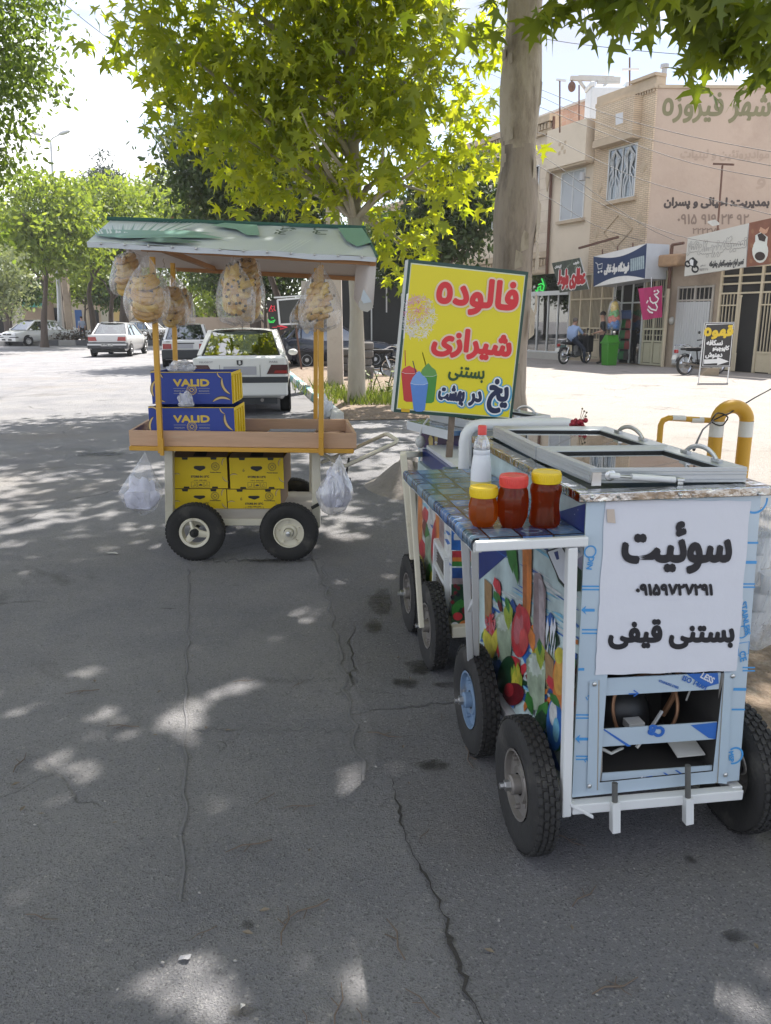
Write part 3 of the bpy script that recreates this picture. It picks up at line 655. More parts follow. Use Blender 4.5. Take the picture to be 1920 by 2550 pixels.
# shelf with oil-cloth of blue tiles
def tilecloth(name):
 m = bpy.data.materials.new(name); m.use_nodes = True; nt = m.node_tree; N = nt.nodes; L = nt.links; b = N['Principled BSDF']; b.inputs['Roughness'].default_value = .22
 tc = N.new('ShaderNodeTexCoord'); br = N.new('ShaderNodeTexBrick'); br.offset = 0; br.inputs['Scale'].default_value = 1; br.inputs['Brick Width'].default_value = .088; br.inputs['Row Height'].default_value = .088; br.inputs['Mortar Size'].default_value = .003
 br.inputs['Color1'].default_value = (.05, .115, .30, 1); br.inputs['Color2'].default_value = (.12, .21, .30, 1); br.inputs['Mortar'].default_value = (.012, .012, .014, 1)
 L.new(tc.outputs['Object'], br.inputs['Vector'])
 ck = N.new('ShaderNodeTexChecker'); ck.inputs['Scale'].default_value = 1 / .088; ck.inputs['Color1'].default_value = (.065, .065, .075, 1); ck.inputs['Color2'].default_value = (1, 1, 1, 1); L.new(tc.outputs['Object'], ck.inputs['Vector'])
 sx = N.new('ShaderNodeMapping'); sx.inputs['Scale'].default_value = (22.7, 22.7, 1); L.new(tc.outputs['Object'], sx.inputs[0])
 # eye-shaped motif in every tile
 fr_ = N.new('ShaderNodeVectorMath'); fr_.operation = 'MODULO'; fr_.inputs[1].default_value = (.088, .088, 1)
 ofs = N.new('ShaderNodeVectorMath'); ofs.operation = 'ADD'; ofs.inputs[1].default_value = (8.8, 8.8, 0); L.new(tc.outputs['Object'], ofs.inputs[0]); L.new(ofs.outputs[0], fr_.inputs[0])
 s2 = N.new('ShaderNodeVectorMath'); s2.operation = 'SUBTRACT'; s2.inputs[1].default_value = (.044, .044, 0); L.new(fr_.outputs[0], s2.inputs[0])
 m4 = N.new('ShaderNodeVectorMath'); m4.operation = 'MULTIPLY'; m4.inputs[1].default_value = (30, 44, 0); L.new(s2.outputs[0], m4.inputs[0])
 ln = N.new('ShaderNodeVectorMath'); ln.operation = 'LENGTH'; L.new(m4.outputs[0], ln.inputs[0])
 g1 = N.new('ShaderNodeMapRange'); g1.inputs[1].default_value = .95; g1.inputs[2].default_value = .85; L.new(ln.outputs['Value'], g1.inputs[0])
 g2 = N.new('ShaderNodeMapRange'); g2.inputs[1].default_value = .62; g2.inputs[2].default_value = .7; L.new(ln.outputs['Value'], g2.inputs[0])
 gm = N.new('ShaderNodeMath'); gm.operation = 'MULTIPLY'; L.new(g1.outputs[0], gm.inputs[0]); L.new(g2.outputs[0], gm.inputs[1])
 mm = N.new('ShaderNodeMix'); mm.data_type = 'RGBA'; mm.blend_type = 'MULTIPLY'; mm.inputs[0].default_value = .55; L.new(br.outputs['Color'], mm.inputs[6]); L.new(ck.outputs['Color'], mm.inputs[7])
 m5 = N.new('ShaderNodeMix'); m5.data_type = 'RGBA'; m5.inputs[7].default_value = (.16, .22, .30, 1); L.new(gm.outputs[0], m5.inputs[0]); L.new(mm.outputs[2], m5.inputs[6])
 nz = N.new('ShaderNodeTexNoise'); nz.inputs['Scale'].default_value = 60; L.new(tc.outputs['Object'], nz.inputs['Vector'])
 m6 = N.new('ShaderNodeMix'); m6.data_type = 'RGBA'; m6.blend_type = 'OVERLAY'; m6.inputs[0].default_value = .3; L.new(m5.outputs[2], m6.inputs[6]); L.new(nz.outputs['Fac'], m6.inputs[7])
 L.new(m6.outputs[2], b.inputs['Base Color']); return m
TILE = tilecloth('blue_tile_cloth'); ZS = 1.045
sh = MB().m(TILE); SX0, SX1, SY0, SY1 = -.312, -.004, -.004, .957
prof = [(SX0 + .004, ZS - .036), (SX0, ZS - .03), (SX0, ZS - .008), (SX0 + .006, ZS - .001), (SX0 + .014, ZS), (SX1, ZS)]
n = 16; vs = []
for j in range(n + 1):
 y = SY0 + (SY1 - SY0) * j / n
 for i, (x, z) in enumerate(prof): vs.append((x, y, z + (.002 * math.sin(j * 2.1) if i < 2 else 0)))
k = len(prof); sh.add(vs, [(j * k + i, j * k + i + 1, (j + 1) * k + i + 1, (j + 1) * k + i) for j in range(n) for i in range(k - 1)])
sh.b2(SX0 + .02, SX1, SY0, SY1, ZS - .012, ZS - .001)
sho = sh.build('shelf', cart, smooth=50)
sf = MB().m(WPAINT); sf.b2(SX0 + .006, SX1 + .006, SY0 - .022, SY0 - .001, ZS - .031, ZS - .004); sf.b2(SX0 + .004, SX0 + .03, SY0, SY1, ZS - .04, ZS - .013); sf.build('shelf_frame', sho, bevel=.004)
lg = MB().m(WPAINT); lg.bar((-.040, -.012, 1.012), (-.012, -.014, .20), .027); lg.build('leg', cart, bevel=.003)
lg = MB().m(WPAINT); A1, A2_ = M1i @ at(1158, 1332, 2.13), M1i @ at(1172, 1640, 2.70); B1_, B2_ = M1i @ at(1182, 1346, 2.06), M1i @ at(1187, 1640, 2.72); lg.bar(A1, A2_, .024); lg.bar(B1_, B2_, .021); lg.bar(A1.lerp(A2_, .55), B1_.lerp(B2_, .42), .018); lg.bar(A2_, (0, .72, .25), .026); lg.build('leg', cart, bevel=.003)
lg = MB().m(CREAM); lg.bar((-.285, .93, 1.01), (-.24, .93, .42), .02); lg.build('leg', cart, bevel=.003)
# fruit picture on the side
pm = MB(); ST = [0]
def sp(x, y, off): p = S1(1150 + x / 2.909, 1200 + y / 2.911, off); z = max(.25, min(1.125, p.z)); return Vector((bodyx(0, z) - off, max(.003, min(LEN - .003, p.y)), z))
def shp(col, pts, name=None):
 ST[0] += 1; pm.m(col).poly([sp(x, y, .0012 + ST[0] * .00002) for x, y in pts])
def ell(col, cx, cy, rx, ry, rot=0., n=22, jag=0.):
 pts = []
 for i in range(n):
  a = 2 * math.pi * i / n; q = 1 + (jag * (1 if i % 2 else -1)); x, y = rx * q * math.cos(a), ry * q * math.sin(a); pts.append((cx + x * math.cos(rot) - y * math.sin(rot), cy + x * math.sin(rot) + y * math.cos(rot)))
 shp(col, pts)
def leaf(col, x0, y0, x1, y1, w):
 dx, dy = x1 - x0, y1 - y0; l = math.hypot(dx, dy); nx, ny = -dy / l * w, dx / l * w
 shp(col, [(x0, y0), (x0 + dx * .3 + nx, y0 + dy * .3 + ny), (x0 + dx * .65 + nx * .8, y0 + dy * .65 + ny * .8), (x1, y1), (x0 + dx * .65 - nx * .8, y0 + dy * .65 - ny * .8), (x0 + dx * .3 - nx, y0 + dy * .3 - ny)])
PB = [pr('blue', (.03, .12, .38)), pr('sky', (.16, .38, .62)), pr('pale', (.62, .70, .78)), pr('deep', (.02, .06, .2))]
GRN = pr('green', (.035, .16, .03)); DGR = pr('dark_green', (.012, .045, .02)); YEL = pr('yellow', (.48, .42, .05)); RED = pr('red', (.42, .035, .045)); ORG = pr('orange', (.50, .16, .035)); GLS = pr('cup', (.27, .33, .24)); MAU = pr('mauve', (.24, .18, .19)); BRN = pr('brown', (.28, .17, .08)); DRD = pr('dark_red', (.13, .012, .018)); WHP = pr('white', (.62, .64, .70), var=.08); PNK = pr('pink', (.45, .12, .14))
shp(NAVY, [(-200, 100), (900, 100), (905, 450), (700, 420), (500, 380), (-200, 380)])
shp(WHP, [(760, 430), (790, 385), (840, 372), (893, 440), (880, 620), (770, 640)]); shp(pr('lilac', (.34, .32, .45)), [(790, 590), (885, 540), (878, 640), (800, 660)])
rr = random.Random(5)
for k in range(90):      # painted waves
 y = rr.uniform(420, 1500); x = rr.uniform(100, 880); l = rr.uniform(90, 260); w_ = rr.uniform(5, 22); c_ = PB[rr.choice([0, 0, 1, 1, 2, 2, 3])]
 if x + l > 860: l = 860 - x
 if l < 20: continue
 sl_ = .62; shp(c_, [(x, y), (x + l * .3, y + l * .3 * sl_ - w_), (x + l * .7, y + l * .7 * sl_ - w_ * .6), (x + l, y + l * sl_), (x + l * .6, y + l * .6 * sl_ + w_ * .5)])
shp(DGR, [(640, 560), (720, 500), (870, 650), (868, 806), (760, 800), (690, 720)])
shp(INK, [(604, 500), (722, 462), (826, 650), (760, 792), (690, 705)]); shp(WHP, [(616, 508), (718, 474), (814, 650), (760, 774), (698, 700)])
shp(NAVY, [(660, 510), (690, 500), (700, 560), (680, 566)]); shp(NAVY, [(735, 700), (765, 690), (760, 740), (745, 745)])
for k in range(150):     # small leaves, petals and berries filling the picture
 x = rr.uniform(150, 820); y = rr.uniform(max(960, 700 + x * .55), 1560 + x * .5); a = rr.uniform(0, 6.28); l = rr.uniform(60, 170)
 if y > 1480 + (x - 200) * 1.15: continue
 leaf(rr.choice((GRN, DGR, DGR, RED, DRD, YEL, ORG, PB[3], PB[0], PNK, GLS, BRN)), x, y, x + l * .5 * math.cos(a), y + l * math.sin(a), rr.uniform(14, 36))
for x, y, w_ in ((350, 560, 26), (375, 520, 20), (330, 470, 22), (385, 640, 18)): leaf(GRN, x - 20, y - 130, x + 10, y + 110, w_)
leaf(RED, 225, 690, 265, 830, 26); leaf(GRN, 220, 790, 270, 900, 24); leaf(DRD, 250, 850, 275, 960, 14)
shp(BRN, [(150, 700), (205, 750), (200, 960), (150, 1000)])
shp(ORG, [(432, 425), (500, 430), (494, 800), (470, 1080), (428, 1060)]); shp(pr('amber', (.36, .11, .03)), [(432, 600), (462, 600), (455, 1050), (428, 1060)])
shp(MAU, [(510, 700), (520, 655), (560, 665), (598, 790), (585, 1240), (500, 1200)]); shp(pr('mauve_light', (.40, .34, .36)), [(545, 700), (575, 720), (590, 1000), (575, 1200), (550, 1190)])
for k in range(26): leaf(PNK if k % 2 else RED, 200 + rr.uniform(-50, 30), 1040 + rr.uniform(-110, 60), 195 + rr.uniform(-50, 30), 1060 + rr.uniform(-60, 80), 8)
leaf(YEL, 145, 1060, 205, 1285, 34); leaf(YEL, 235, 1060, 205, 1280, 26)
shp(GLS, [(232, 990), (270, 940), (345, 960), (352, 1080), (330, 1310), (262, 1300), (240, 1150)]); ell(pr('ice', (.42, .47, .42)), 290, 1020, 48, 62, jag=.15)
leaf(pr('lime', (.26, .33, .04)), 322, 860, 322, 1080, 34); leaf(GRN, 305, 830, 330, 960, 16)
ell(RED, 412, 1090, 70, 185, .08); ell(PNK, 395, 1060, 34, 120, .1); leaf(RED, 405, 880, 400, 1000, 26); ell(pr('rose', (.5, .07, .07)), 430, 1150, 30, 90)
leaf(ORG, 485, 1060, 500, 1240, 26)
shp(PB[3], [(190, 1300), (260, 1290), (300, 1400), (290, 1480), (200, 1440)]); ell(DGR, 300, 1400, 60, 140, .2)
for k in range(12): leaf(YEL if k % 3 else pr('lime', (.26, .33, .04)), 340 + rr.uniform(-20, 70), 1300 + rr.uniform(0, 120), 350 + rr.uniform(-20, 60), 1420 + rr.uniform(0, 170), 13)
ell(DRD, 350, 1540, 75, 85, .5); ell(RED, 320, 1510, 35, 50)
shp(GLS, [(448, 1290), (490, 1240), (575, 1250), (590, 1340), (575, 1640), (500, 1660), (455, 1480)]); ell(pr('ice', (.42, .47, .42)), 520, 1330, 55, 80, jag=.15); leaf(pr('lime', (.26, .33, .04)), 550, 1150, 555, 1370, 34); leaf(GRN, 545, 1135, 550, 1260, 18)
for x in (610, 640, 660): leaf(WHP, x, 980, x - 10, 1270, 12); leaf(DGR, x + 10, 1050, x - 20, 1260, 6)
shp(BRN, [(585, 1210), (650, 1300), (640, 1420), (590, 1460)])
ell(ORG, 725, 1470, 88, 250); ell(pr('apricot', (.55, .27, .06)), 700, 1400, 50, 150, .1); ell(pr('amber', (.36, .11, .03)), 770, 1600, 40, 120); ell(YEL, 690, 1260, 34, 60)
leaf(GRN, 765, 1220, 845, 1560, 42); leaf(DGR, 775, 1300, 840, 1560, 16)
leaf(RED, 610, 1400, 640, 1520, 26); leaf(GRN, 450, 1520, 490, 1700, 28); leaf(GRN, 600, 1590, 510, 1760, 40); leaf(DGR, 560, 1650, 540, 1850, 50)
ell(PB[0], 650, 1760, 60, 190); ell(PB[2], 640, 1680, 28, 90); ell(PB[1], 660, 1800, 24, 90); leaf(GRN, 620, 1530, 690, 1640, 26)
shp(PB[3], [(540, 1830), (620, 1900), (700, 2110), (660, 2090)])
shp(BRN, [(760, 1740), (822, 1700), (815, 1900), (806, 2040), (765, 1980)]); shp(DRD, [(780, 1950), (808, 2030), (800, 2200), (760, 2120)])
pm.build('side_print', body)
sk = MB().m(WHP)
for k in range(46):
 x, y = rr.uniform(250, 890), rr.uniform(120, 400); sk.poly([sp(x + dx, y + dy, .016 * .15 + .0112) for dx, dy in ((-2, 0), (0, -5), (2, 0), (0, 5))])
sk.build('snowflakes', body)
# jars and bottle standing on the shelf
HONEY = syrup('honey', (.2, .06, .012), (.85, .33, .06)); HONEYD = syrup('honey_dark', (.12, .03, .010), (.70, .19, .035))
LIDY = mat('lid_yellow', (.68, .48, .01), .4, var=.06); LIDR = mat('lid_red', (.60, .05, .04), .4, var=.06)
def jar(name, label, px, py, prof, lidm, body_m, seg, lr, lh, grp='honey jars on the cart shelf'):
 p = gnd(px, py, ZS); t = thing(name, label, 'jar', (p.x, p.y, ZS), YAW + .2, grp)
 MB().m(body_m).lathe(prof, (0, 0, .001), 'z', seg).build('glass_body', t, smooth=28, bevel=.0015)
 z = prof[-2][1]; l = MB().m(lidm); l.lathe([(lr * .98, z - .004), (lr, z), (lr, z + lh * .8), (lr * .96, z + lh), (lr * .8, z + lh), (lr * .76, z + lh - .0015), (0, z + lh - .0015)], (0, 0, 0), 'z', 40)
 for k in range(44):
  a = 2 * math.pi * k / 44; l.box((lr * math.cos(a), lr * math.sin(a), z + lh * .42), (.0016, .0016, lh * .7))
 l.build('jar_lid', t, smooth=40)
jar('honey_jar', 'short honey jar with yellow lid standing before the bottle', 1202, 1309, [(0, 0), (.028, 0), (.034, .012), (.040, .02), (.0405, .058), (.036, .074), (.034, .080), (.034, .088), (0, .088)], LIDY, HONEY, 10, .0385, .024)
jar('honey_jar', 'dark syrup jar with red lid between two honey jars', 1275, 1311, [(0, 0), (.029, 0), (.034, .012), (.041, .03), (.043, .07), (.040, .1), (.035, .112), (.035, .118), (0, .118)], LIDR, HONEYD, 12, .0385, .027)
jar('honey_jar', 'tall waisted honey jar with yellow lid next to the steel rim', 1355, 1309, [(0, 0), (.036, 0), (.042, .008), (.043, .02), (.0385, .05), (.0385, .075), (.043, .1), (.042, .112), (.036, .122), (.036, .127), (0, .127)], LIDY, HONEYD, 24, .0395, .027)
p = gnd(1196, 1243, ZS); bt = thing('sauce_bottle', 'plastic squeeze bottle with red cap, white above yellow sauce', 'bottle', (p.x, p.y, ZS), .3)
q = MB().m(mat('sauce_yellow', (.56, .50, .20), .35, var=.1)).lathe([(0, 0), (.030, 0), (.033, .006), (.033, .062)], (0, 0, 0), 'z', 24)
q.m(mat('sauce_white', (.64, .66, .69), .35, var=.04)).lathe([(.033, .062), (.0325, .095), (.029, .125), (.0255, .145)], (0, 0, 0), 'z', 24)
q.lathe([(.0257, .145), (.0265, .146), (.0265, .158), (.0257, .16)], (0, 0, 0), 'z', 24); q.build('bottle_body', bt, smooth=40)
MB().m(film('bottle_clear', (.75, .75, .77), .3, .08, .1)).lathe([(.0255, .16), (.0265, .168), (.024, .182), (.016, .198), (.0125, .206), (.012, .214)], (0, 0, 0), 'z', 24).build('bottle_neck', bt, smooth=40)
MB().m(mat('sauce_white', (.6, .62, .65), .35)).tube([(.004, -.006, .16), (.006, -.008, .19)], .006, 10).build('spout', bt, smooth=40)
MB().m(LIDR).lathe([(.0138, .206), (.0138, .232), (.012, .235), (0, .235)], (0, 0, 0), 'z', 24).build('bottle_cap', bt, smooth=40)
# ---------------------------------------------------------------- second cart, behind the first
O2 = M1 @ Vector((0, 1.33, 0))
c2 = thing('ice_cream_cart', 'middle ice cream cart with louvred side and white pipe hoop, behind the front cart', 'ice cream cart', O2, YAW, 'ice cream carts parked along the kerb')
M2 = Matrix.Translation(O2) @ Matrix.Rotation(YAW, 4, 'Z'); M2i = M2.inverted()
def F2(x, y, off=0.): p = M2i @ onp(x, y, O2 + NF * off, NF); return Vector((p.x, -off, p.z))
def S2(x, y, off=0.): p = M2i @ onp(x, y, O2 + NSD * off, NSD); return Vector((-off, p.y, p.z))
L2 = .84
bb = MB().m(pr('base', (.42, .52, .66))).b2(0, .53, 0, L2, .27, .86); bb.m(NAVY).b2(.02, .51, .02, L2 - .02, .86, .93); bb.m(WPAINT).b2(.04, .5, .03, L2 - .03, .931, .95)
bd2 = bb.build('body', c2)
pm = MB(); ST[0] = 0
sp = lambda x, y, off: S2(x, y, off)
def quadp(m_, x0, y0, x1, y1): shp(m_, [(x0, y0), (x1, y0), (x1, y1), (x0, y1)])
quadp(PB[2], 1040, 1210, 1125, 1500)
for k in range(30):
 y = rr.uniform(1250, 1500); x = rr.uniform(1040, 1110); l = rr.uniform(8, 22); w_ = rr.uniform(2, 6); shp(PB[rr.choice([0, 0, 1, 3])], [(x, y), (x + l * .5, y + l * .4 - w_), (x + l, y + l * .8), (x + l * .5, y + l * .6 + w_)])
quadp(BRN, 1040, 1215, 1052, 1380); ell(ORG, 1046, 1290, 6, 80); leaf(RED, 1058, 1260, 1060, 1310, 8); leaf(DRD, 1056, 1290, 1062, 1350, 7); leaf(RED, 1050, 1340, 1054, 1400, 9); leaf(GRN, 1062, 1300, 1068, 1400, 6); leaf(YEL, 1046, 1380, 1056, 1440, 8); shp(GLS, [(1058, 1340), (1072, 1330), (1076, 1440), (1060, 1450)]); leaf(GRN, 1070, 1400, 1066, 1470, 8)
ell(RED, 1084, 1350, 10, 60, .06); shp(ORG, [(1084, 1270), (1094, 1272), (1094, 1340), (1086, 1340)]); shp(MAU, [(1094, 1270), (1106, 1275), (1106, 1390), (1094, 1380)]); leaf(YEL, 1074, 1420, 1078, 1480, 6)
pm.build('side_print', bd2)
pm = MB(); ST[0] = 0; sp = lambda x, y, off: F2(x, y, off)
quadp(PB[0], 1124, 1290, 1230, 1370); quadp(PB[2], 1130, 1330, 1200, 1345); quadp(RED, 1126, 1372, 1200, 1388); quadp(ORG, 1126, 1388, 1196, 1398); quadp(GRN, 1126, 1398, 1196, 1410); quadp(PB[3], 1126, 1414, 1196, 1440); quadp(MAU, 1126, 1440, 1196, 1455); quadp(DGR, 1124, 1455, 1240, 1570)
for k in range(18): ell(INK if k % 2 else DRD, rr.uniform(1126, 1196), rr.uniform(1458, 1500), 5, 5)
leaf(GRN, 1126, 1530, 1150, 1490, 10); leaf(GRN, 1140, 1500, 1165, 1510, 10); ell(RED, 1140, 1535, 12, 10); ell(DRD, 1160, 1520, 10, 10); ell(ORG, 1160, 1560, 18, 16); ell(PB[2], 1133, 1558, 10, 9); ell(RED, 1190, 1530, 14, 50)
pm.build('front_print', bd2)
lv = MB().m(WPAINT); a, b_, c, d = S2(1086, 1345, .012), S2(1112, 1395, .012), S2(1112, 1520, .012), S2(1082, 1455, .012)
for p_, q_ in ((a, b_), (b_, c), (c, d), (d, a), (a.lerp(d, .5), b_.lerp(c, .5))): lv.bar(p_, q_, .022)
lv.m(BLACK).poly([p_ + Vector((.007, 0, 0)) for p_ in (a, b_, c, d)])
lv.m(STEELD)
for k in range(1, 16): lv.tube([a.lerp(d, k / 16) + Vector((.004, 0, 0)), b_.lerp(c, k / 16) + Vector((.004, 0, 0))], .003, 4)
lv.build('louvre', c2)
fr2 = MB().m(CREAM); fr2.bar((-.02, -.02, .235), (.55, -.02, .235), .05); fr2.bar((0, 0, .235), (0, L2, .235), .04); fr2.bar((.53, 0, .235), (.53, L2, .235), .04); fr2.build('chassis', c2, bevel=.003)
hp = MB().m(WPAINT); cz = 1.165; ya = -.02
pts = [(.02, ya, .86), (.02, ya, cz - .07)] + [(.02 + .07 * (1 - math.cos(t)), ya, cz - .07 + .07 * math.sin(t)) for t in (.4, .8, 1.2, 1.57)] + [(.46, ya, cz)] + [(.46 + .06 * math.sin(t), ya, cz - .06 * (1 - math.cos(t))) for t in (.4, .8, 1.2, 1.57)] + [(.52, ya, .86)]
hp.tube(pts, .024, 12); hp.build('pipe_hoop', c2, smooth=50)
bx = MB().m(mat('grey_panel', (.34, .36, .38), .5, var=.08)).b2(.07, .5, .05, .09, .95, 1.13); bx.m(BLACK).b2(.075, .30, .035, .049, .96, 1.06); bx.build('back_panel', c2, bevel=.004)
ts = MB().m(TILE).b2(-.06, .17, -.14, .04, .955, .975); ts.m(TILE).b2(-.03, .17, -.20, -.143, .93, .95); ts.m(WPAINT).tube([(.02, -.1, .84), (.02, -.1, .955)], .05, 14); ts.tube([(.11, -.1, .86), (.11, -.1, .955)], .04, 14); ts.build('cup_shelf', c2, smooth=40)
ph = MB().m(CREAM); q0 = M2i @ at(1004, 1132, 3.75); q1 = M2i @ at(1028, 1392, 3.75); ph.bar(q0, q1, .03); ph.bar(q0, M2i @ at(1046, 1131, 4.2), .03); ph.build('push_handle', c2, bevel=.004)
for y in (.14, .60):
 cart_wheel(c2, (-.07, y, .203), -1, .203); cart_wheel(c2, (.6, y, .203), 1, .203); MB().m(STEELD).tube([(-.06, y, .2), (.6, y, .2)], .014, 8).build('axle', c2)
# ---------------------------------------------------------------- third cart
O3 = Vector((.43, 4.02, 0)); Y3 = R(27)
c3 = thing('ice_cream_cart', 'farthest ice cream cart with purple print, partly hidden beneath the yellow sign', 'ice cream cart', O3, Y3, 'ice cream carts parked along the kerb')
M3 = Matrix.Translation(O3) @ Matrix.Rotation(Y3, 4, 'Z'); M3i = M3.inverted(); NS3 = M3.to_3x3() @ Vector((-1, 0, 0))
bb = MB().m(pr('purple', (.05, .035, .10))).b2(0, .58, 0, .5, .27, 1.02); bb.m(INOX).b2(-.02, .60, -.02, .52, 1.021, 1.045); bd3 = bb.build('body', c3)
pm = MB(); ST[0] = 0
def sp(x, y, off): p = M3i @ onp(x, y, O3 + NS3 * off, NS3); return Vector((-off, p.y, p.z))
quadp(PB[1], 1042, 1115, 1068, 1165); ell(PB[2], 1052, 1122, 10, 8); ell(PB[2], 1056, 1150, 12, 16)
leaf(GRN, 1070, 1098, 1074, 1170, 7); leaf(YEL, 1082, 1118, 1080, 1170, 6); leaf(ORG, 1052, 1145, 1052, 1170, 4); leaf(pr('gold', (.5, .4, .15)), 1072, 1080, 1074, 1122, 6); leaf(pr('gold', (.5, .4, .15)), 1086, 1076, 1086, 1118, 4)
shp(INK, [(1098, 1110), (1104, 1104), (1124, 1166), (1098, 1168), (1094, 1130)]); shp(WHP, [(1099, 1112), (1103, 1108), (1121, 1166), (1099, 1166), (1096, 1130)])
for k in range(6): leaf(WHP, 1086, 1102, 1086 + 5 * math.cos(k), 1102 + 5 * math.sin(k), 1)
pm.build('side_print', bd3)
tl3 = MB().m(TILE).b2(-.10, -.022, .02, .48, 1.02, 1.045); tl3.m(mat('white_tile', (.55, .58, .62), .25, var=.1)).b2(-.104, -.101, .02, .48, 1.0, 1.047); tl3.build('shelf', c3, bevel=.004)
lid(c3, [(.03, .05), (.56, .05), (.56, .46), (.03, .46)], z0=1.046)
pt = MB().m(WPAINT).bar((-.015, -.03, .8), (-.015, -.03, 1.09), .034); pt.build('corner_post', c3)
for x, s_ in ((.14, -1), (.46, 1)):
 for y in (.12, .40): cart_wheel(c3, (x, y, .2), s_, .2)
ch3 = MB().m(CREAM); ch3.bar((.01, 0, .235), (.01, .5, .235), .04); ch3.bar((.57, 0, .235), (.57, .5, .235), .04); ch3.bar((0, .02, .235), (.58, .02, .235), .04); ch3.build('chassis', c3)
cb = MB().m(mat('cable_grey', (.5, .5, .5), .5)); cb.tube([M3i @ at(x, y, 4.25) for x, y in ((1066, 1042), (1052, 1062), (1046, 1084), (1044, 1096), (1050, 1106))], .006, 6); cb.ball(M3i @ at(1047, 1100, 4.24), (.03, .025, .035), 10, 8); cb.build('lamp_cable', c3, smooth=50)
# ---------------------------------------------------------------- yellow sign on its post
YS = 3.75
def SG(x, y): return at(x, y, YS)
tl_, tr_, br_, bl_ = SG(1017, 645), SG(1316, 677), SG(1274, 1050), SG(980, 1026)
sg = thing('street_sign', 'yellow faloodeh sign with red Persian lettering, tilted on a post above the carts', 'sign', (.33, YS, 0))
sgi = Matrix.Translation((-.33, -YS, 0))
loc = lambda p, off=0.: sgi @ (p + Vector((0, -off, 0)))
fr = MB().m(mat('sign_box_white', (.55, .56, .54), .5, var=.1, dirt=(.3, .29, .27), dth=.6)); fr.prism([loc(p) for p in (tl_, tr_, br_, bl_)], (-.014, .06, 0)); fr.build('sign_box', sg, bevel=.004)
DG = mat('sign_dark_green', (.012, .05, .038), .4, var=.15); YLW = mat('sign_yellow', (.66, .56, .012), .45, var=.05, sc=3)
pn = MB().m(DG).poly([loc(p, .002) for p in (tl_, tr_, br_, bl_)])
ins = lambda t: [loc(p, .004) for p in (lambda c: (tl_.lerp(c, t), tr_.lerp(c, t), br_.lerp(c, t), bl_.lerp(c, t)))((tl_ + tr_ + br_ + bl_) / 4)]
pn.m(mat('sign_line', (.6, .62, .45), .5)).poly(ins(.045)); i2 = [p + Vector((0, -.002, 0)) for p in ins(.06)]; pn.m(YLW).poly(i2)
pno = pn.build('sign_face', sg)
ax_u = (tr_ - tl_).normalized(); ax_v = (tl_ - bl_).normalized(); v_up = Vector((0, -1, 0)).cross(ax_u) * -1
v_up = Vector((-ax_u.z, 0, ax_u.x))
SRED = mat('sign_red', (.58, .022, .028), .45, var=.06); SCR = mat('sign_cream', (.70, .55, .42), .5, var=.05); SNV = mat('sign_navy', (.010, .016, .06), .4); SBL = mat('sign_blue_glow', (.05, .30, .52), .5); SGN = mat('sign_marker_green', (.02, .065, .015), .5); SWH = mat('sign_white', (.75, .76, .78), .5, var=.03)
def zs(X, Y): return SG(940 + X / 3.6217, 600 + Y / 3.6217)     # zoomed picture of the sign -> its plane
def stext(s, cx, cy, w_, h_, bold, m_, lift, skew=0.):
 mb = MB().m(m_); k = (zs(1000, 0) - zs(0, 0)).length / 1000
 letters(mb, s, loc(zs(cx, cy), lift), ax_u, v_up, w_ * k, h_ * k, bold * k, 0., ncopy=14, step=.00005); return mb
def outlined(s, cx, cy, w_, h_, b1, b2, m1, m2, b3=None, m3=None):
 if m3: stext(s, cx + 3, cy + 5, w_, h_, b3, m3, .0075).build('lettering', pno)
 stext(s, cx, cy, w_, h_, b2, m2, .0085).build('lettering', pno); stext(s, cx, cy, w_, h_, b1, m1, .0105).build('lettering', pno)
outlined('فالوده', 900, 505, 730, 310, 14, 31, SRED, SCR)
outlined('شیرازی', 850, 935, 720, 250, 14, 30, SRED, SCR)
stext('بستنی', 800, 1205, 330, 130, 5, SGN, .0095).build('lettering', pno)
outlined('یخ', 1085, 1400, 170, 300, 13, 27, SNV, SWH, 40, SBL)
outlined('در', 880, 1420, 105, 130, 10, 22, SNV, SWH, 33, SBL)
outlined('بهشت', 665, 1390, 235, 175, 9, 20, SNV, SWH, 31, SBL)
ar = MB(); nrm = Vector((0, -1, 0))
zl = lambda X, Y, o: loc(zs(X, Y), o)
def zpoly(m_, pts, o): ar.m(m_).poly([zl(x, y, o) for x, y in pts])
# heap of noodle ice
zpoly(SWH, [(232, 880), (262, 480), (300, 455), (370, 470), (440, 520), (500, 570), (540, 640), (560, 710), (545, 790), (500, 850), (430, 890), (330, 905)], .0055)
NP = [mat('noodle_pink', (.62, .30, .40), .5), mat('noodle_white', (.70, .66, .68), .5), mat('noodle_rose', (.58, .12, .22), .5), mat('noodle_grey', (.52, .50, .52), .5)]
rr = random.Random(9)
for k in range(420):
 a = rr.uniform(0, 6.28); q = math.sqrt(rr.random()); cx, cy = 370 + 150 * q * math.cos(a), 690 + 200 * q * math.sin(a)
 if cx < 255 + (cy - 480) * -.06: continue
 pink = math.hypot((cx - 350) / 120, (cy - 610) / 150)
 m_ = NP[2] if pink < .45 and rr.random() < .55 else NP[0] if pink < 1 and rr.random() < .6 else NP[1] if rr.random() < .75 else NP[3]
 b0 = rr.uniform(0, 6.28); l = rr.uniform(14, 34); bn = rr.uniform(-.8, .8); ar.m(m_)
 stroke(ar, [zl(cx + l * t * math.cos(b0 + bn * t), cy + l * t * math.sin(b0 + bn * t), .0058 + k * .000006) for t in (-1, -.5, 0, .5, 1)], .0016, nrm)
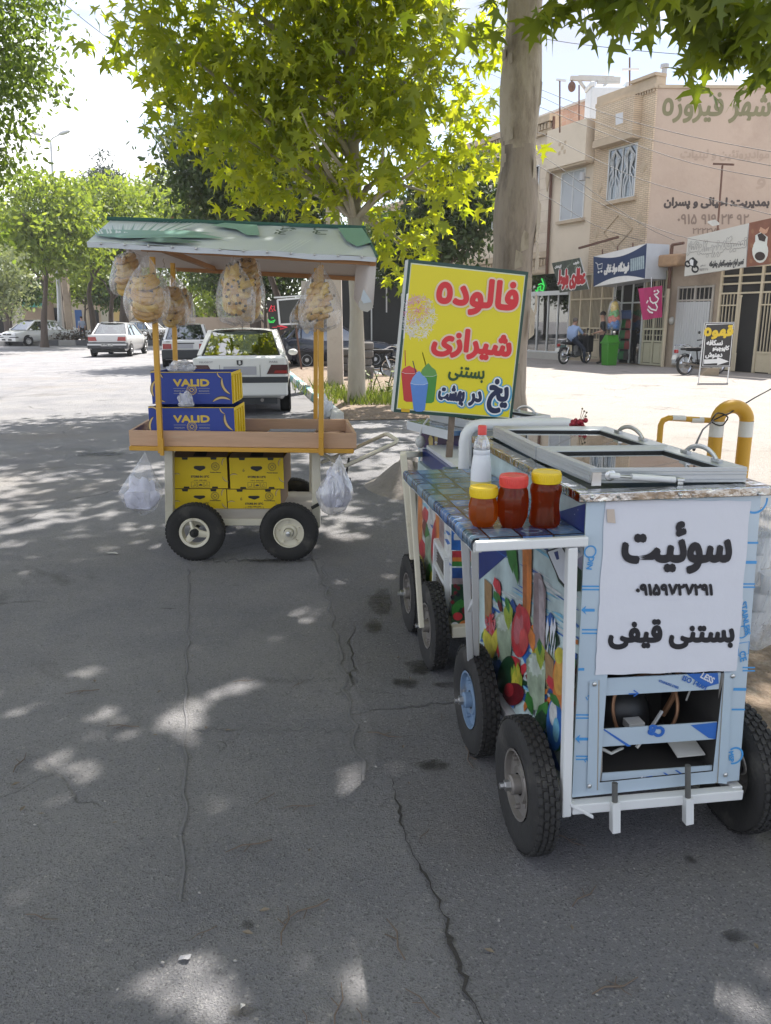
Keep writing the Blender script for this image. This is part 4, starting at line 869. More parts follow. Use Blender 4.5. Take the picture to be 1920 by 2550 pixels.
def cup(cx, top, w1, w2, bot, m1, m2, o, dome, straw, ms):
 ar.m(ms); stroke(ar, [zl(straw[0], straw[1], o), zl(straw[2], straw[3], o)], .004, nrm)
 zpoly(m2, [(cx - w1, top + 18), (cx - w1 * .75, top - dome * .35), (cx - w1 * .3, top - dome * .8), (cx, top - dome), (cx + w1 * .35, top - dome * .6), (cx + w1 * .8, top - dome * .3), (cx + w1, top + 18), (cx + w1 * .5, top + 34), (cx - w1 * .5, top + 34)], o + .0002)
 zpoly(m1, [(cx - w1, top + 18), (cx - w1 * .5, top + 30), (cx + w1 * .5, top + 32), (cx + w1, top + 18), (cx + w2, bot - 15), (cx + w2 * .5, bot), (cx - w2 * .5, bot), (cx - w2, bot - 15)], o + .0004)
 ar.m(SWH); stroke(ar, [zl(cx - w1, top + 16, o + .0006), zl(cx - w1 * .5, top + 29, o + .0006), zl(cx + w1 * .5, top + 31, o + .0006), zl(cx + w1, top + 16, o + .0006)], .0012, nrm)
K_ = lambda n_, c_: mat('slush_' + n_, c_, .35, var=.12, sc=30)
cup(460, 1190, 78, 50, 1462, K_('green', (.05, .22, .03)), K_('green_ice', (.10, .26, .06)), .006, 90, (440, 1135, 405, 1005), K_('green', (.05, .22, .03)))
cup(288, 1165, 74, 52, 1450, K_('red', (.45, .03, .03)), K_('red_ice', (.52, .05, .05)), .0066, 42, (252, 1130, 248, 985), K_('red', (.45, .03, .03)))
cup(376, 1265, 80, 50, 1538, K_('blue', (.08, .20, .52)), K_('blue_ice', (.16, .30, .60)), .0074, 95, (350, 1205, 318, 1080), SNV)
zpoly(mat('sign_amber', (.55, .33, .01), .5), [(205, 1455), (295, 1460), (290, 1545), (215, 1540)], .0056)
ar.build('picture', pno)
ps = MB().m(mat('rusty_post', (.17, .13, .10), .8, var=.5, sc=25)); ps.tube([loc(at(1121, 1112, YS + .03)), loc(at(1125, 1040, YS + .03)), loc(at(1133, 900, YS + .03))], .016, 10); ps.tube([loc(at(1115, 1180, YS + .03)), loc(at(1121, 1100, YS + .03))], .022, 4); ps.build('post', sg, smooth=50)
# ---------------------------------------------------------------- banana cart
BO = Vector((-.975, 5.21, 0)); BI = Matrix.Translation(-BO)
def BL(x, y, Y): return BI @ at(x, y, Y)
bc = thing('banana_cart', 'wooden street vendor cart with sloping banner roof, yellow posts and cream wheels', 'vendor cart', BO)
OCH = mat('ochre_paint', (.55, .29, .028), .45, var=.15, sc=7, dirt=(.25, .12, .04), dsc=9, dth=.62)
WOOD = mat('raw_wood', (.50, .315, .205), .65, var=.22, sc=5, bump=.2, bsc=20, stretch=(.6, 6, 6), dirt=(.5, .42, .3), dsc=3, dth=.6)
WOODD = mat('wood_inside', (.24, .15, .10), .75, var=.3, sc=5, stretch=(.6, 6, 6))
dk = MB(); Zt = .892; H1 = .10
fl, frr, br_, bl_ = Vector((-1.672, 5.10, .898)), Vector((-.19, 5.10, .878)), Vector((-.275, 5.80, .886)), Vector((-1.737, 5.80, .892))
C4 = [BI @ p for p in (fl, frr, br_, bl_)]
def board(a, b_, h, th, mb, m_):
 n = (b_ - a).cross(Vector((0, 0, 1))).normalized(); mb.m(m_).prism([a, b_, b_ - Vector((0, 0, h)), a - Vector((0, 0, h))], -n * th)
board(C4[0], C4[1], H1, .022, dk, WOOD); board(C4[1] + Vector((0, .023, 0)), C4[2] - Vector((0, .023, 0)), H1, .022, dk, WOOD); board(C4[2], C4[3], H1, .022, dk, WOOD); board(C4[3] - Vector((0, .023, 0)), C4[0] + Vector((0, .023, 0)), H1, .022, dk, WOOD)
dz = Vector((0, 0, -.085)); dk.m(WOODD).prism([C4[0] + dz + Vector((.025, .025, 0)), C4[1] + dz + Vector((-.025, .025, 0)), C4[2] + dz + Vector((-.025, -.025, 0)), C4[3] + dz + Vector((.025, -.025, 0))], (0, 0, -.012))
dko = dk.build('tray', bc, bevel=.003)
rl = MB().m(OCH)
dzr = Vector((0, 0, -.116))
rl.bar(C4[0] + dzr + Vector((0, -.002, 0)), C4[1] + dzr + Vector((-.02, -.002, 0)), .028); rl.bar(C4[3] + dzr, C4[2] + dzr, .028); rl.bar(C4[0] + dzr + Vector((.012, .016, 0)), C4[3] + dzr + Vector((.012, -.016, 0)), .028); rl.bar(C4[1] + dzr + Vector((-.03, .016, 0)), C4[2] + dzr + Vector((-.03, -.016, 0)), .028)
rl.build('tray_frame', bc, bevel=.002)
# roof posts
def post(x0, y0, x1, y1, Y, w=.032, name='roof_post'):
 MB().m(OCH).bar(BL(x0, y0, Y), BL(x1, y1, Y), w).build(name, bc, bevel=.003)
post(379, 640, 401, 1128, 5.06); post(430, 655, 441, 1060, 5.83, .030); post(799, 660, 800, 1132, 5.06); post(787, 668, 786, 1060, 5.83, .030)
cl = MB().m(OCH)
for x in (403, 801): cl.bar(BL(x, 1092, 5.035), BL(x + 1, 1134, 5.035), .022)
cl.build('post_clamp', bc)
# roof: banner sheet over two slopes
def banner_mat():
 m = mat('banner_cloth', (.54, .57, .61), .35, var=.08, sc=3, bump=.12, bsc=7, dirt=(.6, .62, .62), dsc=2.2, dth=.55); return m
BAN = banner_mat(); BGR = mat('banner_green', (.16, .32, .27), .4, var=.15, sc=4); BDG = mat('banner_dark_green', (.035, .10, .085), .45, var=.2); BLT = mat('banner_pale', (.66, .7, .71), .4, var=.1); UND = mat('roof_lining', (.58, .53, .50), .7, var=.06, sc=3, bump=.1, bsc=8)
YF, YR, YB = 4.85, 5.45, 5.97
f0, f1 = BL(216, 603, YF), BL(936, 640, YF); g0, g1 = BL(275, 549, YR), BL(907, 571, YR); k0, k1 = BL(386, 658, YB), BL(905, 683, YB)
k0 = Vector((g0.x - .02, k0.y, k0.z));
rf = MB().m(BAN)
def rgrid(a, b_, c, d, nx, ny, amp, th=.004):
 vs = []
 for j in range(ny + 1):
  for i in range(nx + 1):
   s, t = i / nx, j / ny; p = a.lerp(b_, s).lerp(d.lerp(c, s), t); q = amp * noise.noise(Vector((s * 7, t * 2, 5))); vs.append(p + Vector((0, 0, q)))
 return vs, [(j * (nx + 1) + i, j * (nx + 1) + i + 1, (j + 1) * (nx + 1) + i + 1, (j + 1) * (nx + 1) + i) for j in range(ny) for i in range(nx)]
rf.add(*rgrid(f0, f1, g1, g0, 30, 6, .008)); rf.add(*rgrid(g0, g1, k1, k0, 30, 6, .008))
dn = Vector((0, 0, -.028)); rf.add(*rgrid(f0 + dn + Vector((0, .006, 0)), f1 + dn + Vector((0, .006, 0)), f1, f0, 30, 1, .008))
fo = rf.build('roof_banner', bc, smooth=50)
u = MB().m(UND); o = Vector((0, 0, -.018)); e = Vector((0, .012, 0))
u.poly([f0 + o + e, f1 + o + e, g1 + o, g0 + o]); u.poly([g0 + o, g1 + o, k1 + o, k0 + o]); u.build('roof_lining', bc)
hem = MB().m(BDG); hem.tube([g0 + Vector((-.02, 0, .012)), g0.lerp(g1, .3) + Vector((0, 0, .012)), g1 + Vector((.01, 0, .01))], .014, 6); hem.tube([g1 + Vector((0, -.01, .004)), f1 + Vector((.006, 0, .004))], .009, 6); hem.build('hem', fo)
nR = (f1 - f0).cross(g0 - f0).normalized()
nR2 = (f1 - f0).cross(g1 - f1).normalized()
def RP(x, y, off=.006):
 a, b_ = BI @ onp(x, y, BO + f0, nR), BI @ onp(x, y, BO + f1, nR2); t_ = max(0, min(1, (x - 330) / 450)); return a.lerp(b_, t_) + nR * (off + .008)
pt = MB()
def rpoly(m_, pts, off=.008): pt.m(m_).poly([RP(*p, off) for p in pts])
rpoly(BGR, [(525, 567), (560, 561), (640, 566), (647, 592), (615, 592), (590, 578)]); rpoly(BGR, [(842, 574), (902, 574), (925, 610), (890, 621), (862, 606)])
rr = random.Random(21)
for k in range(30):       # palm leaf
 t = k / 29; x0 = 240 + t * 200; y0 = 590 - 10 * t; a = -1.9 + t * 1.35; l = 30 + 34 * t
 x1, y1 = x0 + l * math.cos(a) * 1.4, max(556, y0 + l * math.sin(a) * .6); rpoly(BLT if k % 3 else BGR, [(x0, y0), (x0 + 7, y0 + 1), (x1 + 1, y1)], .0085)
 x1, y1 = x0 + l * 1.7 * math.cos(-a * .35), min(600, y0 + l * math.sin(-a * .35) * .25 + 5); rpoly(BGR, [(x0, y0 + 2), (x0 + 4, y0 - 1), (x1, y1)], .0087)
rpoly(BGR, [(236, 588), (260, 578), (420, 581), (500, 588), (560, 600), (420, 598), (300, 600)], .0081); rpoly(BDG, [(340, 606), (380, 598), (440, 600), (505, 610), (470, 612), (400, 611)], .0084)
ux = (f1 - f0).normalized(); uy = nR.cross(ux).normalized()
pt.m(mat('banner_ink', (.07, .10, .10), .5)); letters(pt, 'بی‌رنگ'.replace('\u200c', ''), RP(712, 583, .012), -uy, ux, .26, .12, .004, .004); letters(pt, 'لیل', RP(797, 585, .012), -uy, ux, .2, .09, .003, .004)
for k in range(4): rpoly(BLT, [(690 + k * 12, 632), (693 + k * 12, 632), (740 + k * 12, 604), (737 + k * 12, 604)], .0088)
pt.build('banner_print', fo)
rv = MB().m(STEEL)
for k in range(12):
 t = (k + .6) / 12.2; rv.ball(f0.lerp(f1, t) + Vector((0, -.004, -.004)), .008, 8, 6)
rv.build('rivet', fo, smooth=60)
bmx = MB().m(mat('beam_wood', (.33, .16, .06), .6, var=.2, sc=6, stretch=(.6, 6, 6)))
o = Vector((0, 0, -.034)); bmx.bar(k0 + o + Vector((.3, 0, 0)), k1 + o, .03); bmx.bar(k1 + o, g1 + o + Vector((-.02, 0, 0)), .03); bmx.bar(f1 + o + Vector((-.02, .04, 0)), g1 + o + Vector((-.02, 0, 0)), .03); bmx.bar(f0 + o + Vector((.42, .04, 0)), k0 + o + Vector((.58, 0, 0)), .03); bmx.bar(f0 + o + Vector((.3, .06, 0)), f1 + o + Vector((0, .06, 0)), .024)
bmx.build('roof_beam', bc)
fl_ = MB().m(UND); vs = []; nx, ny = 8, 12
for j in range(ny + 1):
 for i in range(nx + 1):
  s, t = i / nx, j / ny; x = 888 + 50 * s - 8 * t; y = 642 + (100 + 34 * math.sin(s * 2.6)) * t; Y = YF + .02 + .5 * (1 - s) * .5 + .04 * math.sin(s * 7 + t * 2); vs.append(BL(x, y, Y))
fl_.add(vs, [(j * (nx + 1) + i, j * (nx + 1) + i + 1, (j + 1) * (nx + 1) + i + 1, (j + 1) * (nx + 1) + i) for j in range(ny) for i in range(nx)])
fl_.build('side_flap', bc, smooth=60)
cr_ = MB().m(mat('flap_outside', (.40, .38, .35), .6)).poly([BL(x, y, 4.84) for x, y in ((897, 745), (903, 752), (925, 752), (930, 766), (915, 777), (897, 772), (893, 758))]); cr_.m(mat('flap_blue', (.45, .5, .55), .5)).poly([BL(x, y, 4.835) for x, y in ((905, 720), (926, 752), (905, 756), (899, 744))]); cr_.build('flap_curl', bc)
# lower frame, posts and lower deck
fm_ = MB().m(CREAM)
fm_.bar(BL(422, 1118, 5.32), BL(424, 1312, 5.32), .055); fm_.bar(BL(787, 1118, 5.32), BL(788, 1312, 5.32), .055); fm_.bar(BL(440, 1095, 5.95), BL(442, 1270, 5.95), .05); fm_.bar(BL(779, 1095, 5.95), BL(779, 1270, 5.95), .05)
fm_.prism([BL(424, 1293, 5.31), BL(788, 1293, 5.31), BL(788, 1309, 5.31), BL(424, 1309, 5.31)], (0, .03, 0))
fm_.bar(BL(424, 1295, 5.33), BL(442, 1255, 5.95), .04); fm_.bar(BL(788, 1295, 5.33), BL(779, 1255, 5.95), .04)
fm_.build('lower_frame', bc, bevel=.003)
ld = MB().m(mat('grey_wood', (.40, .36, .31), .75, var=.25, sc=4, stretch=(.6, 6, 6), bump=.2)); ld.prism([BL(430, 1268, 5.325), BL(782, 1268, 5.325), BL(782, 1292, 5.325), BL(430, 1292, 5.325)], (0, .02, 0)); a, b_ = BL(430, 1268, 5.36), BL(782, 1268, 5.36); ld.prism([a, b_, b_ + Vector((0, .58, 0)), a + Vector((0, .58, 0))], (0, 0, -.015)); ld.m(WOODD).prism([BL(640, 1232, 5.9), BL(775, 1232, 5.9), BL(775, 1262, 5.9), BL(640, 1262, 5.9)], (0, .02, 0)); ld.build('lower_deck', bc)
for (x, y, st) in ((-1.292, 5.17, 'spoke'), (-.655, 5.17, 'disc')):
 w_ = cart_wheel(bc, BI @ Vector((x, y, .1965)), -1, .1965, .092, CREAM, st); w_.rotation_euler = (w_.rotation_euler.x, 0, R(90))
for (x, y) in ((-1.33, 6.03), (-.72, 6.03)):
 w_ = cart_wheel(bc, BI @ Vector((x, y, .1965)), 1, .1965, .092, CREAM, 'disc'); w_.rotation_euler = (w_.rotation_euler.x, 0, R(90))
for x in (-1.31, -.69): MB().m(BLACK).tube([BI @ Vector((x, 5.15, .196)), BI @ Vector((x, 6.05, .196))], .014, 8).build('axle', bc)
hd = MB().m(CREAM)
hd.tube([BL(792, 1128, 5.4), BL(812, 1135, 5.35), BL(850, 1158, 5.3), BL(862, 1160, 5.2), BL(985, 1103, 5.0), BL(989, 1096, 5.02), BL(966, 1082, 5.35), BL(958, 1082, 5.4), BL(880, 1118, 5.55), BL(800, 1152, 5.6)], .0135, 8); hd.build('push_handle', bc, smooth=60)
lv_ = MB().m(BLACK); lv_.tube([BL(869, 1140, 5.2), BL(862, 1182, 5.2), BL(868, 1195, 5.2)], .008, 6); lv_.box(BL(868, 1196, 5.2), (.03, .03, .03)); lv_.tube([BL(795, 1255, 5.25), BL(776, 1265, 5.25)], .012, 8); lv_.build('brake_lever', bc)
# trays left lying in the cart
for k, (a, b_, yy, w_) in enumerate(((662, 788, 1049, .30), (664, 790, 1064, .36))):
 q = at((a + b_) / 2, yy, 5.62 - k * .2); t = MB().m(STEEL); x_ = q.x; t.b2(-.34 / 2, .34 / 2, -.10, .10, 0, .006)
 for s in (-1, 1): t.b2(-.17, .17, s * .1 - .003 * s, s * .1, .006, .02); t.b2(s * .17 - .003 * s, s * .17, -.097, .097, .006, .02)
 t.m(mat('pan_dark', (.06, .06, .065), .3, metal=.6)).b2(-.16, .16, -.09, .09, .0065, .008)
 o = t.build('metal_tray', None, (x_, 5.64 - k * .30, .800)); tag(o, 'flat steel tray at the back of the cart bed' if k == 0 else 'flat steel tray nearer the front board of the cart bed', 'tray', 'steel trays on the banana cart')
# boxes
CBY = mat('carton_yellow', (.66, .47, .004), .6, var=.1, sc=8, dirt=(.25, .22, .02), dsc=6, dth=.66); CBB = mat('carton_blue', (.02, .045, .27), .55, var=.12, sc=6); CBR = mat('carton_brown', (.17, .11, .065), .8, var=.2, sc=8); CBK = mat('carton_print', (.06, .045, .03), .6); CGO = mat('carton_gold', (.60, .42, .06), .5, var=.1); CLN = mat('carton_line', (.26, .26, .30), .5); CPE = mat('carton_peel', (.58, .42, .18), .5, var=.1)
def banana_icon(mb, fx, c, s, ang, m1, m2, lift):
 for sc_, m_, lf in ((1.0, m1, lift), (.72, m2, lift + .0004)):
  pts = []
  for i in range(9):
   t = -1 + 2 * i / 8; pts.append((t, .35 * (1 - t * t) + .16 * sc_ * (1 - t ** 4)))
  for i in range(9):
   t = 1 - 2 * i / 8; pts.append((t, .35 * (1 - t * t) - .16 * sc_ * (1 - t ** 4)))
  mb.m(m_).poly([fx(c[0] + s * (x * math.cos(ang) - y * math.sin(ang)) * (sc_ * .3 + .7), c[1] + s * (x * math.sin(ang) + y * math.cos(ang)) * (sc_ * .3 + .7), lf) for x, y in pts])
def seal(mb, fx, c, r, m_, lift, teeth=18):
 n_ = Vector((0, -1, 0)); P_ = [fx(c[0] + r * (1 + .07 * (1 if i % 2 else -1)) * math.cos(math.pi * i / teeth), c[1] + r * (1 + .07 * (1 if i % 2 else -1)) * math.sin(math.pi * i / teeth), lift) for i in range(2 * teeth + 1)]
 mb.m(m_); stroke(mb, P_, r * .13, n_); stroke(mb, [fx(c[0] + r * .72 * math.cos(2 * math.pi * i / 24), c[1] + r * .72 * math.sin(2 * math.pi * i / 24), lift) for i in range(25)], r * .06, n_)
 for s in (1, -1): stroke(mb, [fx(c[0] + s * r * .36 * math.cos(t) * (1.1 - t * .12), c[1] + s * r * .36 * math.sin(t) * 1.1, lift) for t in (-.6, 0, .6, 1.2, 1.8, 2.4)], r * .17, n_)
def yellow_box(label, x0, y0, x1, y1, Y, dep, six):
 a, b_ = at(x0, y1, Y), at(x1, y0, Y); W, Hh = b_.x - a.x, b_.z - a.z
 t = thing('banana_carton', label, 'carton', (a.x + W / 2, Y, a.z), 0, 'yellow banana cartons under the cart'); fx = lambda x, z, lf=.0012: Vector((x, -lf, z)); h = W / 2
 mb = MB().m(CBY); mb.b2(-h, h, 0, .004, 0, Hh); mb.b2(-h, h, dep - .004, dep, 0, Hh); mb.b2(-h, -h + .004, .004, dep - .004, 0, Hh); mb.m(CBR).b2(h - .004, h, .004, dep - .004, 0, Hh); mb.b2(-h + .004, h - .004, .004, dep - .004, .002, .006)
 ca = mb.build('carton', t)
 lidm = MB().m(CBR)
 lidm.add([(-h, .001, Hh), (h, .001, Hh), (h - .004, .15, Hh + .045), (-h + .01, .15, Hh + .045)], [(0, 1, 2, 3)]); lidm.add([(-h, .2, Hh), (-h + .01, .15, Hh + .045), (h - .004, .15, Hh + .045), (h, .3, Hh)], [(0, 1, 2, 3)]); lidm.m(BLACK).add([(-.045, .012, Hh + .006), (.045, .012, Hh + .006), (.04, .148, Hh + .047), (-.035, .148, Hh + .047)], [(0, 1, 2, 3)]); lidm.build('flap', t)
 p = MB()
 p.m(BLACK).poly([fx(x, z) for x, z in ((-.041, Hh * .70), (-.03, Hh * .73), (.03, Hh * .73), (.041, Hh * .70), (.038, Hh * .64), (.003, Hh * .56), (-.038, Hh * .64))])
 for x in (-.098, .10): p.poly([fx(x - .022, Hh), fx(x + .022, Hh), fx(x + .018, Hh - .016), fx(x - .018, Hh - .016)]); p.poly([fx(x - .022, .001), fx(x + .022, .001), fx(x + .018, .013), fx(x - .018, .013)])
 seal(p, fx, (h * .58, Hh * .71), .027, CBK, .0013); U, V = Vector((1, 0, 0)), Vector((0, 0, 1))
 p.m(CBK); letters(p, 'STORE IN 13°C', fx(0, Hh * .385), U, V, .125, .014, .0012, .0003, step=.00003); letters(p, '+91 99100', fx(0, Hh * .26), U, V, .09, .008, .0004, .0003, step=.00003); letters(p, 'Premium Bananas', fx(h * .58, Hh * .52), U, V, .075, .009, .0004, .0003, step=.00003)
 for k in (-1, 0, 1):
  c = (k * .045, Hh * .12); s = .019; stroke(p, [fx(c[0] + s * x, c[1] + s * z) for x, z in ((-1, -1), (1, -1), (1, 1), (-1, 1), (-1, -1))], .0028, (0, -1, 0))
 stroke(p, [fx(.045 + .011 * x, Hh * .12 + .011 * z) for x, z in ((-1, -.8), (1, -.8), (0, 1), (-1, -.8))], .003, (0, -1, 0)); p.poly([fx(x, Hh * .12 + z) for x, z in ((-.013, -.008), (.013, -.008), (.012, .002), (0, .006), (-.01, .0))]); stroke(p, [fx(-.045 + x, Hh * .12 + z) for x, z in ((-.01, -.01), (.008, -.008), (.006, .01))], .004, (0, -1, 0))
 for c, an in (((-h + .025, Hh * .43), .15), ((h - .02, Hh * .86), 1.2), ((h - .012, Hh * .3), 2.4)): banana_icon(p, fx, c, .03, an, CBK, CPE, .0013)
 if six: p.m(mat('carton_scrawl', (.22, .16, .04), .7)); letters(p, '6', fx(-h * .48, Hh * .6), Vector((1, 0, .2)), V, .014, .022, .0005, .0003)
 p.build('carton_print', ca)
yellow_box('upper left yellow carton under the cart', 432, 1139, 564, 1216, 5.37, .42, False); yellow_box('upper right yellow carton under the cart, by the open gap', 574, 1140, 705, 1217, 5.37, .42, True)
yellow_box('lower left yellow carton, half behind the spoked wheel', 432, 1218, 563, 1276, 5.375, .42, False); yellow_box('lower right yellow carton resting on the grey deck, near the plain wheel', 568, 1219, 698, 1276, 5.375, .42, True)
def blue_box(label, x0, y0, x1, y1, Y, dep, cut=0.):
 a, b_ = at(x0, y1, Y), at(x1, y0, Y); W, Hh = b_.x - a.x, b_.z - a.z; h = W / 2
 t = thing('banana_carton', label, 'carton', (a.x + h, Y, a.z), 0, 'blue banana cartons on the cart bed'); fx = lambda x, z, lf=.0012: Vector((x, -lf, z))
 mb = MB().m(CBB); mb.b2(-h, h, 0, .004, 0, Hh); mb.b2(-h, h, dep - .004, dep, 0, Hh); mb.b2(-h, -h + .004, .004, dep - .004, 0, Hh); mb.m(CBY).b2(h - .004, h, .004, dep - .004, 0, Hh); mb.m(CBR).b2(-h + .004, h - .004, .004, dep - .004, 0, .006); mb.m(CBY).b2(-h, h, -.001, .005, Hh + .0005, Hh + .004)
 for k in range(4): mb.m(CBY).b2(h, h + .012, .02 + k * .09, .06 + k * .09, .01, Hh - .02)
 ca = mb.build('carton', t); p = MB(); U, V = Vector((1, 0, 0)), Vector((0, 0, 1)); zc = Hh * .68
 p.m(CGO); letters(p, 'VALID', fx(0, zc), U, V, .232, .042, .0035, .0003, step=.00003)
 for q in ((-.112, .026), (.105, .02)): pass
 seal(p, fx, (0, Hh * .45), .031, CGO, .0013)
 p.m(CLN)
 for s in (-1, 1):
  for z in (Hh * .50, Hh * .335): stroke(p, [fx(s * .12, z), fx(s * .04, z)], .003, (0, -1, 0))
 letters(p, 'PREMIUM', fx(-.082, Hh * .415), U, V, .066, .010, .0004, .0003, step=.00003); letters(p, 'BANANAS', fx(.082, Hh * .415), U, V, .066, .010, .0004, .0003, step=.00003)
 for c, an, s in (((-h + .04, Hh * .93), -.5, .05), ((-h + .022, Hh * .5), 1.4, .06), ((h - .075, Hh * .93), 2.2, .03), ((h - .035, Hh * .58), 2.0, .065), ((h - .07, Hh * .10), .1, .065), ((-h + .05, Hh * .04), .1, .04)): banana_icon(p, fx, c, s, an, CBK, CPE, .0013)
 p.build('carton_print', ca)
blue_box('upper blue banana carton, stacked on the other', 380, 928, 575, 1006, 5.235, .36); blue_box('lower blue banana carton, sunk in the wooden bed', 375, 1016, 582, 1100, 5.16, .40)
# crumpled bags between and on the cartons
def crumple(name, label, c, r, seed, m_, sub=3):
 bm = bmesh.new(); bmesh.ops.create_icosphere(bm, subdivisions=sub, radius=1)
 for v in bm.verts:
  q = 1 + .5 * noise.noise(v.co * 1.6 + Vector((seed, 0, 0))) + .22 * noise.noise(v.co * 4 + Vector((0, seed, 0))); v.co = Vector((v.co.x * r[0] * q, v.co.y * r[1] * q, max(0, (v.co.z * .9 + .5) * r[2] * q)))
 me = bpy.data.meshes.new(name); bm.to_mesh(me); bm.free(); me.materials.append(m_); me.shade_smooth(); me.set_sharp_from_angle(angle=R(38)); o = bpy.data.objects.new(name, me); COL.objects.link(o); o.location = c
 if label: tag(o, label, 'plastic bag')
 return o
PBAG = film('bag_milky', (.80, .80, .84), .55, .25, .8, 18, .75)
crumple('plastic_bag', 'crumpled clear bag wedged between the two blue cartons', at(462, 1012, 5.13), (.055, .03, .06), 3, PBAG); crumple('plastic_bag', 'milky crumpled bag on top of the blue cartons', at(452, 926, 5.4), (.09, .06, .05), 8, PBAG)
# hanging bags of bananas
BAG = film('bag_clear', (.86, .86, .86), .22, .12, 1., 16, .6)
BAN1 = mat('banana_skin', (.44, .235, .04), .5, var=.28, sc=14, dirt=(.13, .06, .02), dsc=16, dth=.57); BAN2 = mat('banana_skin_pale', (.54, .35, .09), .5, var=.2, sc=14, dirt=(.14, .07, .02), dsc=20, dth=.62); BTIP = mat('banana_tip', (.05, .035, .02), .8)
def banana(mb, pts, r, m_):
 n = len(pts); mb.m(m_).tube(pts, [r * (.35 + .65 * min(1, 3.2 * math.sin(math.pi * (.04 + .92 * i / (n - 1))) ** .9)) if 0 < i < n - 1 else r * .4 for i in range(n)], 7)
 a, b_ = Vector(pts[0]), Vector(pts[0]) + (Vector(pts[0]) - Vector(pts[1])).normalized() * r * .7; mb.m(BTIP).tube([a, b_], [r * .42, r * .3], 6)
 a, b_ = Vector(pts[-1]), Vector(pts[-1]) + (Vector(pts[-1]) - Vector(pts[-2])).normalized() * r * .5; mb.tube([a, b_], [r * .42, r * .36], 6)
def bunch(kind, hw, z0, z1, seed, hd=None):
 r_ = random.Random(seed); mb = MB(); hd = hd or hw * .72; H_ = z1 - z0
 prof = lambda t: (math.sin(math.pi * (.15 + .68 * t)) ** .6) * (1.04 - .36 * t)      # t 0 bottom .. 1 top
 if kind == 'stack':
  n = max(6, int(H_ / .0285)); tw = r_.uniform(-.3, .3)
  for k in range(n):
   t = (k + .5) / n; z = z0 + t * H_; a_ = hw * prof(t) * .93; b_ = hd * prof(t) * .93
   if k % 5 == 0: tw = r_.uniform(-.55, .55); tilt = r_.uniform(-.25, .25)
   sag = .020 + .045 * (1 - t)
   for q in (0, 1, 2):
    th0 = (-2.95, -1.45, .5)[q] + tw + r_.uniform(-.16, .16); ln = (1.75, 1.7, 2.2)[q] * r_.uniform(.85, 1.1); zo = r_.uniform(-.008, .008)
    pts = []
    for i in range(10):
     u_ = i / 9; th = th0 + ln * u_; fr2_ = math.cos(th + math.pi / 2) if q < 2 else 0
     pts.append((a_ * math.cos(th), b_ * math.sin(th), z + zo - sag * max(0, math.sin(-th)) + tilt * a_ * math.cos(th) + .012 * (u_ - .5) ** 2 * 4))
    banana(mb, pts, .0215 * r_.uniform(.9, 1.1), BAN1 if r_.random() < .7 else BAN2)
 elif kind == 'tips':
  for k in range(26):
   t = r_.uniform(.03, .97); z = z0 + t * H_; th = r_.uniform(math.pi, 2 * math.pi); a_ = hw * prof(t) * .8; b_ = hd * prof(t) * .8
   p0 = Vector((a_ * math.cos(th), b_ * math.sin(th), z)); d = Vector((math.cos(th) * .3 + r_.uniform(-.5, .5), math.sin(th) * .6, r_.uniform(-.7, .1))).normalized()
   banana(mb, [p0 - d * .10 + Vector((0, 0, .02)), p0 - d * .05 + Vector((0, 0, .01)), p0, p0 + d * .022], .021, BAN2 if r_.random() < .8 else BAN1)
  for k in range(8):
   t = (k + .5) / 8; z = z0 + t * H_ ; a_ = hw * prof(t) * .6; banana(mb, [(a_ * math.cos(q), hd * .5 * math.sin(q), z) for q in (0, -.7, -1.57, -2.3, -3.1)], .022, BAN1)
 else:
  n = max(5, int(H_ / .034))
  for k in range(n):
   t = (k + .5) / n; z = z0 + t * H_; a_ = hw * prof(t) * .88; b_ = hd * prof(t) * .85
   for c in range(3):
    th = math.pi + .45 + c * .78 + (.35 if k % 2 else 0) + r_.uniform(-.08, .08)
    pts = [(a_ * math.cos(th + q), b_ * math.sin(th + q), z + .010 * math.cos(q * 3.6) + r_.uniform(-.002, .002) + q * .02) for q in (-.52, -.28, 0, .28, .52)]
    banana(mb, pts, .0205, BAN2 if r_.random() < .6 else BAN1)
   banana(mb, [(a_ * .5, b_ * .4, z), (0, b_ * .6, z), (-a_ * .5, b_ * .4, z)], .022, BAN1)
 return mb
